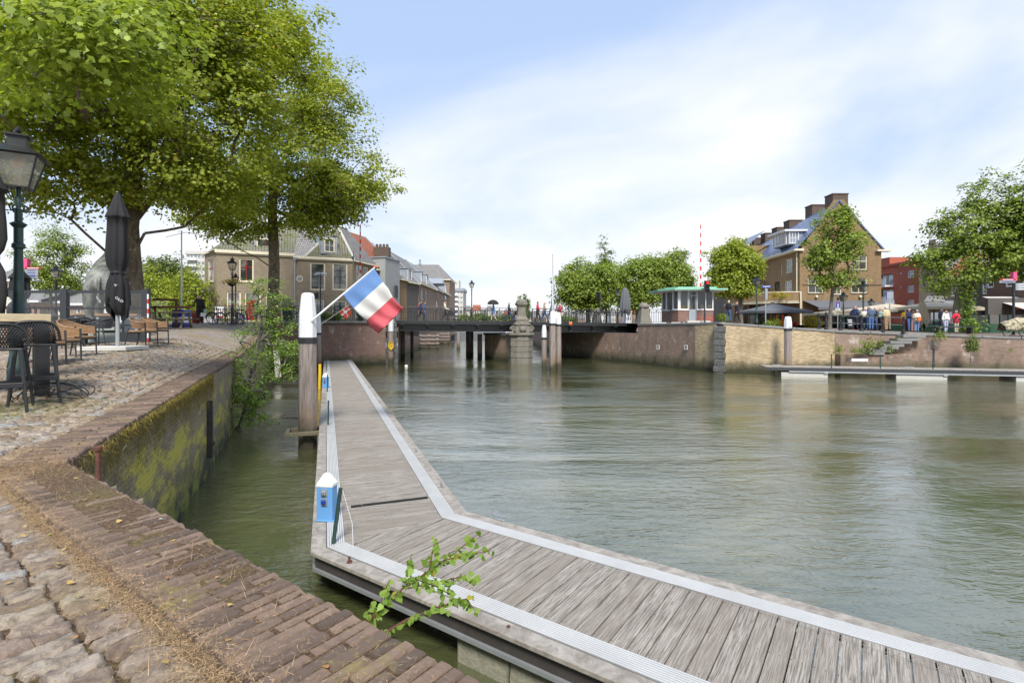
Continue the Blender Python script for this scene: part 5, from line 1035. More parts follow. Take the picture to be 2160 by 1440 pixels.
# moored passenger boat and barge beyond the bridge
bt = thing('boat', 'white boat with a light blue hull band moored beyond the bridge', 'boat', (PX(1140,110), 110, 0)); k = MB(); n_ = 9
hull = [(-9,-1.2),(-5,-2),(5,-2),(8.5,-1.2),(10.5,0),(8.5,1.2),(5,2),(-5,2),(-9,1.2)]; k.prism(hull, -.5, .55); k.build('hull', M['skyblue'], bt, bevel=.1); k = MB(); k.prism([(x*1.01,y*1.02) for x, y in hull], .55, 1.25); k.build('bulwark', M['white'], bt); k = MB(); k.box(-7.5,-1.6,1.25,5,1.6,2.9); k.build('cabin', M['white'], bt, bevel=.15)
ontext(bt, 'VISION', 1.25, (.3,-1.63,2.05), M['blue'], name='lettering')
k = MB(); k.prism([(-26,-3),(24,-3),(28,0),(24,3),(-26,3),(-28,0)], -.4, 1.6); tag(k.build('barge', plain('dark_grey_hull', (.13,.14,.16), .5), loc=(PX(985,116), 118, 0)), 'long dark grey barge lying across the river mouth', 'barge')
# ================================================================ pub with blue glazed roof
PB = thing('pub_house', 'tall brown brick gabled pub with blue glazed roof tiles and four chimneys', 'pub', (37,58,2.9)); zb = 2.7; YF = 58.0
p0, p1 = (PX(1687,YF),YF), (PX(1859,YF),YF); hF = PZ(527,YF)-zb; ww = p1[0]-p0[0]
wn_ = dict(fm='cream', pm='pane', fw=.09, c=2, tr=.62, tcols=2, sill='darkstone')
apx, apz = PX(1769,YF)-p0[0], PZ(421,YF)-zb
facade(PB, p0, p1, zb, hF, [(1706,539,1736,569,{}),(1797,539,1829,569,{}),(1705,586,1737,618,{}),(1758,590,1775,621,dict(tr=.5,c=2)),(1796,586,1829,618,{}),(1737,659,1800,688,dict(fm='iron',inner='iron',c=5,r=1,tr=None,tcols=None,pm='pane'))], 'tan_brick', top=[(0,hF),(ww,hF),(ww*.93,hF+1.0),(apx+.55,apz),(apx-.55,apz),(ww*.04,hF+.45)], defaults=wn_)
TP = wmat(p0, p1, zb)
wpart(PB, TP, 'string_course', 'chim_brick', lambda k: (k.box(.3,-.04,hF-4.02,ww,.0,hF-3.9), k.box(.3,-.05,hF-.9,2.2,-.0,hF-.82), k.box(5.0,-.05,hF-.9,7,0,hF-.82)))
s0, s1 = (33.6,76.5), p0
sw = dict(fm='cream', pm='pane_b', fw=.1, c=3, r=2)
facade(PB, s0, s1, zb, hF, [(1656,546,1671,576,dict(c=3,r=2)),(1655,592,1670,620,dict(c=3,r=2)),(1646,559,1649,580,{}),(1634,594,1645,616,dict(fm='black',pm='pane'))], 'tan_brick', 'side_wall', defaults=sw)
TS = wmat(s0, s1, zb); sl = math.hypot(s1[0]-s0[0], s1[1]-s0[1])
wpart(PB, TS, 'gutter', 'cream', lambda k: k.box(-.1,-.75,hF-.12,sl+.3,0,hF+.06)); wpart(PB, TP, 'kneeler', 'cream', lambda k: (k.box(-.6,-.25,hF-.12,.35,.3,hF+.10), k.box(ww-.7,-.4,hF-.2,ww+.95,.3,hF+.0)))
bk = Vector((s0[0]-s1[0], s0[1]-s1[1], 0)); E0 = Vector((p0[0]-.65,YF-.12,zb+hF+.03)); RG = Vector((p0[0]+apx,YF-.12,zb+apz)); E1 = Vector((p1[0]+.4,YF-.12,zb+hF))
roofpoly(PB, 'roof', 'roof_blue', [[tuple(E0),tuple(RG),tuple(RG+bk*1.35-Vector((0,0,2.3))),tuple(E0+bk*1.35)],[tuple(E1),tuple(RG),tuple(RG+bk*1.35-Vector((0,0,2.3))),tuple(E1+bk*1.35)]], .14)
for i, (xa_, xb_, yt_, f_, dx) in enumerate(((1751,1783,410,.0,.5),(1708,1741,433,.3,.2),(1661,1689,465,.62,0),(1635,1662,480,.9,0),(1611,1634,492,1.2,0),(1587,1611,502,1.35,0))):
    Y = YF+.9+18.5*f_; X0, X1 = PX(xa_,Y), PX(xb_,Y); k = MB(); zt = PZ(yt_,Y); zr = min(zt-.8, zb+apz-1.6); k.box(X0,Y-.5,zr-1.2,X1,Y+1.0,zt-.12); k.box(X0-.06,Y-.56,zt-.12,X1+.06,Y+1.06,zt); wb(k, 'chimney', M['chim_brick'], PB)
k = MB(); X0, X1, Yd = PX(1659,60), PX(1690,60), 60; k.box(PX(1662,Yd)-.0,Yd,PZ(516,Yd),PX(1703,Yd),Yd+3.4,PZ(488,Yd)); o = wb(k, 'dormer', M['zinc'], PB); k = MB(); k.prism([(PX(1659,Yd)-.35,Yd-.3),(PX(1712,Yd),Yd-.3),(PX(1712,Yd),Yd+3.8),(PX(1659,Yd)-.35,Yd+3.8)], PZ(488,Yd), PZ(484.5,Yd)); wb(k, 'dormer_roof', M['white'], PB)
Tw = wmat((PX(1662,Yd)-.05,Yd+3.4),(PX(1662,Yd)-.05,Yd+.1),PZ(516,Yd)+.1); w_o = window(PB, Tw, .1, 0, 3.2, 1.5, 'white','pane_b',4,2,.1,rec=-.02,off=-Vector(PB.location))
Tw = wmat((PX(1663,Yd),Yd-.05),(PX(1684,Yd),Yd-.05),PZ(514,Yd)); window(PB, Tw, .05, 0, 1.15, 1.35, 'white','pane_b',3,2,.08,rec=-.02,off=-Vector(PB.location))
# corner balcony, curved brick parapet on the canal side
k = MB(); pts = [(p0[0]-.0,YF-.3),(p0[0]-2.0,YF-.2),(p0[0]-3.6,YF+1.0),(p0[0]-4.9,YF+3.2),(p0[0]-5.5,YF+6.0),(p0[0]-4.9,YF+9)]
def ribbon(k, pts, z0_, z1_, th=.15):
    n = len(pts); L = [Vector(p) for p in pts]; inn = []
    for i in range(n): d = (L[min(i+1,n-1)]-L[max(i-1,0)]).normalized(); inn.append(L[i]+Vector((-d.y,d.x))*-th)
    for i in range(n-1): ps = [L[i],inn[i],inn[i+1],L[i+1]]; ar = sum(ps[j].x*ps[(j+1)%4].y-ps[(j+1)%4].x*ps[j].y for j in range(4)); ps = ps if ar > 0 else ps[::-1]; k.prism([(q.x,q.y) for q in ps], z0_, z1_)
zbal = PZ(634,YF); ribbon(k, pts, zbal, zbal+.95); wb(k, 'balcony', M['tan_brick'], PB); k = MB(); ribbon(k, pts, zbal+.95, zbal+1.03, .3); ribbon(k, pts, zbal-.28, zbal-.003, .3); wb(k, 'balcony_rim', M['cream'], PB)
k = MB(); k.prism([(q[0],q[1]) for q in pts[:]][::-1]+[(p0[0]-.0,YF-.2)] if False else [pts[0]]+[(p0[0]-.1,YF+9)]+pts[::-1][:-1], zbal-.2, zbal-.02); wb(k, 'balcony_floor', M['cream'], PB)
k = MB(); k.lathe([(.09,zb),(.09,zbal+1.0)], (p0[0]-.15,YF-.45,0), 8); wb(k, 'drain_pipe', M['cream'], PB, smooth=True)
k = MB(); k.lathe([(.06,zbal),(.06,zb+hF)], (p0[0]-.12,YF+.4,0), 8); wb(k, 'rain_pipe', M['cream'], PB, smooth=True)
for x in (1721,1768,1813): k = MB(); k.ball((PX(x,YF),YF-.18,PZ(626,YF)), .16, 8); wb(k, 'wall_lamp', M['cream'], PB, smooth=True)
def awning(name, label, x0_, x1_, y0_, y1_, Y, drop, mat, dx=.6):
    a, b = PX(x0_,Y), PX(x1_,Y); zt, zl = PZ(y0_,Y), PZ(y1_,Y-drop); k = MB(); k.add([(a,Y,zt),(b,Y,zt),(b+dx,Y-drop,zl),(a+dx*.2,Y-drop,zl),(b+dx,Y-drop,zl-.28),(a+dx*.2,Y-drop,zl-.28)], [(0,1,2,3),(3,2,4,5)]); o = k.build(name, M[mat]); s_ = o.modifiers.new('s','SOLIDIFY'); s_.thickness = .02; tag(o, label, 'awning')
awning('awning', 'dark grey awning pulled out over the pub terrace', 1694, 1836, 634, 648, YF-.05, 2.6, 'parasol_grey', .9)
# lower blue roofed houses along the canal side of the pub
PR2 = thing('terrace_house', 'white fronted terraced house with blue tiled roof behind the street tree', 'house', (31,82,2.9)); q0, q1 = (33.6,86.0), (33.0,77.0)
facade(PR2, q0, q1, zb, PZ(556,80)-zb, [(1585,562,1596,590,dict(c=2,r=2)),(1600,600,1612,640,dict(c=2,r=3)),(1586,605,1597,640,{}),(1590,560,1595,580,{})], 'grey_brick', 'wall', defaults=sw)
Tq = wmat(q0, q1, zb); hq = PZ(556,80)-zb; k = MB(Tq); k.add([(0,-.5,hq),(9,-.5,hq),(9,5,hq+4.6),(0,5,hq+4.6)], [(0,1,2,3)]); wb(k, 'roof', M['roof_blue'], PR2); k = MB(Tq); k.box(0,.9,hq+.6,7,3,hq+2.5); wb(k, 'dormer', M['white'], PR2)
BH2 = thing('bay_house', 'brown brick house with white bay window left of the pub', 'house', (32.5,77,2.9)); q0, q1 = (31.8,76.8), (31.4,69.5)
facade(BH2, q0, q1, zb, PZ(553,70)-zb, [(1603,565,1617,595,dict(c=3,r=3)),(1604,608,1616,640,dict(fm='white',c=2,r=2))], 'tan_brick', 'wall', defaults=sw); Tq = wmat(q0, q1, zb); hq = PZ(553,70)-zb; k = MB(Tq); k.add([(-.3,-.5,hq),(7.5,-.5,hq),(7.5,3.5,hq+2.4),(-.3,3.5,hq+2.4)], [(0,1,2,3)]); wb(k, 'roof', M['roof_blue'], BH2); k = MB(Tq); k.box(-.3,-.6,hq-.15,7.5,-.0,hq+.02); wb(k, 'gutter', M['white'], BH2); k = MB(Tq); k.box(7.25,.02,0,7.3,4,hq+2.2); wb(k, 'side_wall', M['tan_brick'], BH2)
k = MB(); X0 = PX(1616,66); k.box(31.0,YF+9,zb,33.5,YF+9.3,zb+6.2); wb(k, 'porch_wall', M['tan_brick'], PB)
# pub ground floor: orange door, menu board
DR = thing('pub_door', 'orange wooden door with dark glass at the pub corner', 'door', (PX(1651,YF+2.4),YF+2.4,zb+.1)); k = MB(); k.box(-.75,0,0,.75,.08,2.5); k.build('leaf', M['orange'], DR, bevel=.01)
for s_ in (-1,1): k = MB(); k.box(s_*.36-.22,-.02,.9,s_*.36+.22,0,2.3); k.build('pane', M['pane'], DR)
k = MB(); k.box(PX(1622,YF+2.6),YF+2.6,zb,PX(1694,YF+2.6),YF+2.8,zbal); wb(k, 'porch_rear_wall', M['tan_brick'], PB)
k = MB(); k.box(-.5,-.03,-.35,.5,.03,.35); o = k.build('menu_board', M['black'], loc=(PX(1682,YF+2.3),YF+2.3,PZ(669,YF+2.3))); k = MB(); k.box(-.38,-.05,-.25,.38,-.03,.25); k.build('paper', M['white'], o); tag(o, 'framed white menu sheet on the pub corner wall', 'menu board')
# ---------------------------------------------------------------- other houses on the right
OR = thing('orange_flats', 'orange red brick apartment house with balconies right of the pub', 'apartment building', (48,70,2.6)); Yo = 70; o0, o1 = (PX(1856,Yo+8),Yo+8), (PX(1945,Yo),Yo)
facade(OR, o0, o1, 2.5, PZ(557,Yo+3)-2.5, [(1859,579,1884,605,dict(fm='black',c=2,pm='pane_b')),(1859,610,1884,640,dict(fm='black',c=2,pm='pane_b')),(1914,570,1928,586,dict(c=2)),(1914,602,1928,617,dict(c=2)),(1914,632,1928,645,dict(c=2)),(1898,573,1902,578,{}),(1898,603,1902,608,{}),(1858,632,1872,642,{})], 'orange_brick', defaults=dict(fm='white', pm='pane_b', fw=.1))
To = wmat(o0, o1, 2.5); ho = PZ(557,Yo+3)-2.5; k = MB(To); k.box(-.2,-.25,ho,12,6,ho+.35); k.box(0,0,ho+.35,2,3,ho+1.4); wb(k, 'parapet', M['orange_brick'], OR)
for y in (603,641):
    a, Ya = hit(o0, o1, 1857); b, Yb = hit(o0, o1, 1885); z = PZ(y,(Ya+Yb)/2)-2.5; k = MB(To); k.box(a,-1.3,z-.2,b,0,z); bo = wb(k, 'balcony', M['white'], OR); k = MB(To)
    for i in range(8): xx = a+(b-a)*i/7; k.box(xx-.02,-1.28,z,xx+.02,-1.24,z+1.0)
    k.box(a,-1.29,z+.95,b,-1.23,z+1.02); k.box(a+.1,-1.22,z+.1,b-.1,-1.2,z+.9); k.build('balustrade', M['white'], bo)
def simplehouse(name, label, x0_, x1_, Y0_, Y1_, yt, mat, ops, df, roof=None, top=None, z0_=2.4, extra=None):
    h = thing(name, label, 'house', (PX((x0_+x1_)/2,(Y0_+Y1_)/2), (Y0_+Y1_)/2, z0_)); a, b = (PX(x0_,Y0_),Y0_), (PX(x1_,Y1_),Y1_); hh = PZ(yt,(Y0_+Y1_)/2)-z0_; T, w_ = facade(h, a, b, z0_, hh, ops, mat, top=[(x*w_f, hh+z) for x, z in top] if False else None, defaults=df)
    k = MB(T); 
    k.box(0,.02,0,.05,9,hh); k.box(w_-.05,.02,0,w_,9,hh); wb(k, 'side_wall', M[mat], h)
    if roof: k = MB(T); rm, rh, kind = roof; 
    if roof and kind == 'gable':
        k.add([(0,0,hh),(w_,0,hh),(w_*.5,0,hh+rh),(0,9,hh),(w_,9,hh),(w_*.5,9,hh+rh)], [(0,2,5,3),(1,4,5,2)]); wb(k, 'roof', M[rm], h); k = MB(T); k.add([(0,-.01,hh),(w_,-.01,hh),(w_*.68,-.01,hh+rh*.62),(w_*.62,-.01,hh+rh+.2),(w_*.38,-.01,hh+rh+.2),(w_*.32,-.01,hh+rh*.62)], [(0,1,2,3,4,5)]); wb(k, 'gable', M[mat], h)
    elif roof: k.add([(-.1,-.25,hh),(w_+.1,-.25,hh),(w_+.1,4,hh+rh),(-.1,4,hh+rh)], [(0,1,2,3)]); wb(k, 'roof', M[rm], h); k = MB(T); k.box(-.1,-.4,hh-.25,w_+.1,0,hh+.02); wb(k, 'cornice', M['cream'], h)
    return h, T, w_, hh
simplehouse('old_gabled_house', 'old grey brick house with bricked up windows and stepped gable', 1938, 1996, 56, 54, 572, 'grey_brick', [(1944,585,1952,604,dict(fm='darkstone',pm='darkstone')),(1960,585,1968,610,dict(fm='darkstone',pm='darkstone'))], dict(fm='cream'), ('roof_grey',3.2,'gable'))
h_, T_, w_, hh = simplehouse('yellow_framed_house', 'old brick house with cream yellow window frames and orange tiled roof behind the leaning tree', 1993, 2072, 54, 51, 582, 'grey_brick', [(2005,592,2026,625,dict(c=2,r=3)),(2037,592,2054,625,dict(c=2,r=3)),(2042,633,2062,650,dict(c=2,tr=None,pm='pane_c')),(1996,633,2020,650,dict(c=2,tr=None,pm='pane_c'))], dict(fm='cream', pm='pane_c', fw=.14, thin=.03), ('roof_orange',2.6,'side'))
k = MB(T_); k.box(-1,-.35,hh*.43,w_,0,hh*.43+.16); wb(k, 'string_course', M['cream'], h_)
simplehouse('brown_brick_house', 'dark brown brick house with white sash windows at the right edge', 2070, 2200, 49, 43, 540, 'dark_brick', [(2071,585,2081,620,dict(c=1,r=2)),(2081,567,2096,607,dict(c=1,r=2)),(2120,575,2137,605,dict(c=1,r=2)),(2155,572,2176,603,dict(c=1)),(2062,650,2150,690,dict(fm='iron',pm='pane',c=4))], dict(fm='white', pm='pane', fw=.13), ('roof_orange',2.5,'side'))
k = MB(); X0 = PX(1962,50); k.box(X0,49.9,2.4,PX(2060,50),50.0,PZ(634,50)); wb(k, 'extension_wall', M['zinc'], h_); k = MB(); k.add([(PX(1948,49.5),49.5,PZ(636,49.5)),(PX(1994,49.5),49.5,PZ(636,49.5)),(PX(1990,52),52,PZ(624,52)),(PX(1957,52),52,PZ(624,52))], [(0,1,2,3)]); wb(k, 'extension_roof', M['roof_grey'], h_)
awning('awning', 'wide pale taupe awning over the cafe at the right edge', 2072, 2210, 626, 656, 45.5, 4.5, 'awning', -1.5)
k = MB(); k.box(PX(2120,42),43.5,2.3,PX(2240,42),43.8,5.4); tag(k.build('cafe_front', M['blackboards']), 'dark cafe front under the pale awning', 'shop front')
k = MB(); k.ball((0,0,0), .16, 10); tag(k.build('pendant_lamp', M['orange'], smooth=True, loc=tuple(P3(2148,649,42.8))), 'small orange pendant lamp under the pale awning', 'lamp')
# ---------------------------------------------------------------- houses at the far left behind the terrace
g = random.Random(9)
def lefthouse(name, label, x0_, x1_, Y, yt, mat, rmat, rh, ops=(), pm='pane'):
    h = thing(name, label, 'house', (PX((x0_+x1_)/2,Y), Y, 3.0)); a, b = (PX(x0_,Y),Y), (PX(x1_,Y),Y); hh = PZ(yt,Y)-2.9
    T, w_ = facade(h, a, b, 2.9, hh, ops, mat, defaults=dict(fm='white', pm=pm, fw=.1)); k = MB(T); k.add([(-.2,-.3,hh),(w_+.2,-.3,hh),(w_+.2,4.5,hh+rh),(-.2,4.5,hh+rh),(w_+.2,9,hh),(-.2,9,hh)], [(0,1,2,3),(3,2,4,5)]); wb(k, 'roof', M[rmat], h); k = MB(T); k.box(-.2,-.4,hh-.2,w_+.2,-.05,hh+.02); wb(k, 'gutter', M['white'], h)
lefthouse('left_edge_house', 'cream house with steep grey roof at the far left edge', -25, 24, 60, 590, 'cream', 'roof_grey', 2.2, [(5,600,12,612,{})]); lefthouse('low_brick_house', 'low pinkish brick house with grey roof behind the signpost', 22, 84, 56, 634, 'row_brick', 'roof_grey', 1.7, [(28,640,40,655,{}),(52,645,62,665,{})])
lefthouse('white_house', 'low white house behind the terrace fence beside the lantern', 84, 150, 58, 636, 'cream', 'roof_grey', 1.6, [(98,645,106,660,{}),(120,645,128,660,{})]); lefthouse('shed_roof_house', 'low house with large grey tiled roof right behind the statue legs', 148, 220, 52, 640, 'row_brick', 'roof_grey', 2.2, [(160,648,170,662,{}),(190,648,200,662,{})])
# ================================================================ trees
def px_blob(x, y, Y, rx, rz, ry=None): rX = rx/F*Y; return (PX(x,Y), Y, PZ(y,Y), rX, ry or rX, rz/F*Y)
notcam = lambda base: (lambda p: True)
# big plane tree above the terrace (trunk left of the picture's first third)
b1 = (PX(285,23.5), 23.5, gL(PX(285,23.5),23.5)); Bv = np.array(b1)
bl1 = [px_blob(250,290,23,230,130,5.5), px_blob(60,200,21,200,150,5), px_blob(420,250,24,200,150,5), px_blob(520,120,25,160,140,4.5), px_blob(240,40,23,300,130,6), px_blob(110,380,21,150,60,4), px_blob(400,390,24,150,70,4), px_blob(30,90,17,170,130,3), px_blob(560,30,25,90,70,3.2), px_blob(430,60,24,120,120,4)]
def keep1(p):
    q = p + Bv; x = 1080+q[:,0]/q[:,1]*F; y = HY-(q[:,2]-CZ)/q[:,1]*F
    return (q[:,1] > 3) 
tr1 = [(0,0,-.35),(.02,0,.6),(-.06,0,1.6),(-.20,0,3.2),(-.35,.1,4.7),(-.25,.2,6.2),(-.15,.2,8.5)]
def rel(x, y, Y): return tuple(P3(x, y, Y)-Vector(b1))
ex1 = [(3, [rel(240,545,23.2), rel(215,523,22.5), rel(180,492,22), rel(150,463,21.5), rel(112,446,21), rel(50,448,20.5), rel(5,441,20)]), (3, [rel(305,492,23.6), rel(350,486,24), rel(390,478,24.6), rel(440,430,25)]), (4, [rel(225,400,23), rel(180,375,22.5), rel(120,352,22)]), (4,[rel(340,395,24), rel(400,330,24.5)])]
T1 = tree('plane_tree', 'huge plane tree with a thick mottled trunk shading the cafe terrace', b1, bl1, 8, .47, 900, 118, 1.0, .142, 'leaf', MAPLE, 3, .35, extra=ex1, bark='bark', keep=keep1, trunk=tr1, nb=420)
# second plane tree in front of the corner house
b2 = (PX(577,36), 36, 3.25); Bv2 = np.array(b2)
bl2 = [px_blob(610,330,36,190,140,6), px_blob(560,410,36,190,75,5.5), px_blob(720,400,36,95,55,3.6), px_blob(690,220,36,70,90,3.5), px_blob(600,180,36,110,150,4.5), px_blob(770,392,36.5,62,45,2.3), px_blob(450,440,36,110,45,3.5), px_blob(680,440,36,75,22,2.6), px_blob(500,490,36,75,24,2.4), px_blob(585,60,35,60,90,3), px_blob(500,60,35,80,90,4)]
rel2 = lambda x, y, Y: tuple(P3(x, y, Y)-Vector(b2))
ex2 = [(2, [rel2(566,560,36), rel2(545,545,36), rel2(510,528,35.8), rel2(470,503,35.5), rel2(430,497,35.2), rel2(392,490,35), rel2(350,500,35)]), (4,[rel2(640,470,36), rel2(700,430,36), rel2(760,390,36.5)])]
T2 = tree('plane_tree', 'second plane tree whose crown reaches over the red and white barrier boom', b2, bl2, 8, .40, 720, 108, 1.1, .17, 'leaf', MAPLE, 8, .4, extra=ex2, bark='bark', trunk=[(0,0,-.3),(.0,0,2.0),(.05,0,4.0),(.0,0,5.8),(-.1,0,8.0),(.1,0,11)], nb=300)
# long leafy branch of the first tree hanging close above the camera, part of the same tree
cl = []; gg = np.random.default_rng(5)
for (x, y, Y, n_) in ((60,30,7.5,16),(180,60,7.5,20),(260,60,8,16),(330,140,8.5,16),(150,130,7.5,16),(290,190,9,10),(60,120,8,14),(330,30,8.5,12),(30,190,9,8),(230,10,7.5,14),(100,10,7,14)):
    for k_ in range(n_): cl.append(tuple(P3(x+gg.normal()*42, y+gg.normal()*26, Y+gg.normal()*.8)-Vector(b1)))
cl = np.array(cl); k = MB(); 
nodes = [Vector(rel(180,250,20)), Vector(rel(160,160,13)), Vector(rel(160,90,9)), Vector(rel(170,60,7.8))]
k.tube(nodes, [.13,.09,.06,.04], 7, False)
for c in cl[::3]: a = nodes[2].lerp(nodes[3], gg.random()); k.tube([a, (a+Vector(c))/2+Vector((0,0,.15)), Vector(c)], [.022,.014,.006], 5, False)
k.build('low_branch', M['bark'], T1, True); foliage('branch_leaves', cl, 44, .6, .10, MAPLE, M['leaf_near'], T1, 31, .5)
# trees left background
def simpletree(label, x, Y, yb, blobs, nc, per, cs, size, mat, seed, th=None, r0=.14, **kw):
    zb_ = yb; b = (PX(x,Y), Y, zb_); top = min(bb[1] for bb in blobs); tree(kw.pop('name','tree'), label, b, [px_blob(*bb) for bb in blobs], th or max(1.5,(PZ(max(bb[1]+bb[4]*.3 for bb in blobs),Y)-zb_)), r0, nc, per, cs, size, mat, seed=seed, **kw)
simpletree('round street tree behind the large lantern at left', 107, 38, 3.2, [(112,545,38,62,55),(110,590,38,50,25),(118,500,38,25,22)], 150, 70, .75, .15, 'leaf_b', 11, r0=.12)
simpletree('dark green tree between plane tree and apartment tower', 345, 62, 3.4, [(345,575,62,35,38),(320,600,60,30,50)], 110, 60, 1.3, .3, 'leaf_d', 12, r0=.2)
simpletree('bright lime green tree right behind the plane trunk', 325, 50, 3.3, [(318,620,50,38,60),(360,640,50,40,45)], 130, 60, 1.1, .22, 'leaf_c', 13, r0=.16)
simpletree('lime green tree left of the corner house', 405, 46, 3.35, [(400,610,46,36,40),(415,650,46,32,28),(370,655,46,24,24)], 130, 60, .95, .2, 'leaf_c', 14, r0=.14)
simpletree('tall dark tree below the apartment tower', 372, 75, 3.4, [(378,590,75,26,34)], 60, 60, 1.5, .32, 'leaf_d', 15, r0=.2)
# trees right of the bridge
simpletree('large round chestnut behind the right end of the bridge', 1240, 58, 3.12, [(1240,595,58,58,52),(1225,630,58,48,22),(1268,615,58,40,40),(1205,600,57,28,30)], 330, 75, 1.15, .26, 'leaf_b', 21, r0=.28, th=2.6)
simpletree('slender poplar tip above the round chestnut', 1279, 62, 3.12, [(1277,530,62,13,34),(1272,570,62,18,30)], 60, 45, .7, .22, 'leaf_d', 22, r0=.14)
simpletree('round leafy tree behind the lantern and grey parasol', 1345, 60, 3.12, [(1345,585,60,52,45),(1340,625,60,50,25),(1375,560,60,30,25)], 280, 70, 1.15, .26, 'leaf_b', 23, r0=.24, th=2.5)
simpletree('tree rising directly behind the keeper house', 1410, 62, 3.12, [(1405,585,62,42,45),(1430,600,62,30,40),(1425,550,62,14,20)], 220, 65, 1.1, .27, 'leaf_b', 24, r0=.22, th=2.5)
simpletree('narrow pointed tree top left of the right barrier boom', 1438, 66, 3.12, [(1437,550,66,11,30),(1442,585,66,12,24)], 50, 45, .7, .22, 'leaf_d', 25, r0=.12)
simpletree('bright green maple right of the keeper house roof', 1562, 50, 3.25, [(1540,560,50,48,42),(1575,560,50,34,36),(1550,525,50,30,20),(1530,600,50,34,22),(1572,605,50,22,18)], 300, 70, .85, .24, 'leaf_c', 26, r0=.22, th=3.6)
simpletree('slim street tree standing in front of the blue roofed pub', 1749, 40, 2.88, [(1762,520,40,55,36),(1757,470,40,40,30),(1735,545,40,40,20),(1765,590,40,44,22),(1790,505,40,32,24),(1775,455,40,20,18)], 200, 42, .7, .21, 'leaf_b', 27, r0=.15, th=3.2, lean=(.3,0))
k = MB(); 
simpletree('leaning lime tree with leafy trunk beside the cafe terrace', 2037, 36.5, 2.55, [(2040,480,36.5,70,70),(2075,540,36.5,80,60),(2000,560,36.5,55,42),(2010,490,36.5,40,40),(2090,400,36.5,35,50),(2065,580,36.5,50,14),(2050,420,36.5,30,36),(1965,540,36.5,34,14),(2110,470,36.5,55,60),(1985,595,36.5,20,22),(2120,500,36.5,40,40)], 340, 50, .75, .2, 'leaf_b', 28, r0=.27, th=4.2, lean=(.5,0))
q = np.stack([PX(2037,36.3)+rng.normal(size=900)*.24+np.linspace(0,.15,900), 36.2+rng.normal(size=900)*.22, 2.6+rng.random(900)**1.1*3.4], 1); q[:200,0] += rng.normal(size=200)*.35+.35; q[:200,2] = 2.6+rng.random(200)*.8
tag(leaves('climbing_ivy', q, rng.normal(size=(900,3))+np.array([0,-.8,.4]), .14, HEART, M['leaf_fresh']), 'fresh green climbing shoots around the leaning lime trunk', 'climber', kind='stuff')
simpletree('dark green chestnut cut by the right edge of the photo', 2190, 35, 2.5, [(2185,450,35,60,75),(2175,540,35,60,50),(2200,400,35,50,60)], 230, 46, .75, .22, 'leaf_b', 29, r0=.25)
# poplars far away behind the obelisk
for i, (x, y, w_) in enumerate(((1096,640,5),(1106,636,4),(1113,644,5))): simpletree(('left one of three dark poplars far behind the obelisk','middle one of three dark poplars far behind the obelisk','right one of three dark poplars far behind the obelisk')[i], x, 150, 1.4, [(x,y,150,w_*.6,16),(x,y+16,150,w_*.8,12)], 40, 36, .8, .4, 'leaf_d', 30+i, r0=.3)
for i, (x, y, w_, h_) in enumerate(((1010,672,22,9),(1040,675,14,7),(1070,672,14,8),(1195,674,16,8),(980,674,14,8))): simpletree(('low dark trees on the far river bank, leftmost but one','small bush on the far bank below the blue coat walker','small dark tree on the far bank left of the pier','low trees on the far bank just right of the piles','leftmost low tree on the far bank beyond the railing')[i], x, 190, 1.4, [(x,y,190,w_,h_)], 50, 30, 2.2, .8, 'leaf_d', 40+i, r0=.3, th=1)
# shrub growing from the left quay wall
SY = 15.0; sb_ = (PX(500,SY)-.1, SY, .15); rl = lambda x, y, Y=SY: tuple(P3(x,y,Y)-Vector(sb_))
bls = [px_blob(520,830,14.6,50,50,.6), px_blob(560,640,15.5,62,26,.6), px_blob(575,690,15.5,50,30,.6), px_blob(560,745,15.3,70,34,.6), px_blob(615,735,15.6,38,22,.4), px_blob(590,790,15.2,42,30,.5), px_blob(500,700,15.2,22,18,.4), px_blob(545,600,15.6,22,30,.3), px_blob(598,615,15.6,16,32,.3), px_blob(495,775,14.8,30,28,.4), px_blob(540,870,14.5,34,20,.4), px_blob(635,770,15.5,14,10,.2)]
SH = tree('wall_shrub', 'wild alder shrub growing out of the left quay wall over the water', sb_, bls, 1, .05, 260, 34, .24, .062, 'leaf_fresh', OVAL, 51, .3, cat='shrub', trunk=[(0,0,-.2),rl(505,900),rl(520,850),rl(535,790),rl(545,720),rl(548,680)], nb=150)
# birch twigs reaching over the near coping
BT = thing('birch_sapling', 'young birch twigs with heart shaped leaves reaching over the near coping', 'sapling', tuple(P3(765,1335,2.0)-Vector((0,0,.06)))); o_ = BT.location
mainp = [[(768,1325),(800,1285),(850,1240),(910,1200),(960,1165),(1008,1126)], [(790,1347),(860,1305),(930,1278),(985,1262),(1002,1288)], [(800,1285),(808,1250),(822,1222)], [(862,1232),(870,1200),(866,1172)], [(905,1203),(912,1165),(920,1134)], [(940,1180),(985,1170),(1035,1160)], [(860,1240),(920,1228),(975,1215),(1008,1225)],[(768,1325),(776,1295),(790,1262)],[(880,1222),(930,1240),(960,1262)]]
k = MB(); cpt = []; cdir = []; gg = np.random.default_rng(6)
for li, ln in enumerate(mainp):
    Ys = [2.0+.012*i+ (ln[i][0]-768)*.0011 for i in range(len(ln))]; y0_ = 80 if False else 0
    pts = [P3(x, y+0, Ys[i])-o_ for i, (x, y) in enumerate(ln)]; k.tube(pts, list(np.linspace(.006 if li < 2 else .0032, .0013, len(pts))), 5)
    for a, b in zip(pts[:-1], pts[1:]):
        L = (b-a).length; n_ = max(2, int(L/.0075))
        for j in range(n_): p = a.lerp(b, (j+gg.random())/n_); cpt.append(tuple(p+Vector(gg.normal(size=3)*.008))); cdir.append((gg.normal()*.7+(b-a).normalized().x*.5, gg.normal()*.6, -.6+gg.normal()*.45))
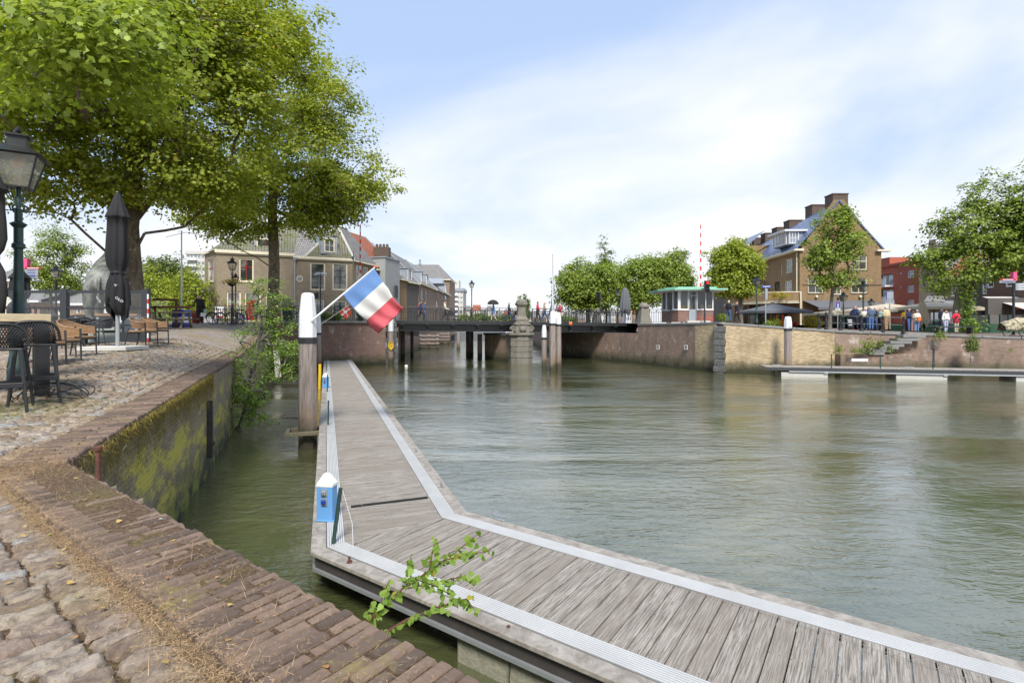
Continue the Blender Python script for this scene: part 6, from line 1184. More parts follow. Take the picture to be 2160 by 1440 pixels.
k.build('stem', M['rust'], BT, True); cpt = np.array(cpt); leaves('crown', cpt, gg.normal(size=cpt.shape)*.55+np.array([.1,-.75,.5]), gg.uniform(.016,.038,len(cpt)), HEART, M['leaf_fresh'], BT, np.array(cdir), .08)
# ================================================================ street lamps
def lantern(t, h, s=1.0, base='green_iron', lampy=True):
    # square lantern whose foot is at height h
    k = MB()
    k.lathe([(.03*s,h-.42*s),(.045*s,h-.36*s),(.03*s,h-.3*s),(.05*s,h-.18*s),(.028*s,h-.12*s),(.03*s,h)], n=10)
    for i in range(4):
        a = R(45+90*i); c, d = math.cos(a), math.sin(a); k.tube([(0,0,h-.14*s),(c*.10*s,d*.10*s,h-.16*s),(c*.15*s,d*.15*s,h-.05*s),(c*.14*s,d*.14*s,h+.02*s)], .009*s, 5)
        k.tube([(0,0,h-.30*s),(c*.10*s,d*.10*s,h-.36*s),(c*.13*s,d*.13*s,h-.28*s),(c*.08*s,d*.08*s,h-.25*s)], .014*s, 5)
    k.build('bracket', M[base], t, True)
    b, tp, hh = .15*s, .27*s, .5*s; k = MB(); k.box(-b,-b,h,b,b,h+.025*s)
    for sx in (-1,1):
        for sy in (-1,1): k.tube([(sx*b,sy*b,h),(sx*tp,sy*tp,h+hh)], .014*s, 5)
    for (x0,y0),(x1,y1) in (((-1,-1),(1,-1)),((1,-1),(1,1)),((1,1),(-1,1)),((-1,1),(-1,-1))): k.tube([(x0*tp,y0*tp,h+hh),(x1*tp,y1*tp,h+hh)], .016*s, 5)
    k.build('lantern_frame', M['iron'], t)
    k = MB(); 
    for (x0,y0),(x1,y1) in (((-1,-1),(1,-1)),((1,-1),(1,1)),((1,1),(-1,1)),((-1,1),(-1,-1))): k.quad((x0*b,y0*b,h+.02),(x1*b,y1*b,h+.02),(x1*tp,y1*tp,h+hh),(x0*tp,y0*tp,h+hh))
    k.build('lantern_glass', M['lampglass'], t)
    k = MB(); k.frus((0,0,h+hh), .68*s,.68*s,.16*s,.24*s,.24*s); k.box(-.11*s,-.11*s,h+hh+.16*s,.11*s,.11*s,h+hh+.30*s); k.box(-.145*s,-.145*s,h+hh+.30*s,.145*s,.145*s,h+hh+.325*s); k.lathe([(.06*s,h+hh+.325*s),(.02*s,h+hh+.36*s),(.045*s,h+hh+.40*s),(.045*s,h+hh+.43*s),(.005,h+hh+.48*s)], n=8); k.build('lantern_roof', M['iron'] if s > .9 else M['rust'] if not lampy else M['iron'], t)
    k = MB(); k.lathe([(.05*s,h+.02),(.05*s,h+.14*s),(.035*s,h+.16*s),(.045*s,h+.30*s),(.02*s,h+.36*s)], n=8); k.build('bulb', M['cream'], t, True)
def lamp(label, x, Y, zb_, ytop, s=.8, mat='green_iron', rz=.35, group='lantern street lamps'):
    t = thing('street_lamp', label, 'street lamp', (PX(x,Y), Y, zb_), rz, group); H = PZ(ytop,Y)-zb_; h = H-.98*s
    k = MB(); e = s*1.0; k.lathe([(.14*e,0),(.14*e,.18),(.11*e,.22),(.105*e,.85),(.13*e,.88),(.13*e,.95),(.085*e,1.0),(.07*e,1.3),(.055*e,h-.95*s),(.085*e,h-.93*s),(.085*e,h-.88*s),(.06*e,h-.85*s),(.06*e,h-.62*s),(.11*e,h-.56*s),(.05*e,h-.52*s),(.05*e,h-.36*s)], n=12); k.build('pole', M[mat], t, True)
    lantern(t, h, s, mat); return t
LT = lamp('large weathered green lantern lamp beside the bar table at left', 39, 7.8, gL(PX(39,7.8),7.8), 266, .97, rz=.55)
k = MB(); k.T = Matrix.Translation((0,-.02,PZ(343,7.8)-LT.location.z)) @ Matrix.Rotation(-.55,4,'Z'); k.T = k.T @ Matrix.Rotation(R(80),4,'X'); k.lathe([(.11,-.008),(.11,.008)], n=20); k.build('reflector', plain('ochre_disc', (.62,.36,.08), .6), LT)
lamp('black lantern lamp with a flower basket in front of the corner house', 490, 30, 3.08, 541, .80, 'iron')
k = MB(); t = thing('flower_basket', 'hanging flower basket with yellow flowers on the lamp post by the bicycles', 'flower basket', (PX(491,29.9), 29.8, PZ(597,29.8))); k.lathe([(.05,-.2),(.2,-.12),(.24,0)], n=10); k.build('basket', M['iron'], t); q = rng.normal(size=(260,3))*np.array([.26,.16,.09])+np.array([0,0,.06]); leaves('flowers', q, rng.normal(size=q.shape), .07, HEART, M['leaf_yel'], t)
lamp('green lantern lamp half hidden behind the black lamp post', 497, 37, 3.25, 575, .7); lamp('lantern lamp behind the terrace fence by the round tree', 118, 26, 2.95, 557, .72, 'iron')
lamp('black lantern lamp standing on the bridge', 995, 49.3, 3.42, 590, .78, 'iron'); lamp('green lantern lamp between chestnut trees right of the bridge', 1303, 52, 3.2, 608, .8)
lamp('tall green lantern lamp left of the blue street name sign', 1596, 42, 3.25, 580, .85); lamp('short green lantern lamp by the blue dead end sign', 1779, 42, 2.85, 614, .85); lamp('tall green lantern lamp just behind the navy jacket man', 1821, 40, 2.85, 590, .92); lamp('wall lantern peeping above the beige parasol', 1838, 50, 2.9, 628, .8, 'iron')
t = thing('floodlight_mast', 'black mast with two white floodlights left of the tricolour flag', 'floodlight mast', (PX(676,43), 43, 3.4)); H = PZ(578,43)-3.4; k = MB(); k.lathe([(.09,0),(.08,1.2),(.055,1.3),(.05,H)], n=8); k.cbox((-.3,0,H*.55), (.3,.2,.5)); k.build('pole', M['iron'], t, True)
for s_ in (-1,1): k = MB(); k.cbox((s_*.28,-.05,H), (.42,.3,.16), 0, R(20), R(s_*12)); k.build('floodlight', M['white'], t, bevel=.03)
# traffic lights
def tlight(label, x, Y, zb_, y0, y1, dx, lit=True):
    t = thing('traffic_light', label, 'traffic light', (PX(x,Y), Y, zb_), 0, 'traffic lights at the bridge'); zt, zl = PZ(y0,Y)-zb_, PZ(y1,Y)-zb_
    k = MB(); k.lathe([(.07,0),(.065,zt)], n=8); k.build('pole', M['anthracite'], t, True); k = MB(); k.box(dx-.16,-.12,zl,dx+.16,.12,zt); k.build('housing', M['black'], t, bevel=.03)
    for i in range(3):
        z = zt-(zt-zl)*(i+.5)/3; k = MB(); k.T = Matrix.Translation((dx,-.13,z)) @ Matrix.Rotation(R(90),4,'X'); k.lathe([(.10,-.02),(.10,.03)], n=12); o = k.build('lens', RL if (i == 0 and lit) else M['black'], t); k = MB(); k.add([(dx-.13,-.13,z+.11),(dx+.13,-.13,z+.11),(dx+.12,-.34,z+.09),(dx-.12,-.34,z+.09),(dx-.15,-.13,z),(dx+.15,-.13,z)], [(0,1,2,3),(0,3,4),(1,5,2)]); k.build('hood', M['black'], t)
RL = NT('red_signal'); RL.b.inputs['Emission Color'].default_value = (1,.02,.02,1); RL.b.inputs['Emission Strength'].default_value = 1.2; RL = RL.done((.5,.01,.01), .3)
tlight('traffic light showing red in front of the keeper house', 1486.5, 41.0, 3.25, 592, 617, .2); tlight('small dark traffic light seen from behind, right of the chestnut', 1266, 53, 3.2, 616, 634, -.22, False)
# ================================================================ bar table, stools, chairs
tz = 3.02; TB = thing('bar_table', 'high wooden bar table with black legs at the left edge', 'table', (PX(108,7.0),7.0,2.03), R(44.6))
k = MB()
for i in range(4): k.box(-2.9,i*.205,1.03,0,i*.205+.2,1.135)
k.build('table_top', M['table'], TB, bevel=.006)
for x in (-.09,-2.6): k = MB(); k.box(x-.08,.05,0,x+.08,.2,1.03); k.build('leg', M['plastic'], TB, bevel=.006); k = MB(); k.box(x-.08,.6,0,x+.08,.76,1.03); k.build('leg', M['plastic'], TB, bevel=.006)
k = MB(); k.box(-2.5,.36,.95,-.1,.44,1.028); k.box(-.13,.2,.9,-.05,.6,1.028); k.build('frame', M['plastic'], TB)
def stool():
    t = thing('bar_stool', 'x', 'bar stool', (0,0,0), 0, 'black plastic bar stools at the high table')
    k = MB(); seg = 14; rim = []; low = []
    for i in range(seg+1):
        a = -1.0+2.0*i/seg; x = .235*math.sin(a*1.25)/math.sin(1.25); y = -.20+.12*(1-math.cos(a*1.25)); c = math.cos(a*1.57)**.5 if abs(a) < .999 else 0
        rim.append((x*1.04, y-.03, .80+.25*(max(0,1-abs(a)**3.2))**.7)); low.append((x*.86, y+.04, .76))
    k.tube(rim, .017, 7); k.tube(low, .014, 6)
    m = 11
    for d in (-1,1):
        for j in range(-m, m+1):
            u0 = j/m; pts = []
            for q in range(5):
                v_ = q/4; u = u0 + d*.45*v_
                if abs(u) > .98: continue
                f_ = (u+1)/2*seg; i = min(int(f_), seg-1); w_ = f_-i; A = Vector(low[i]).lerp(Vector(low[i+1]), w_); B = Vector(rim[i]).lerp(Vector(rim[i+1]), w_); P = A.lerp(B, v_); P.y -= .03*math.sin(math.pi*v_); pts.append(P)
            if len(pts) > 1: k.tube(pts, .0065, 4, False)
    k.build('backrest', M['plastic'], t, True)
    k = MB(); k.prism([(-.2,-.17),(.2,-.17),(.215,.12),(.17,.2),(-.17,.2),(-.215,.12)], .735, .765); k.build('seat', M['plastic'], t, bevel=.01)
    for sx in (-1,1):
        for sy in (-1,1): k = MB(); k.tube([(sx*.175,sy*.155,.75),(sx*.245,sy*.235,0)], [.021,.017], 7); k.build('leg', M['plastic'], t, True)
    k = MB(); k.box(-.215,-.225,.30,.215,-.19,.36); k.box(-.215,.19,.30,.215,.225,.36); k.box(-.225,-.2,.30,-.19,.2,.35); k.box(.19,-.2,.3,.225,.2,.35); k.build('footrest', M['plastic'], t, bevel=.006); return t
s1_ = stool(); s1_['label'] = 'black lattice back bar stool nearer the table end'; s1_.location = (-6.17, 6.62, gL(-6.17,6.62)-.01); s1_.rotation_euler = (0,0,R(43))
s2_ = dup(s1_, 'black lattice back bar stool at the very left edge', (-6.07, 6.10, gL(-6.07,6.1)-.01), R(36))
k = MB()
for i in range(3):
    pts = [(-6.3+i*.03, 6.9, 2.05)]; a0 = i*.6
    for j in range(36): j = j/3; a = a0+j*.5; pts.append((-6.1+.45*math.cos(a)*(1-.02*j)+.08*i, 6.75-.3*math.sin(a), 2.05+.18*abs(math.sin(j*.55+i))))
    k.tube(pts, .006, 5)
tag(k.build('cable', M['rubber']), 'loose black cable looped around the stool legs', 'cable')
def chair(wick='wicker', fr='anthracite'):
    t = thing('terrace_chair', 'x', 'chair', (0,0,0)); W_, D_ = .27, .26; seg = 12
    # faces +y, back at -y
    top = []; low = []
    for i in range(seg+1):
        a = math.pi*(i/seg); x = -math.cos(a)*W_*1.08; s_ = math.sin(a); y = D_-.03-(D_*2-.02)*s_**.6 if True else 0; top.append((x, y-.03*s_, .64+.16*s_**1.3)); low.append((x*.93, y+.05*s_, .50+.02*s_))
    k = MB(); k.tube(top, .016, 6); k.tube(low, .011, 5); 
    for i in range(seg*3+1):
        f_ = i/3; j = min(int(f_), seg-1); w_ = f_-j; A = Vector(low[j]).lerp(Vector(low[j+1]), w_); B = Vector(top[j]).lerp(Vector(top[j+1]), w_); k.tube([A,B], .005, 4, False)
    for h in range(1, 9):
        v_ = h/9; k.tube([Vector(low[j]).lerp(Vector(top[j]), v_)+Vector((0,0,.0)) for j in range(seg+1)], .0075, 4, False)
    k.build('backrest', M[wick], t, True)
    k = MB(); k.prism([(-W_+.01,-D_+.04),(W_-.01,-D_+.04),(W_+.0,D_),(-W_,D_)], .40, .45); k.build('seat', M[wick], t, bevel=.015)
    for sx in (-1,1):
        k = MB(); k.tube([(sx*(W_+.015),D_-.02,.66),(sx*(W_+.015),D_-.0,0)], [.019,.015], 7); k.build('leg', M[fr], t, True)
        k = MB(); k.tube([(sx*(W_-.02),-D_+.05,.52),(sx*(W_+.0),-D_-.05,0)], [.018,.014], 7); k.build('leg', M[fr], t, True)
    k = MB(); k.box(-W_,-D_+.03,.37,W_,-D_+.06,.40); k.box(-W_,D_-.04,.37,W_,D_-.01,.40); k.build('seat_frame', M[fr], t); return t
M['wicker'] = wood('tan_wicker', (.26,.145,.07), (.46,.29,.155), (12,12,40), .7, True); M['rope_grey'] = plain('grey_rope', (.06,.065,.07), .8)
c0 = chair(); c0['group'] = 'wicker terrace chairs'; first = True
for x, Y, rz, lab in ((300,14.6,-84,'wicker terrace chair nearest the water, right of the parasol foot'),(325,15.5,-84,'wicker terrace chair tucked behind the one nearest the water'),(157,11.3,-88,'wicker terrace chair at the right end of the row behind the bar table'),(118,10.0,-88,'second wicker terrace chair in the row behind the bar table'),(82,9.3,-85,'third wicker terrace chair partly hidden by the bar table'),(48,9.9,-80,'wicker terrace chair hidden behind the stools and lamp base')):
    loc = (PX(x,Y), Y, gL(PX(x,Y),Y)); 
    if first: c0.location = loc; c0.rotation_euler = (0,0,R(rz)); c0['label'] = lab; first = False
    else: dup(c0, lab, loc, R(rz))
c1 = chair('rope_grey'); c1['group'] = 'grey rope terrace chairs'; first = True
for x, Y, rz, lab in ((213,14.6,95,'grey rope chair just left of the parasol foot'),(140,13.8,70,'grey rope chair left of the statue legs'),(168,15.2,60,'grey rope chair close to the fence by the statue'),(95,19,160,'grey chair beyond the fence, left of the fence post'),(60,19,175,'grey chair beyond the fence behind the lantern'),(150,19.5,150,'grey chair beyond the fence, right of the fence post')):
    loc = (PX(x,Y), Y, gL(PX(x,Y),Y)); 
    if first: c1.location = loc; c1.rotation_euler = (0,0,R(rz)); c1['label'] = lab; first = False
    else: dup(c1, lab, loc, R(rz))
def lowtable(label, x, Y, w_=.9):
    t = thing('terrace_table', label, 'table', (PX(x,Y), Y, gL(PX(x,Y),Y)), R(6)); k = MB(); k.box(-w_/2,-.4,.70,w_/2,.4,.74); k.build('table_top', M['anthracite'], t); k = MB(); k.box(-.05,-.05,.02,.05,.05,.7); k.box(-.3,-.3,0,.3,.3,.03); k.build('leg', M['iron'], t)
lowtable('small dark terrace table beside the statue legs', 178, 15.2); lowtable('dark terrace table beyond the fence at left', 118, 18.5)
for i, (x, Y, w_, lab) in enumerate(((225,19.5,1.9,'long wooden bench table beyond the fence behind the statue'),(262,18.6,1.5,'wooden table with grey legs behind the parasol'))):
    t = thing('wooden_table', lab, 'table', (PX(x,Y), Y, gL(PX(x,Y),Y))); k = MB(); k.box(-w_/2,-.4,.72,w_/2,.4,.78); k.build('table_top', M['wicker'], t); 
    for sx in (-1,1): k = MB(); k.box(sx*w_/2-.06*sx-.04,-.35,0,sx*w_/2-.06*sx+.04,.35,.72); k.build('leg', M['zinc'], t)
# ================================================================ closed parasols
def closed_parasol(label, x, Y, zb_, ytop, ybot, rmax, mat, flare=True, group=None, foot=True, tie=.56, words=False, seed=1):
    t = thing('closed_parasol', label, 'parasol', (PX(x,Y), Y, zb_), 0, group); zt, z1 = PZ(ytop,Y)-zb_, PZ(ybot,Y)-zb_; H = zt-z1; g = random.Random(seed)
    k = MB(); n = 48; rows = []
    prof = [(0,.10),(.012,.20),(.10,.50),(.19,.80),(.205,.84),(.212,.68),(.3,.70),(.42,.76),(.53,.80),(.60,.70),(tie+.10,.46),(.69,.55),(.75,.74),(.84,.84),(.92,.86),(.97,.80),(1,.45)] if flare else [(0,.12),(.05,.4),(.15,.6),(.35,.8),(.55,.95),(.75,1.0),(.9,.9),(1,.7)]
    for v_, rr in prof:
        row = []
        for i in range(n):
            a = 2*math.pi*i/n; fold = 1+(.30*abs(math.sin(4*a+v_*1.2))-.2)*min(1,v_*6)+(.07*math.sin(3*a+v_*5+seed) if v_ > .2 else 0); r_ = rmax*rr*fold; z = zt-v_*H - (rmax*(.45*math.cos(2*a+.6)+.25*math.cos(5*a)) if v_ > .95 else 0)
            row.append((r_*math.cos(a), r_*.85*math.sin(a), z))
        rows.append(row)
    vs = [p for r_ in rows for p in r_]; m_ = len(rows)
    k.add(vs, [(i*n+(j+1)%n, i*n+j, (i+1)*n+j, (i+1)*n+(j+1)%n) for i in range(m_-1) for j in range(n)]); k.build('canopy', M[mat], t, 'all')
    k = MB(); k.lathe([(.045,0),(.045,z1+.3)], n=10); k.build('pole', M['steel'] if foot else M['iron'], t, True); k = MB(); k.lathe([(.03,zt-.02),(.05,zt),(.03,zt+.04)], n=8); k.build('finial', M['iron'], t, True)
    if flare: zz = zt-(tie+.10)*H; k = MB(); k.lathe([(rmax*.50,zz-.03),(rmax*.53,zz),(rmax*.50,zz+.03)], n=16); k.build('strap', M['iron'], t, True)
    return t, zt, H
Yp = 13.1; zg_ = gL(PX(243,Yp),Yp); PA, zt_, H_ = closed_parasol('tall closed black parasol with white lettering standing on a concrete slab', 248, Yp, zg_, 407, 662, .31, 'parasol_black')
ontext(PA, 'W', .085, (.09,-.21,PZ(603,Yp)-zg_), M['white'], (R(88),R(15),0), sx=1.2); ontext(PA, 'OLD', .085, (-.26,-.285,PZ(633,Yp)-zg_), M['white'], (R(95),R(48),R(-15)), sx=1.2); ontext(PA, 'OLD', .085, (.24,-.26,PZ(633,Yp)-zg_), M['white'], (R(95),R(35),R(15)), sx=1.2)
k = MB(); k.T = Matrix.Rotation(R(7),4,'Z'); k.box(-.56,-.5,0,.56,.5,.10); sl_ = k.build('parasol_slab', M['concrete'], loc=(PX(241,Yp), Yp, zg_+.0), bevel=.012); tag(sl_, 'square concrete slab under the tall black parasol', 'slab')
closed_parasol('closed black parasol cut by the left edge of the photo', -32, 7.4, gL(-8,7.4), 335, 650, .30, 'parasol_black', seed=4); closed_parasol('closed dark parasol behind the large green lantern post', 41, 20, gL(-19,20), 566, 668, .42, 'parasol_black', seed=5)
closed_parasol('closed grey parasol behind the railing right of the bridge', 1319, 50, 3.15, 606, 664, .5, 'parasol_grey', False); closed_parasol('tall closed taupe parasol beside the leaning lime trunk', 2027, 38.5, 2.6, 598, 685, .5, 'taupe', False); closed_parasol('short closed beige parasol left of the park bench', 1945, 40, 2.65, 636, 690, .42, 'parasol_beige', False)
def open_parasol(label, x, Y, zb_, yap, yrim, w_, mat, depth=None, val=.22, group='open cafe parasols'):
    t = thing('open_parasol', label, 'parasol', (PX(x,Y), Y, zb_), R(8), group); za, zr = PZ(yap,Y)-zb_, PZ(yrim,Y)-zb_; r_ = w_/F*Y/2; d = (depth or r_); k = MB(); n = 8
    rim = [(r_*1.0*math.copysign(1,math.cos(R(45*i+22.5)))*(1 if i%2==0 or True else 1), 0, 0) for i in range(n)]
    P = [(-r_,-d,zr),(0,-d,zr+.06),(r_,-d,zr),(r_,0,zr+.06),(r_,d,zr),(0,d,zr+.06),(-r_,d,zr),(-r_,0,zr+.06)]
    k.add([(0,0,za)]+P, [(0,i+1,(i+1)%8+1) for i in range(8)]); k.add(P+[(p[0]*1.01,p[1]*1.01,p[2]-val) for p in P], [(i,i+8,(i+1)%8+8,(i+1)%8) for i in range(8)]); k.build('canopy', M[mat], t)
    k = MB(); k.lathe([(.06,0),(.05,za-.02)], n=8); k.box(-.4,-.4,0,.4,.4,.08); k.build('pole', M['iron'], t, True)
    for p in P: k = MB(); k.tube([(0,0,zr-.1),(p[0]*.97,p[1]*.97,p[2]-.04)], .02, 4); k.build('rib', M['iron'], t)
    k = MB(); k.box(-.14,-.14,za-.03,.14,.14,za+.1); k.build('vent', M[mat], t, bevel=.04)
open_parasol('large open grey parasol in front of the orange pub door', 1630, 46, 3.1, 640, 657, 105, 'parasol_grey'); open_parasol('open taupe parasol under the dark awning of the pub', 1765, 52, 2.9, 653, 661, 88, 'taupe'); open_parasol('open beige parasol behind the group of tourists', 1872, 46, 2.7, 640, 655, 150, 'parasol_beige', 2.2); open_parasol('open beige parasol above the couple by the park bench', 1970, 43, 2.65, 636, 649, 120, 'parasol_beige', 2.0); open_parasol('open beige parasol half behind the leaning lime trunk', 2025, 47, 2.6, 643, 652, 95, 'parasol_beige', 2.0)
# ================================================================ terrace fence, statue, things under the trees
TF = thing('terrace_fence', 'dark steel terrace fence with glass panels in front of the giraffe statue', 'fence', (-15,16.2,2.4)); Yf = 16.0
posts = [(PX(x,Yf),Yf) for x in (-60,137,308)]; zt = PZ(614,Yf)-2.4; gg_ = PZ(735,Yf)-2.4
for x, y in posts: k = MB(); k.box(x+15-.10,-.07-.2,gg_-.05,x+15+.10,.07-.2,zt+.06); k.build('post', M['anthracite'], TF)
k = MB(); a, b = posts[0][0]+15, posts[2][0]+15
for z, h_ in ((zt-.02,.08),(PZ(650,Yf)-2.4,.05),(PZ(686,Yf)-2.4,.07),(gg_+.02,.06)): k.box(a,-.24,z-h_/2,b,-.18,z+h_/2)
k.build('rail', M['anthracite'], TF); k = MB(); k.quad((a,-.21,PZ(686,Yf)-2.4),(b,-.21,PZ(686,Yf)-2.4),(b,-.21,zt),(a,-.21,zt)); k.build('glass_panel', M['glass'], TF)
k = MB(); k.box(posts[1][0]+15+.3,-.22,gg_+.05,posts[2][0]+15-.9,-.2,PZ(688,Yf)-2.4); k.build('lower_panel', plain('pale_green_panel', (.36,.40,.35), .5), TF); k = MB(); k.box(posts[2][0]+15-.9,-.22,gg_+.05,posts[2][0]+15,-.2,PZ(700,Yf)-2.4); k.build('dark_panel', M['anthracite'], TF)
k = MB(); k.cur = 0
for i in range(10): k.cur = i%2; k.box(-.02,-.03,i*.15,.02,.0,i*.15+.15)
tag(k.build('striped_lath', [M['red'], M['white']], loc=(PX(313,15.8), 15.8, gL(-11,15.8))), 'thin red and white striped lath at the end of the fence', 'lath')
RF = thing('rusty_fence', 'rust brown rail fence behind the first terrace fence', 'fence', (-24,24,2.9)); k = MB(); k.box(-6,0,.95,9,.06,1.05); k.box(-6,0,.1,9,.06,.16); k.build('rail', M['rust'], RF); 
for x in (-4,-1.2,1.6,4.4,7.2): k = MB(); k.box(x,0,0,x+.07,.07,1.05); k.build('post', M['rust'], RF)
def skin(verts, edges, rad, sub=2, root=0):
    me = bpy.data.meshes.new('tmp'); me.from_pydata(verts, edges, []); o = bpy.data.objects.new('tmp', me); COL.objects.link(o)
    m = o.modifiers.new('s', 'SKIN'); m.use_smooth_shade = True
    for i, r_ in enumerate(rad): sv = me.skin_vertices[0].data[i]; sv.radius = (r_, r_) if not hasattr(r_, '__len__') else r_; sv.use_root = (i == root)
    s_ = o.modifiers.new('u', 'SUBSURF'); s_.levels = sub; s_.render_levels = sub
    bpy.context.view_layer.update(); dg = bpy.context.evaluated_depsgraph_get(); r_ = bpy.data.meshes.new_from_object(o.evaluated_get(dg)); bpy.data.objects.remove(o); bpy.data.meshes.remove(me); return r_
# giraffe statue seen from behind
sv = [(0,0,1.72),(0,.55,1.95),(.05,1.1,2.2),(.15,1.45,2.9),(.22,1.6,3.6),(.28,1.7,4.3),(.3,1.95,4.45),(.3,2.3,4.35),
      (-.25,.0,1.5),(-.3,.02,.95),(-.27,.1,.6),(-.27,.0,.06),(.25,.0,1.5),(.3,.02,.95),(.27,.1,.6),(.27,.0,.06),
      (-.2,1.15,1.6),(-.22,1.15,.85),(-.2,1.15,.06),(.2,1.15,1.6),(.22,1.15,.85),(.2,1.15,.06),(0,-.30,1.85),(0,-.38,1.25)]
se = [(0,1),(1,2),(2,3),(3,4),(4,5),(5,6),(6,7),(0,8),(8,9),(9,10),(10,11),(0,12),(12,13),(13,14),(14,15),(2,16),(16,17),(17,18),(2,19),(19,20),(20,21),(0,22),(22,23)]
sr = [.42,.44,.42,.26,.17,.13,.15,.08,.26,.16,.11,.09,.26,.16,.11,.09,.2,.13,.09,.2,.13,.09,.06,.03]
me = skin(sv, se, sr, 2); m_ = NT('patinated_bronze'); p_ = m_.pos(); m_.bump(m_.noise(9, p_, 6), .03); me.materials.append(m_.done(m_.mix(m_.ramp(m_.noise(2.2, m_.scalev(p_,(1,1,.4)), 7, .7), .35, .65), (.075,.08,.07), (.30,.31,.28)), .65, .3))
G = bpy.data.objects.new('giraffe_statue', me); COL.objects.link(G); G.location = (PX(212,18.4), 18.4, gL(-14.5,18.4)); G.rotation_euler = (0,0,R(30)); G.scale = (1.12,1.1,1.10); tag(G, 'grey bronze giraffe statue seen from behind beside the plane trunk', 'statue')
# picnic table, planter, glass screen, flag staff, signs
PT = thing('picnic_table', 'mossy wooden picnic table right of the plane trunk', 'picnic table', (PX(362,23.5), 23.5, gL(PX(362,23.5),23.5)), R(12)); zz = 0
k = MB(); 
for i in range(5): k.box(-.85,-.36+i*.145,.72,.85,-.36+i*.145+.135,.76)
k.build('table_top', M['oldwood'], PT)
for sy in (-1,1): k = MB(); k.box(-.85,sy*.72-.14,.43,.85,sy*.72-.01,.47); k.box(-.85,sy*.72+.01,.43,.85,sy*.72+.14,.47); k.build('bench', M['oldwood'], PT)
for sx in (-1,1): k = MB(); k.tube([(sx*.6,-.62,0),(sx*.6,-.25,.72)], .055, 4); k.tube([(sx*.6,.62,0),(sx*.6,.25,.72)], .055, 4); k.box(sx*.6-.03,-.82,.37,sx*.6+.03,.82,.45); k.build('trestle', M['oldwood'], PT)
k = MB(); k.cur = 0; k.box(-.3,-.3,0,.3,.3,.32); k.cur = 1; k.box(-.3,-.3,.32,.3,.3,.60); k.cur = 0; k.box(-.3,-.3,.6,.3,.3,.95); tag(k.build('square_planter', [M['blue'], M['white']], loc=(PX(384,25.5), 25.5, gL(-16,25.5)-.1)), 'blue and white square planter behind the picnic table', 'planter')
k = MB(); k.lathe([(.04,0),(.03,4)], n=8); tag(k.build('flag_staff', M['steel'], smooth=True, loc=(PX(383,25.5), 25.5, gL(-16,25.5)+.8)), 'thin bare metal staff standing in the blue and white planter', 'pole')
GS = thing('glass_screen', 'glass wind screen in a rust brown frame behind the picnic table', 'screen', (PX(350,25), 25, 2.9)); k = MB(); a_, b_ = PX(322,25)-PX(350,25), PX(373,25)-PX(350,25); k.box(a_,0,1.35,b_,.06,1.45); k.box(b_-.1,0,0,b_,.06,1.35); k.box(a_,0,-.1,b_,.06,.05); k.build('frame', M['rust'], GS); k = MB(); k.quad((a_,.03,.05),(b_-.1,.03,.05),(b_-.1,.03,1.35),(a_,.03,1.35)); k.build('pane', M['glass'], GS)
NS = thing('notice_board', 'white notice board with a round red prohibition sign by the corner house', 'notice board', (PX(463,44), 44, PZ(659,44))); k = MB(); k.box(-.38,-.02,-.5,.38,.02,.5); k.build('board', M['white'], NS); k = MB(); k.T = Matrix.Rotation(R(90),4,'X'); k.lathe([(.17,.025),(.17,.035)], (0,.1,0), 18); k.build('ring', M['red'], NS); k = MB(); k.T = Matrix.Rotation(R(90),4,'X'); k.lathe([(.12,.03),(.12,.042)], (0,.1,0), 18); k.build('ring_centre', M['white'], NS); k = MB(); k.box(-.34,-.03,-.45,.34,-.02,-.3); k.build('red_stripe', M['red'], NS); k = MB(); k.box(-.03,-.02,PZ(686,44)-PZ(659,44),.03,.02,-.5); k.build('post', M['zinc'], NS)
for i, (x, y) in enumerate(((437,676),(450,680))): k = MB(); k.lathe([(.18,0),(.26,.45),(.28,.46)], n=12); tag(k.build('white_flower_pot', M['white'], smooth=True, loc=(PX(x,38), 38, PZ(y+5,38)-.0)), ('white flower pot at the foot of the corner house, left one','white flower pot at the foot of the corner house, right one')[i], 'flower pot')
RBu = thing('red_bush', 'round dark red bush beside the man in black', 'bush', (PX(413,34), 34, 3.2)); q = clumps([(0,0,.45,.62,.5,.45)], 40, 5, .4)[0]; foliage('crown', q, 40, .3, .1, DIAM, M['leaf_red'], RBu, 3); k = MB(); k.tube([(0,0,-.1),(0,0,.5)], .03, 5); k.build('stem', M['bark2'], RBu)
# sign post with pink top at left, and the one at the right edge
def signpost(label, x, Y, zb_, ytop, mirror, nrow, ys_, top=True):
    t = thing('finger_post', label, 'sign post', (PX(x,Y), Y, zb_), 0, 'tourist finger posts'); H = PZ(ytop,Y)-zb_; k = MB(); k.lathe([(.07,0),(.065,H-.4)], n=8); k.build('pole', M['iron'] if mirror < 0 else M['white'], t, True)
    k = MB(); k.box(-.11,-.11,H-.55,.11,.11,H); k.build('top_block', plain('pink_panel_'+str(int(x)), (.75,.08,.22), .5), t); m = mirror
    for i, (y, c) in enumerate(ys_):
        z = PZ(y,Y)-zb_; w_ = .95 if c == 'redd' else .75 if mirror > 0 else 1.0; k = MB(); a, b = sorted((.0*m, w_*m)); k.box(a,-.12,z-.07,b,-.09,z+.07); k.build('finger', M[c], t); k = MB(); a, b = sorted((.12*m, (w_-.15)*m)); k.box(a,-.125,z-.02,b,-.12,z+.02); k.build('line_of_writing', M['white'] if c != 'zinc' else M['blue'], t)
signpost('finger post with a pink top and grey signs behind the terrace fence', 57, 30, 3.1, 546, 1, 4, ((566,'redd'),(571,'zinc'),(576,'zinc'),(581,'zinc'),(585,'zinc')))
signpost('finger post with a pink top at the right edge of the photo', 2138, 32.2, 2.45, 574, -1, 2, ((590,'redd'),(594.5,'zinc')))
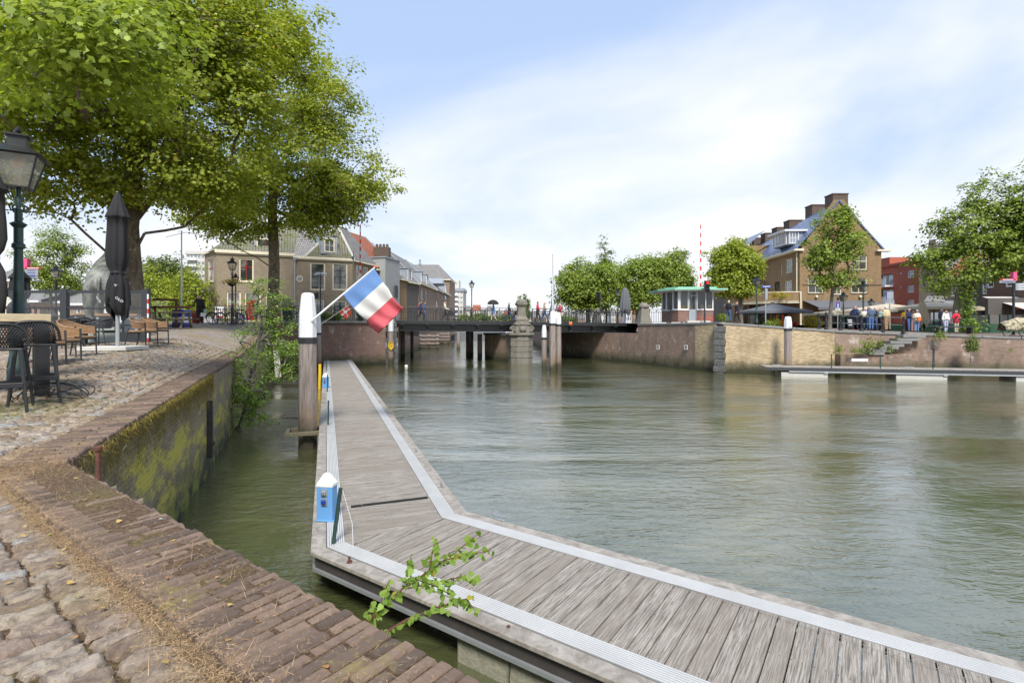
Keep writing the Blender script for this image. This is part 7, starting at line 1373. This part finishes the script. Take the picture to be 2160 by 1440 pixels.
for i, y in enumerate((600,605,610)): 
    k = MB(); Yq = 32; k.box(0,-.14,-.07,1.2,-.11,.07); o = k.build('finger', M['zinc'], [q for q in bpy.data.objects if q.name.startswith('finger_post')][-1]); o.location = (0,0,PZ(y,32.2)-2.45); k = MB(); k.box(.15,-.145,-.02,1.1,-.14,.02); k.build('line_of_writing', M['white'], o)
# street name and traffic signs
t = thing('street_name_sign', 'blue street name plate on a slim grey pole with a grey box', 'sign', (PX(1615,40), 40, 3.2)); H = PZ(606,40)-3.2; k = MB(); k.lathe([(.045,0),(.04,H)], n=8); k.build('pole', M['steel'], t, True); k = MB(); k.box(-.35,-.03,H-.02,.45,.03,H+.15); k.build('plate', M['blue'], t); k = MB(); k.box(-.22,-.035,H+.045,.34,-.03,H+.09); k.build('line_of_writing', M['white'], t); k = MB(); k.box(-.06,-.08,H-.95,.12,.08,H-.1); k.build('box', M['zinc'], t)
t = thing('dead_end_sign', 'blue dead end traffic sign with a white plate below', 'sign', (PX(1767,38.5), 38.5, 2.88)); z1 = PZ(643,38.5)-2.88; k = MB(); k.lathe([(.03,0),(.03,z1+.2)], n=8); k.build('pole', M['steel'], t, True); k = MB(); k.box(-.13,-.03,z1-.22,.13,-.02,z1+.22); k.build('plate', M['blue'], t, bevel=.005); k = MB(); k.box(-.03,-.035,z1-.18,.03,-.03,z1+.08); k.build('white_bar', M['white'], t); k = MB(); k.box(-.07,-.037,z1+.08,.07,-.03,z1+.13); k.build('red_bar', M['red'], t); k = MB(); k.box(-.17,-.03,z1-.37,.17,-.02,z1-.24); p_ = k.build('lower_plate', M['white'], t); k = MB(); k.box(-.12,-.035,z1-.335,-.02,-.03,z1-.275); k.box(.03,-.035,z1-.33,.12,-.03,z1-.28); k.build('mark', M['black'], p_)
t = thing('rear_sign', 'backs of grey road signs with a blue edge on a steel pole', 'sign', (PX(1877,37.5), 37.5, 2.8)); z1 = PZ(623,37.5)-2.8; k = MB(); k.lathe([(.04,0),(.04,z1+.3)], n=8); k.build('pole', M['steel'], t, True); k = MB(); k.box(-.28,-.02,z1-.28,.28,.01,z1+.28); k.build('plate_rim', M['blue'], t); k = MB(); k.box(-.24,-.03,z1-.27,.24,-.02,z1+.27); k.build('plate', M['zinc'], t); k = MB(); k.box(-.3,-.03,z1-.42,.3,-.01,z1-.31); k.box(-.32,-.03,z1-.6,.32,-.01,z1-.46); k.build('lower_plate', M['zinc'], t)
ab_ = thing('chalkboard', 'black chalkboard leaning near the man in the navy jacket', 'chalkboard', (PX(1793,38.6), 38.6, 2.88)); k = MB(); k.cbox((0,0,.36), (.42,.03,.75), 0, R(-14)); k.build('board', M['black'], ab_)
for z in (.58,.46,.34,.22): k = MB(); k.cbox((0,-.06+(z-.36)*.25+.03,z), (.3,.012,.05), 0, R(-14)); k.build('chalk_line', M['white'], ab_)
ontext([o for o in bpy.data.objects if o.name.startswith('mooring_pile') and 'cluster' not in o['label']][0], '', .1, (0,0,0), M['black']) if False else None
np_ = pile('mooring pile with white cap numbered 124 in front of the yellow brick wall', 1662, 31.9, .46, PZ(667.5,31.9), PZ(697.5,31.9), 0, taper=.78); tx = ontext(np_, '124', .20, (0.03,-.262,PZ(691,31.9)), M['black'], (R(86),0,0))
k = MB(); k.cbox((0,0,0), (.28,.16,.28)); tag(k.build('life_buoy', M['orange'], bevel=.06, loc=tuple(P3(1203.5,682,43.8))), 'small orange float hanging from the bridge edge', 'float')
k = MB(); k.ball((0,0,0), .13, 10); tag(k.build('buoy', M['white'], smooth=True, loc=(PX(857,37.5), 37.5, .06)), 'small white buoy floating left of the bridge pier', 'buoy')
# slanting white board standing in the water by the left wall
k = MB(); k.cbox((0,0,.75), (.30,.03,1.5), R(10), 0, R(-4)); tag(k.build('white_board', M['concrete'], loc=(PX(581,27), 27.2, .3)), 'tall pale board leaning against the left quay wall behind the shrub', 'board')
# black railing with knob posts on the right quay, bench, terrace screens
QR = thing('quay_railing', 'black quay railing with round knobbed posts along the tourist walk', 'railing', (24,33.5,2.7)); pr = [(1727,661,708),(1742.5,659,711),(1773,664,713),(1817,665,715),(1862,667,719),(1906,668,724)]
prev = None
for i, (x, y0, y1) in enumerate(pr):
    Y = 33.6-.35*max(0,i-1); z0_, z1_ = gR(PX(x,Y),Y), PZ(y0,Y); k = MB(); k.lathe([(.13,z0_),(.12,z0_+.12),(.055,z0_+.18),(.05,z0_+.55),(.075,z0_+.6),(.05,z0_+.66),(.05,z1_-.2),(.09,z1_-.18),(.09,z1_-.12),(.05,z1_-.1),(.08,z1_-.04),(.06,z1_+.02),(.01,z1_+.06)], (PX(x,Y),Y,0), 10); wb(k, 'post', M['iron'], QR, smooth=True)
    cur = (PX(x,Y), Y, z0_); 
    if prev: k = MB(); 
    if prev:
        for hh_ in (.95,.48): k.tube([(prev[0],prev[1],prev[2]+hh_),(cur[0],cur[1],cur[2]+hh_)], .024, 6)
        wb(k, 'rail', M['green_iron'], QR)
    prev = cur
QB = thing('park_bench', 'long dark park bench with a green mesh back on the right quay', 'bench', (PX(2010,33.8), 33.8, gR(29,33.8)), R(-7)); k = MB(); k.box(-1.2,-.25,.42,1.35,.25,.48); k.build('seat', M['anthracite'], QB, bevel=.01)
for x in (-.95,1.0): k = MB(); k.box(x-.06,-.2,0,x+.06,.2,.42); k.build('leg', M['iron'], QB)
k = MB(); k.tube([(-1.4,.3,.92),(1.0,.3,.92)], .025, 6); k.tube([(-1.4,.3,.5),(1.0,.3,.5)], .02, 6)
for i in range(9): k.tube([(-1.4+i*.3,.3,.45),(-1.4+i*.3,.3,.92)], .014, 4)
k.build('backrest', M['green_iron'], QB)
GT = thing('terrace_screen', 'dark green panels and glass around the cafe terrace at right', 'terrace screen', (PX(2070,38.5), 38.5, 2.5)); xs = (1878,1910,1945,1990,2035,2087,2110,2128,2160,2200)
for a, b in zip(xs[:-1], xs[1:]):
    Y = 40.0; X0, X1 = PX(a,Y), PX(b,Y); k = MB(); k.box(X0,Y,2.5,X1-.04,Y+.05,PZ(683,Y)); wb(k, 'lower_panel', M['greenpaint'], GT)
    if a > 1980: k = MB(); k.quad((X0,Y+.03,PZ(683,Y)),(X1-.04,Y+.03,PZ(683,Y)),(X1-.04,Y+.03,PZ(664,Y)),(X0,Y+.03,PZ(664,Y))); wb(k, 'glass_panel', M['glass'], GT); k = MB(); k.box(X0-.04,Y-.02,2.5,X0+.04,Y+.08,PZ(663,Y)); wb(k, 'post', M['green_iron'], GT)
k = MB(); k.box(PX(1600,48),48,3.0,PX(1625,48),48.1,3.9); 
PS = thing('glass_terrace_fence', 'black framed glass fence in front of the pub under the grey parasol', 'fence', (PX(1600,45), 45, 3.2)); 
for a in (1581,1603,1622): k = MB(); X = PX(a,45); k.box(X,45,3.1,X+.07,45.07,4.05); wb(k, 'post', M['iron'], PS)
k = MB(); k.box(PX(1581,45),45,4.0,PX(1622,45),45.05,4.06); k.box(PX(1581,45),45,3.55,PX(1622,45),45.05,3.6); wb(k, 'rail', M['iron'], PS); k = MB(); k.quad((PX(1581,45),45.02,3.1),(PX(1622,45),45.02,3.1),(PX(1622,45),45.02,4.0),(PX(1581,45),45.02,4.0)); wb(k, 'glass_panel', M['glass'], PS)
for i, (x, y, Y, w_, h_, m_, lab) in enumerate(((1716,677,44,.75,.55,'leaf_yel','yellow green variegated bush right of the numbered pile'),(1630,680,44,.7,.4,'leaf_b','low green bush under the grey parasol'),(1645,622,57,1.2,.35,'leaf_yel','yellow flowers on the curved pub balcony'),(1612,625,60,.8,.4,'leaf_yel','green yellow plants at the far end of the pub balcony'),(705,668,41.2,.5,.25,'leaf_fresh','bright green weeds behind the railing under the flag'),(680,664,41,.35,.3,'leaf_fresh','small green plant behind the railing beside the big pile'),(1600,665,47,.5,.35,'leaf_b','potted green shrub by the glass terrace fence'),(1525,668,44,.5,.3,'leaf_b','green hedge plant right of the keeper house'))):
    t = thing('bush', lab, 'bush', (PX(x,Y), Y, PZ(y,Y)-h_)); q = clumps([(0,0,h_*.9,w_,w_*.6,h_)], 50, 60+i, .4)[0]; foliage('crown', q, 30, .3, .1, DIAM, M[m_], t, 9+i); k = MB(); k.tube([(0,0,-.3),(0,0,h_)], .03, 5); k.build('stem', M['bark2'], t)
k = MB(); k.lathe([(.12,0),(.18,.3),(.19,.31)], n=12); tag(k.build('red_flower_pot', M['red'], smooth=True, loc=(PX(1678,46), 46, 3.03)), 'small red flower pot right of the numbered pile', 'flower pot')
for i, x in enumerate((1905,1925,1948,1962,1978)): t = dup(c1, ('grey terrace chair behind the tourists, leftmost of five','grey terrace chair behind the orange bag','grey terrace chair beside the short beige parasol','grey terrace chair between parasol foot and bench','grey terrace chair right behind the park bench')[i], (PX(x,41.5), 41.5, gR(PX(x,41.5),41.5)), R(40+i*70), 'grey chairs on the right terrace')
k = MB(); k.box(PX(1700,53),56.2,2.75,PX(1850,53),56.3,3.9); wb_ = k.build('terrace_hedge', M['leaf_d']); bpy.data.objects.remove(wb_)
# ================================================================ bicycles
def bicycle(label, loc, rz, mat, tilt=0, group='parked bicycles', tarp=False):
    t = thing('bicycle', label, 'bicycle', loc, rz, group); t.rotation_euler = (R(tilt),0,rz); wr_ = .34
    for x in (-.53,.53):
        k = MB(); pts = [(x+wr_*math.cos(a*.2618), 0, wr_+wr_*math.sin(a*.2618)) for a in range(25)]; k.tube(pts, .019, 6, False); w_o = k.build('wheel', M['rubber'], t, True)
        k = MB(); pts = [(x+.31*math.cos(a*.2618), 0, wr_+.31*math.sin(a*.2618)) for a in range(25)]; k.tube(pts, .009, 5, False)
        for a in range(14): k.tube([(x,0,wr_),(x+.31*math.cos(a*.449),0,wr_+.31*math.sin(a*.449))], .0022, 3, False)
        k.build('rim', M['steel'], w_o)
    k = MB(); bb = (-.08,0,.30); seat = (-.22,0,.80); hd = (.36,0,.82); hl = (.39,0,.70)
    for a, b in ((bb,seat),(bb,hl),((-.19,0,.68),hd),((-.53,0,.34),bb),((-.53,0,.34),(-.2,0,.72)),((.53,0,.34),hl),(hl,hd)): k.tube([a,b], .016, 6)
    k.build('frame', M[mat], t, True); k = MB(); k.tube([(.30,-.28,1.02),(.40,-.2,1.05),(.36,0,.98),(.40,.2,1.05),(.30,.28,1.02)], .012, 6); k.tube([hd,(.36,0,.98)], .013, 6); k.build('handlebar', M['steel'], t, True)
    k = MB(); k.ball((-.24,0,.90), .12, 10, (1.1,.75,.35)); k.tube([seat,(-.24,0,.88)], .013, 6); k.build('saddle', M['rubber'], t, True)
    k = MB(); k.box(-.75,-.06,.70,-.35,.06,.72); k.tube([(-.72,0,.7),(-.53,0,.34)], .008, 4); k.build('luggage_rack', M['iron'], t); k = MB(); pts = [(-.53+.375*math.cos(a*.26), 0, wr_+.375*math.sin(a*.26)) for a in range(1,13)]; k.tube(pts, .016, 5); k.build('mudguard', M[mat], t, True); return t
zb_ = 3.12
bicycle('black city bicycle leftmost of the parked row by the lamp post', (PX(468,30.6), 30.6, zb_), R(5), 'iron', 6); bicycle('black bicycle standing just behind the lamp post', (PX(484,31.2), 31.2, zb_), R(12), 'iron', 4); bicycle('blue framed bicycle with white tyre rims leaning right of the lamp post', (PX(505,31.0), 31.0, zb_), R(-40), 'blue', -14); bicycle('light blue bicycle in front of the red door', (PX(521,33), 33, 3.15), R(15), 'skyblue', 5); bicycle('dark bicycle turned toward the camera beside the lamp post', (PX(497,30.5), 30.5, zb_), R(-60), 'iron', -10)
bicycle('dark bicycle parked behind the railing left of the big pile', (PX(634,42), 42, 3.4), R(80), 'iron', 4); bicycle('bicycle behind the bridge approach railing right of the big pile', (PX(664,42.5), 42.5, 3.4), R(60), 'blue', 4)
RK = thing('bicycle_rack', 'low black bicycle rack beside the lamp post', 'bicycle rack', (PX(475,30.2), 30.2, zb_)); k = MB()
for x in (-.6,0,.6,1.2): k.tube([(x,-.25,0),(x,-.25,.6),(x,.25,.6),(x,.25,0)], .02, 5)
k.box(-.62,-.27,.2,1.22,-.23,.25); k.build('hoops', M['iron'], RK)
bicycle('bicycle half hidden under the camouflage cover at the right edge', (PX(2142,31.9), 31.9, gR(31,31.9)), R(3), 'iron', 3)
k = MB(); T_ = []; n_, m_ = 16, 9
for j in range(m_):
    for i in range(n_): u, v_ = i/(n_-1), j/(m_-1)*math.pi; T_.append((-.95+2.2*u, -.42*math.cos(v_)*(.8+.3*math.sin(u*9)), .35+.85*math.sin(v_)*(math.sin(math.pi*min(1,.12+u*.55)))**.6+.04*math.sin(u*17+v_*4)))
k.add(T_, [(j*n_+i, j*n_+i+1, (j+1)*n_+i+1, (j+1)*n_+i) for j in range(m_-1) for i in range(n_-1)]); mc = NT('camouflage_cloth'); p_ = mc.pos(); mc.bump(mc.noise(8, p_, 4), .05); mc = mc.done(mc.mix(mc.ramp(mc.noise(6, p_, 3), .48, .52), mc.mix(mc.ramp(mc.noise(9, p_, 2), .5, .54), (.12,.10,.05), (.30,.26,.16)), (.42,.38,.27)), .9)
o = k.build('camouflage_cover', mc, smooth='all', loc=(PX(2142,31.8), 31.75, gR(31,31.9))); s_ = o.modifiers.new('s','SOLIDIFY'); s_.thickness = .02; tag(o, 'rumpled camouflage cover thrown over a bicycle at the right edge', 'cover')
# ================================================================ people
def cm(name, c): 
    if name not in M: M[name] = plain(name, c, .85, 0, .15, 9, .006, 30)
    return M[name]
def person(label, loc, head=0, H=1.72, top=(.03,.04,.09), legs=(.03,.05,.14), hair=(.4,.38,.35), stride=0.0, arms=('down','down'), woman=False, lean=0.0, shoes=(.05,.04,.035), hood=False, coat=0.0, group=None, cap=None, bald=False):
    s = H/1.75; t = thing('person', label, 'person', loc, head, group); w_ = .9 if woman else 1.0
    V = []; E = []; Rr = []
    def a(p, r_, par=None): V.append((p[0]*s, p[1]*s, p[2]*s)); Rr.append((r_[0]*s, r_[1]*s) if hasattr(r_, '__len__') else r_*s); i = len(V)-1; (E.append((par, i)) if par is not None else None); return i
    # faces +y; stride moves one foot forward and the other back; a = -1 left, 1 right
    ly = lean
    pel = a((0,0,.96), (.15,.115)); wa = a((0,ly*.3,1.10), (.145*w_,.11), pel); ch = a((0,ly*.7,1.32), (.165*w_,.12), wa); nk = a((0,ly,1.47), (.065,.06), ch); hb = a((0,ly+.015,1.555), (.06,.065), nk); hm = a((0,ly+.03,1.635), (.078,.095), hb); ht = a((0,ly+.02,1.70), (.06,.075), hm)
    reg = {pel:'leg', wa:'top', ch:'top', nk:'skin', hb:'skin', hm:'head', ht:'head'}; hands = []
    for sd in (-1,1):
        st_ = stride*sd; hp = a((sd*.085,0,.88), (.095,.10), pel); kn = a((sd*.095, st_*.22+abs(stride)*.10, .50), (.062,.066), hp); an = a((sd*.10, st_*.36-(.12*abs(stride) if st_ < 0 else 0), .095+(.05*abs(stride) if st_ < 0 else 0)), (.042,.045), kn); to = a((sd*.12, st_*.36+.14-(.10*abs(stride) if st_ < 0 else 0), .035), (.042,.03), an)
        reg.update({hp:'leg', kn:'leg', an:'leg', to:'shoe'})
        mode = arms[0 if sd < 0 else 1]; sh = a((sd*.175*w_, ly*.9, 1.41), (.062,.065), ch)
        if mode == 'down': el = (sd*.235, ly*.6-st_*.10-.02, 1.13); wr__ = (sd*.235, ly*.4-st_*.22+.06, .90)
        elif mode == 'bent': el = (sd*.235, ly*.6-.02, 1.13); wr__ = (sd*.10, .26+ly*.5, 1.15)
        elif mode == 'phone': el = (sd*.27, .10, 1.28); wr__ = (sd*.13, .10, 1.55)
        elif mode == 'hip': el = (sd*.36, -.05, 1.14); wr__ = (sd*.19, .06, 1.02)
        else: el = (sd*.24, .05, 1.13); wr__ = (sd*.20, .34, 1.02)
        el = a(el, (.045,.048), sh); wi = a(wr__, (.030,.030), el); d = (Vector(V[wi])-Vector(V[el])).normalized(); hv = Vector(V[wi])/s + d*.075; ha = a(tuple(hv), (.038,.022), wi); reg.update({sh:'top', el:'top', wi:'hand', ha:'hand'}); hands.append((Vector(V[ha]), d, sd))
    me = skin(V, E, Rr, 1, pel)
    # join a nose, ears and five fingers per hand to the body mesh
    k = MB(); hc = Vector(V[hm]); k.frus((hc.x, hc.y+.088*s, hc.z-.03*s), .03*s,.03*s,.05*s,.014*s,.012*s)
    for sd in (-1,1): k.ball(hc+Vector((sd*.078*s,-.005*s,-.01*s)), .024*s, 6, (.4,.8,1.2))
    for p, d, sd in hands:
        sid = d.cross(Vector((0,0,1))); sid = sid.normalized() if sid.length > .1 else Vector((0,1,0)); pr_ = sid
        for q in range(4): b0 = p + d*.028*s + pr_*(q-1.5)*.018*s; L = (.068,.078,.074,.058)[q]*s; k.tube([b0, b0+d*L*.55+sid.cross(d)*.004, b0+d*L*.85+sid.cross(d)*-.016*s], [.0085*s,.008*s,.006*s], 5)
        b0 = p + pr_*.03*s; k.tube([b0, b0+(pr_*.7+d)*.03*s, b0+(pr_*.4+d)*.058*s], [.010*s,.009*s,.007*s], 5)
    nv = len(me.vertices); co = np.zeros(nv*3); me.vertices.foreach_get('co', co); co = co.reshape(-1,3); no = np.zeros(nv*3); me.vertices.foreach_get('normal', no) if hasattr(me.vertices[0], 'normal') else None; no = no.reshape(-1,3)
    fs = [tuple(p.vertices) for p in me.polygons]; Vn = np.array(V)
    # nearest skeleton segment decides what covers each face
    segs = [(Vn[i], Vn[j], reg[i], reg[j]) for i, j in E]
    def region(c):
        best = 9; r_ = 'top'
        for A, B, ra, rb in segs:
            ab_ = B-A; tt = max(0, min(1, float(np.dot(c-A, ab_)/max(1e-9, np.dot(ab_, ab_))))); d = float(np.linalg.norm(c-A-ab_*tt)) 
            if d < best: best = d; r_ = (ra if tt < .5 else rb) if {ra, rb} != {'top','hand'} else ('hand' if tt > .92 else 'top')
        return r_
    regs = []
    for f_ in fs:
        c = co[list(f_)].mean(0); r_ = region(c); z = c[2]/s
        if r_ in ('leg',) and z > .99: r_ = 'top'
        if coat and r_ == 'leg' and z > coat: r_ = 'coat'
        if r_ == 'leg' and z < .10: r_ = 'shoe'
        if r_ == 'skin' and z < 1.50: r_ = 'top'
        if r_ == 'head' or (r_ == 'skin' and z > 1.56):
            yy = c[1]/s - ly; r_ = 'hair' if (z > 1.685 or (yy < .0 and z > 1.56) or (yy < .045 and z > 1.655)) else 'face'
        regs.append(r_)
    b = MB(); b.v = [tuple(p) for p in co]; b.f = fs; b.mi = [0]*len(fs); o_ = len(b.v); b.v += k.v; b.f += [tuple(i+o_ for i in f_) for f_ in k.f]; b.mi += [0]*len(k.f); b.build('body', M['skin'], t, 'all')
    def cover(name, names, off, mat):
        idx = [i for i, r_ in enumerate(regs) if r_ in names]
        if not idx: return
        used = sorted({v for i in idx for v in fs[i]}); mp_ = {v: j for j, v in enumerate(used)}; q = MB(); q.v = [tuple(co[v]+no[v]*off*s) for v in used]; q.f = [tuple(mp_[v] for v in fs[i]) for i in idx]; q.mi = [0]*len(idx); oo = q.build(name, mat, t, 'all'); m_ = oo.modifiers.new('s','SOLIDIFY'); m_.thickness = .008; return oo
    key = lambda c, n: cm(n+'_%d_%d_%d' % tuple(int(x*100) for x in c), c)
    cover('jacket', ('top','coat'), .022, key(top, 'cloth')); cover('trousers', ('leg','coat'), .012, key(legs, 'cloth')); cover('shoes', ('shoe',), .008, key(shoes, 'shoe'))
    if not bald: cover('hair', ('hair',), .018 if not woman else .03, key(hair, 'hair'))
    if cap: q = MB(); q.T = Matrix.Translation((hc.x, hc.y-.01, hc.z+.05*s)); q.ball((0,0,0), .10*s, 12, (.95,1.1,.55)); q.prism([(-.07,.07),(.07,.07),(.05,.17),(-.05,.17)], -.01, .005); q.build('cap', key(cap, 'cap'), t, True)
    if hood: q = MB(); q.ball((hc.x, hc.y-.11*s, hc.z-.13*s), .11*s, 10, (1.1,.7,.8)); q.build('hood', key(hood if hood is not True else top, 'hood'), t, True)
    bpy.data.meshes.remove(me); return t
E_, W_d, N_, S_ = R(-90), R(90), 0, R(180)     # facing right, left, away, toward the camera
zB = lambda x: 3.5 - .205*max(0, min(1, (x-832)/(1345-832)))
def onbridge(x, dy=1.6): 
    Y = ipol(x, [832,1345], [41.8,45.4])+dy; return (PX(x,Y), Y, zB(x)+.0)
gp = 'people walking on the bridge'
person('person walking in a navy coat with fur hood and red backpack', onbridge(887), E_, 1.68, (.02,.03,.09), (.02,.02,.03), (.08,.05,.03), .9, woman=True, hood=(.45,.38,.3), group=gp, coat=.8)
k = MB(); k.cbox((0,0,0), (.16,.3,.36)); x, y, z = onbridge(884.3); tag(k.build('backpack', M['red'], bevel=.05, loc=(x,y,z+1.18)), 'red backpack on the navy coated walker', 'backpack')
person('person in blue jeans and blue top close behind the navy coat', onbridge(895.5, 2.3), E_, 1.65, (.05,.09,.2), (.05,.10,.26), (.10,.06,.04), .3, group=gp)
person('person in a cream hooded jacket pushing a stroller', onbridge(939), E_, 1.68, (.60,.56,.47), (.02,.02,.025), (.5,.42,.3), .7, ('push','push'), woman=True, hood=(.62,.58,.5), group=gp)
person('person in a bright blue raincoat under an umbrella', onbridge(1041), W_d, 1.66, (.05,.25,.70), (.5,.45,.4), (.08,.05,.03), .6, ('down','bent'), woman=True, group=gp, coat=.72)
x, y, z = onbridge(1040, 1.5); k = MB(); k.lathe([(.50,1.50),(.46,1.66),(.33,1.80),(.15,1.88),(.01,1.90)], n=12); t = thing('umbrella', 'small dark umbrella held over the blue raincoat', 'umbrella', (x,y,z)); k.build('canopy', M['parasol_black'], t, True); k = MB(); k.tube([(0,0,1.1),(0,0,1.88)], .01, 5); k.build('shaft', M['steel'], t)
person('white haired person in a dark jacket and jeans left of the obelisk', onbridge(1073.5), E_, 1.75, (.055,.055,.05), (.03,.05,.16), (.55,.53,.5), .8, ('down','bent'), group=gp)
person('person in a pale top with black trousers beside the obelisk', onbridge(1088, 2.2), E_, 1.70, (.55,.58,.52), (.02,.02,.02), (.55,.5,.42), .9, woman=True, group=gp)
k = MB(); k.cbox((0,0,0), (.25,.2,.28)); x, y, z = onbridge(1093.5, 1.9); tag(k.build('orange_bag', M['orange'], bevel=.05, loc=(x,y,z+1.15)), 'orange red bag carried beside the obelisk', 'bag')
person('tall person in a bright red jacket and dark trousers right of the obelisk', onbridge(1134), E_, 1.86, (.60,.02,.03), (.03,.03,.035), (.07,.05,.04), .5, ('down','bent'), group=gp)
person('person in a tan jacket and jeans behind the red jacket', onbridge(1148), E_, 1.80, (.34,.27,.20), (.04,.08,.2), (.30,.2,.14), .8, ('bent','down'), group=gp, bald=True)
person('person in grey bending slightly, left of the thin pole', onbridge(1161), E_, 1.68, (.11,.13,.18), (.3,.27,.24), (.35,.3,.25), .5, ('down','down'), lean=.1, group=gp)
person('person in a raspberry red coat right of the thin pole', onbridge(1181), W_d, 1.72, (.52,.02,.06), (.04,.04,.05), (.7,.68,.65), .4, ('bent','down'), woman=True, group=gp, coat=.85)
person('person with a pinkish face beside the raspberry coat', onbridge(1176, 2.3), W_d, 1.60, (.25,.12,.14), (.05,.05,.06), (.4,.3,.2), .4, group=gp)
# stroller
x, y, z = onbridge(951); t = thing('stroller', 'dark stroller pushed by the cream jacketed walker', 'stroller', (x,y,z)); k = MB(); k.slab([(-.25,.5),(.3,.45),(.38,.75),(.1,.95),(-.28,.85)][::1], -.2, .2); k.build('seat', M['plastic'], t, bevel=.03); k = MB(); k.tube([(-.5,0,1.0),(-.1,0,.55),(.3,0,.12)], .015, 5); k.tube([(.1,0,.6),(-.25,0,.12)], .015, 5); k.build('frame', M['steel'], t)
for sx in (-.25,.3): k = MB(); k.T = Matrix.Translation((sx,0,.12)) @ Matrix.Rotation(R(90),4,'X'); k.lathe([(.12,-.2),(.12,-.16)], n=12); k.lathe([(.12,.16),(.12,.2)], n=12); k.build('wheel', M['rubber'], t)
# right quay
def onq(x, Y): return (PX(x,Y), Y, gR(PX(x,Y),Y))
gq = 'tourists standing on the right quay'
person('person in a long dark jacket and jeans right of the keeper house', (PX(1537,40), 40, 3.3), R(-70), 1.76, (.025,.025,.03), (.05,.09,.2), (.6,.58,.55), .2, ('bent','bent'), group=gq)
person('person in a black coat and dark trousers facing left near the maple', (PX(1555,40.3), 40.3, 3.25), R(100), 1.70, (.02,.02,.022), (.02,.02,.022), (.4,.3,.22), .5, ('down','down'), group=gq, coat=.7)
person('bald person in a navy jacket with one hand on the hip', onq(1804, 37.6), R(-75), 1.80, (.025,.04,.11), (.02,.025,.05), (.4,.3,.25), .25, ('hip','bent'), group=gq, bald=True, shoes=(.15,.06,.04))
person('person in a cream white jacket and navy trousers next to the navy jacket', onq(1823, 37.3), R(150), 1.60, (.62,.60,.50), (.02,.04,.12), (.45,.25,.18), .1, ('bent','bent'), woman=True, group=gq, shoes=(.6,.58,.5))
person('person in a vivid blue jacket standing at the back of the group', onq(1832, 38.6), R(170), 1.82, (.02,.06,.42), (.03,.04,.09), (.10,.06,.04), .1, group=gq)
person('white haired person in a denim jacket and blue jeans seen from behind', onq(1837.5, 36.6), R(-15), 1.74, (.07,.11,.18), (.07,.14,.33), (.62,.62,.62), .1, ('bent','bent'), group=gq)
person('person in a dark navy top almost hidden by the denim jacket', onq(1846.5, 37.2), R(80), 1.70, (.03,.035,.06), (.06,.1,.22), (.6,.6,.6), .1, group=gq)
person('person in a mint green jacket and black trousers', onq(1856, 37.4), R(100), 1.64, (.30,.42,.38), (.02,.02,.03), (.40,.25,.15), .1, ('bent','bent'), woman=True, group=gq)
person('person with a white cap, beige jacket and brown trousers seen from behind', onq(1869.5, 36.0), R(12), 1.76, (.56,.47,.28), (.33,.20,.10), (.6,.6,.6), .12, group=gq, cap=(.75,.75,.75))
person('person in a yellow jacket behind the navy coat', onq(1910, 38.8), R(-20), 1.72, (.65,.38,.02), (.15,.03,.05), (.35,.25,.18), .1, group=gq)
person('person in a navy coat and jeans beside the yellow jacket', onq(1917.5, 37.6), R(-160), 1.74, (.02,.035,.09), (.06,.12,.30), (.6,.58,.56), .15, ('bent','bent'), group=gq)
person('person in pink trousers half hidden between navy and white coats', onq(1926, 38.2), R(170), 1.62, (.45,.33,.28), (.45,.28,.26), (.45,.28,.16), .1, woman=True, group=gq)
person('person in a white quilted coat with an orange bag', onq(1934, 37.2), R(160), 1.60, (.66,.62,.52), (.16,.28,.50), (.6,.6,.6), .2, ('bent','bent'), woman=True, group=gq, cap=(.6,.6,.6), coat=.8)
k = MB(); k.cbox((0,0,0), (.26,.12,.28)); o = k.build('shoulder_bag', M['orange'], bevel=.03, loc=(PX(1938.5,36.95), 36.95, gR(29,37)+.92)); tag(o, 'orange shoulder bag of the white coated tourist', 'bag')
person('person in a dark jacket and flat cap behind the white hoodie', onq(1985.5, 36.6), R(-100), 1.76, (.05,.06,.09), (.04,.05,.09), (.3,.3,.3), .1, group=gq, cap=(.05,.12,.14))
person('person in a white hoodie with light trousers behind the bench', onq(1995, 35.6), R(-175), 1.62, (.72,.70,.66), (.40,.45,.62), (.22,.14,.08), .15, ('down','down'), woman=True, group=gq, hood=(.7,.68,.64))
person('person in a bright red coat holding a camera behind the bench', onq(2017, 35.6), R(175), 1.62, (.66,.02,.06), (.45,.40,.30), (.7,.68,.66), .15, ('bent','bent'), woman=True, group=gq, coat=.78)
k = MB(); k.cbox((0,0,0), (.15,.09,.11)); k.cbox((0,-.06,0), (.07,.07,.07)); tag(k.build('camera_in_hands', M['plastic'], bevel=.01, loc=(PX(2018,35.3), 35.3, gR(29,35.6)+1.08)), 'black camera held by the person in the red coat', 'camera')
# left quay
person('person in black with a hand raised to the ear, holding papers', (PX(421,31), 31, 3.14), R(20), 1.78, (.015,.015,.018), (.015,.015,.018), (.35,.27,.22), .2, ('phone','down'), bald=True)
k = MB(); k.box(-.17,-.01,-.1,.17,.01,.12); tag(k.build('paper_bag', M['white'], bevel=.004, loc=(PX(429,30.8), 30.8, 3.14+.55)), 'white paper bag held low by the man in black', 'bag'); k = MB(); k.cbox((0,0,0), (.16,.08,.16), 0, 0, R(45)); tag(k.build('green_cloth', M['copper'], loc=(PX(434,30.9), 30.9, 3.14+.78)), 'pale green cloth in the hand of the man in black', 'cloth')
person('person in a pale jacket behind the shrub by the corner house', (PX(543,37), 37, 3.3), R(-90), 1.68, (.6,.55,.45), (.35,.33,.3), (.6,.58,.55), .4, woman=True)
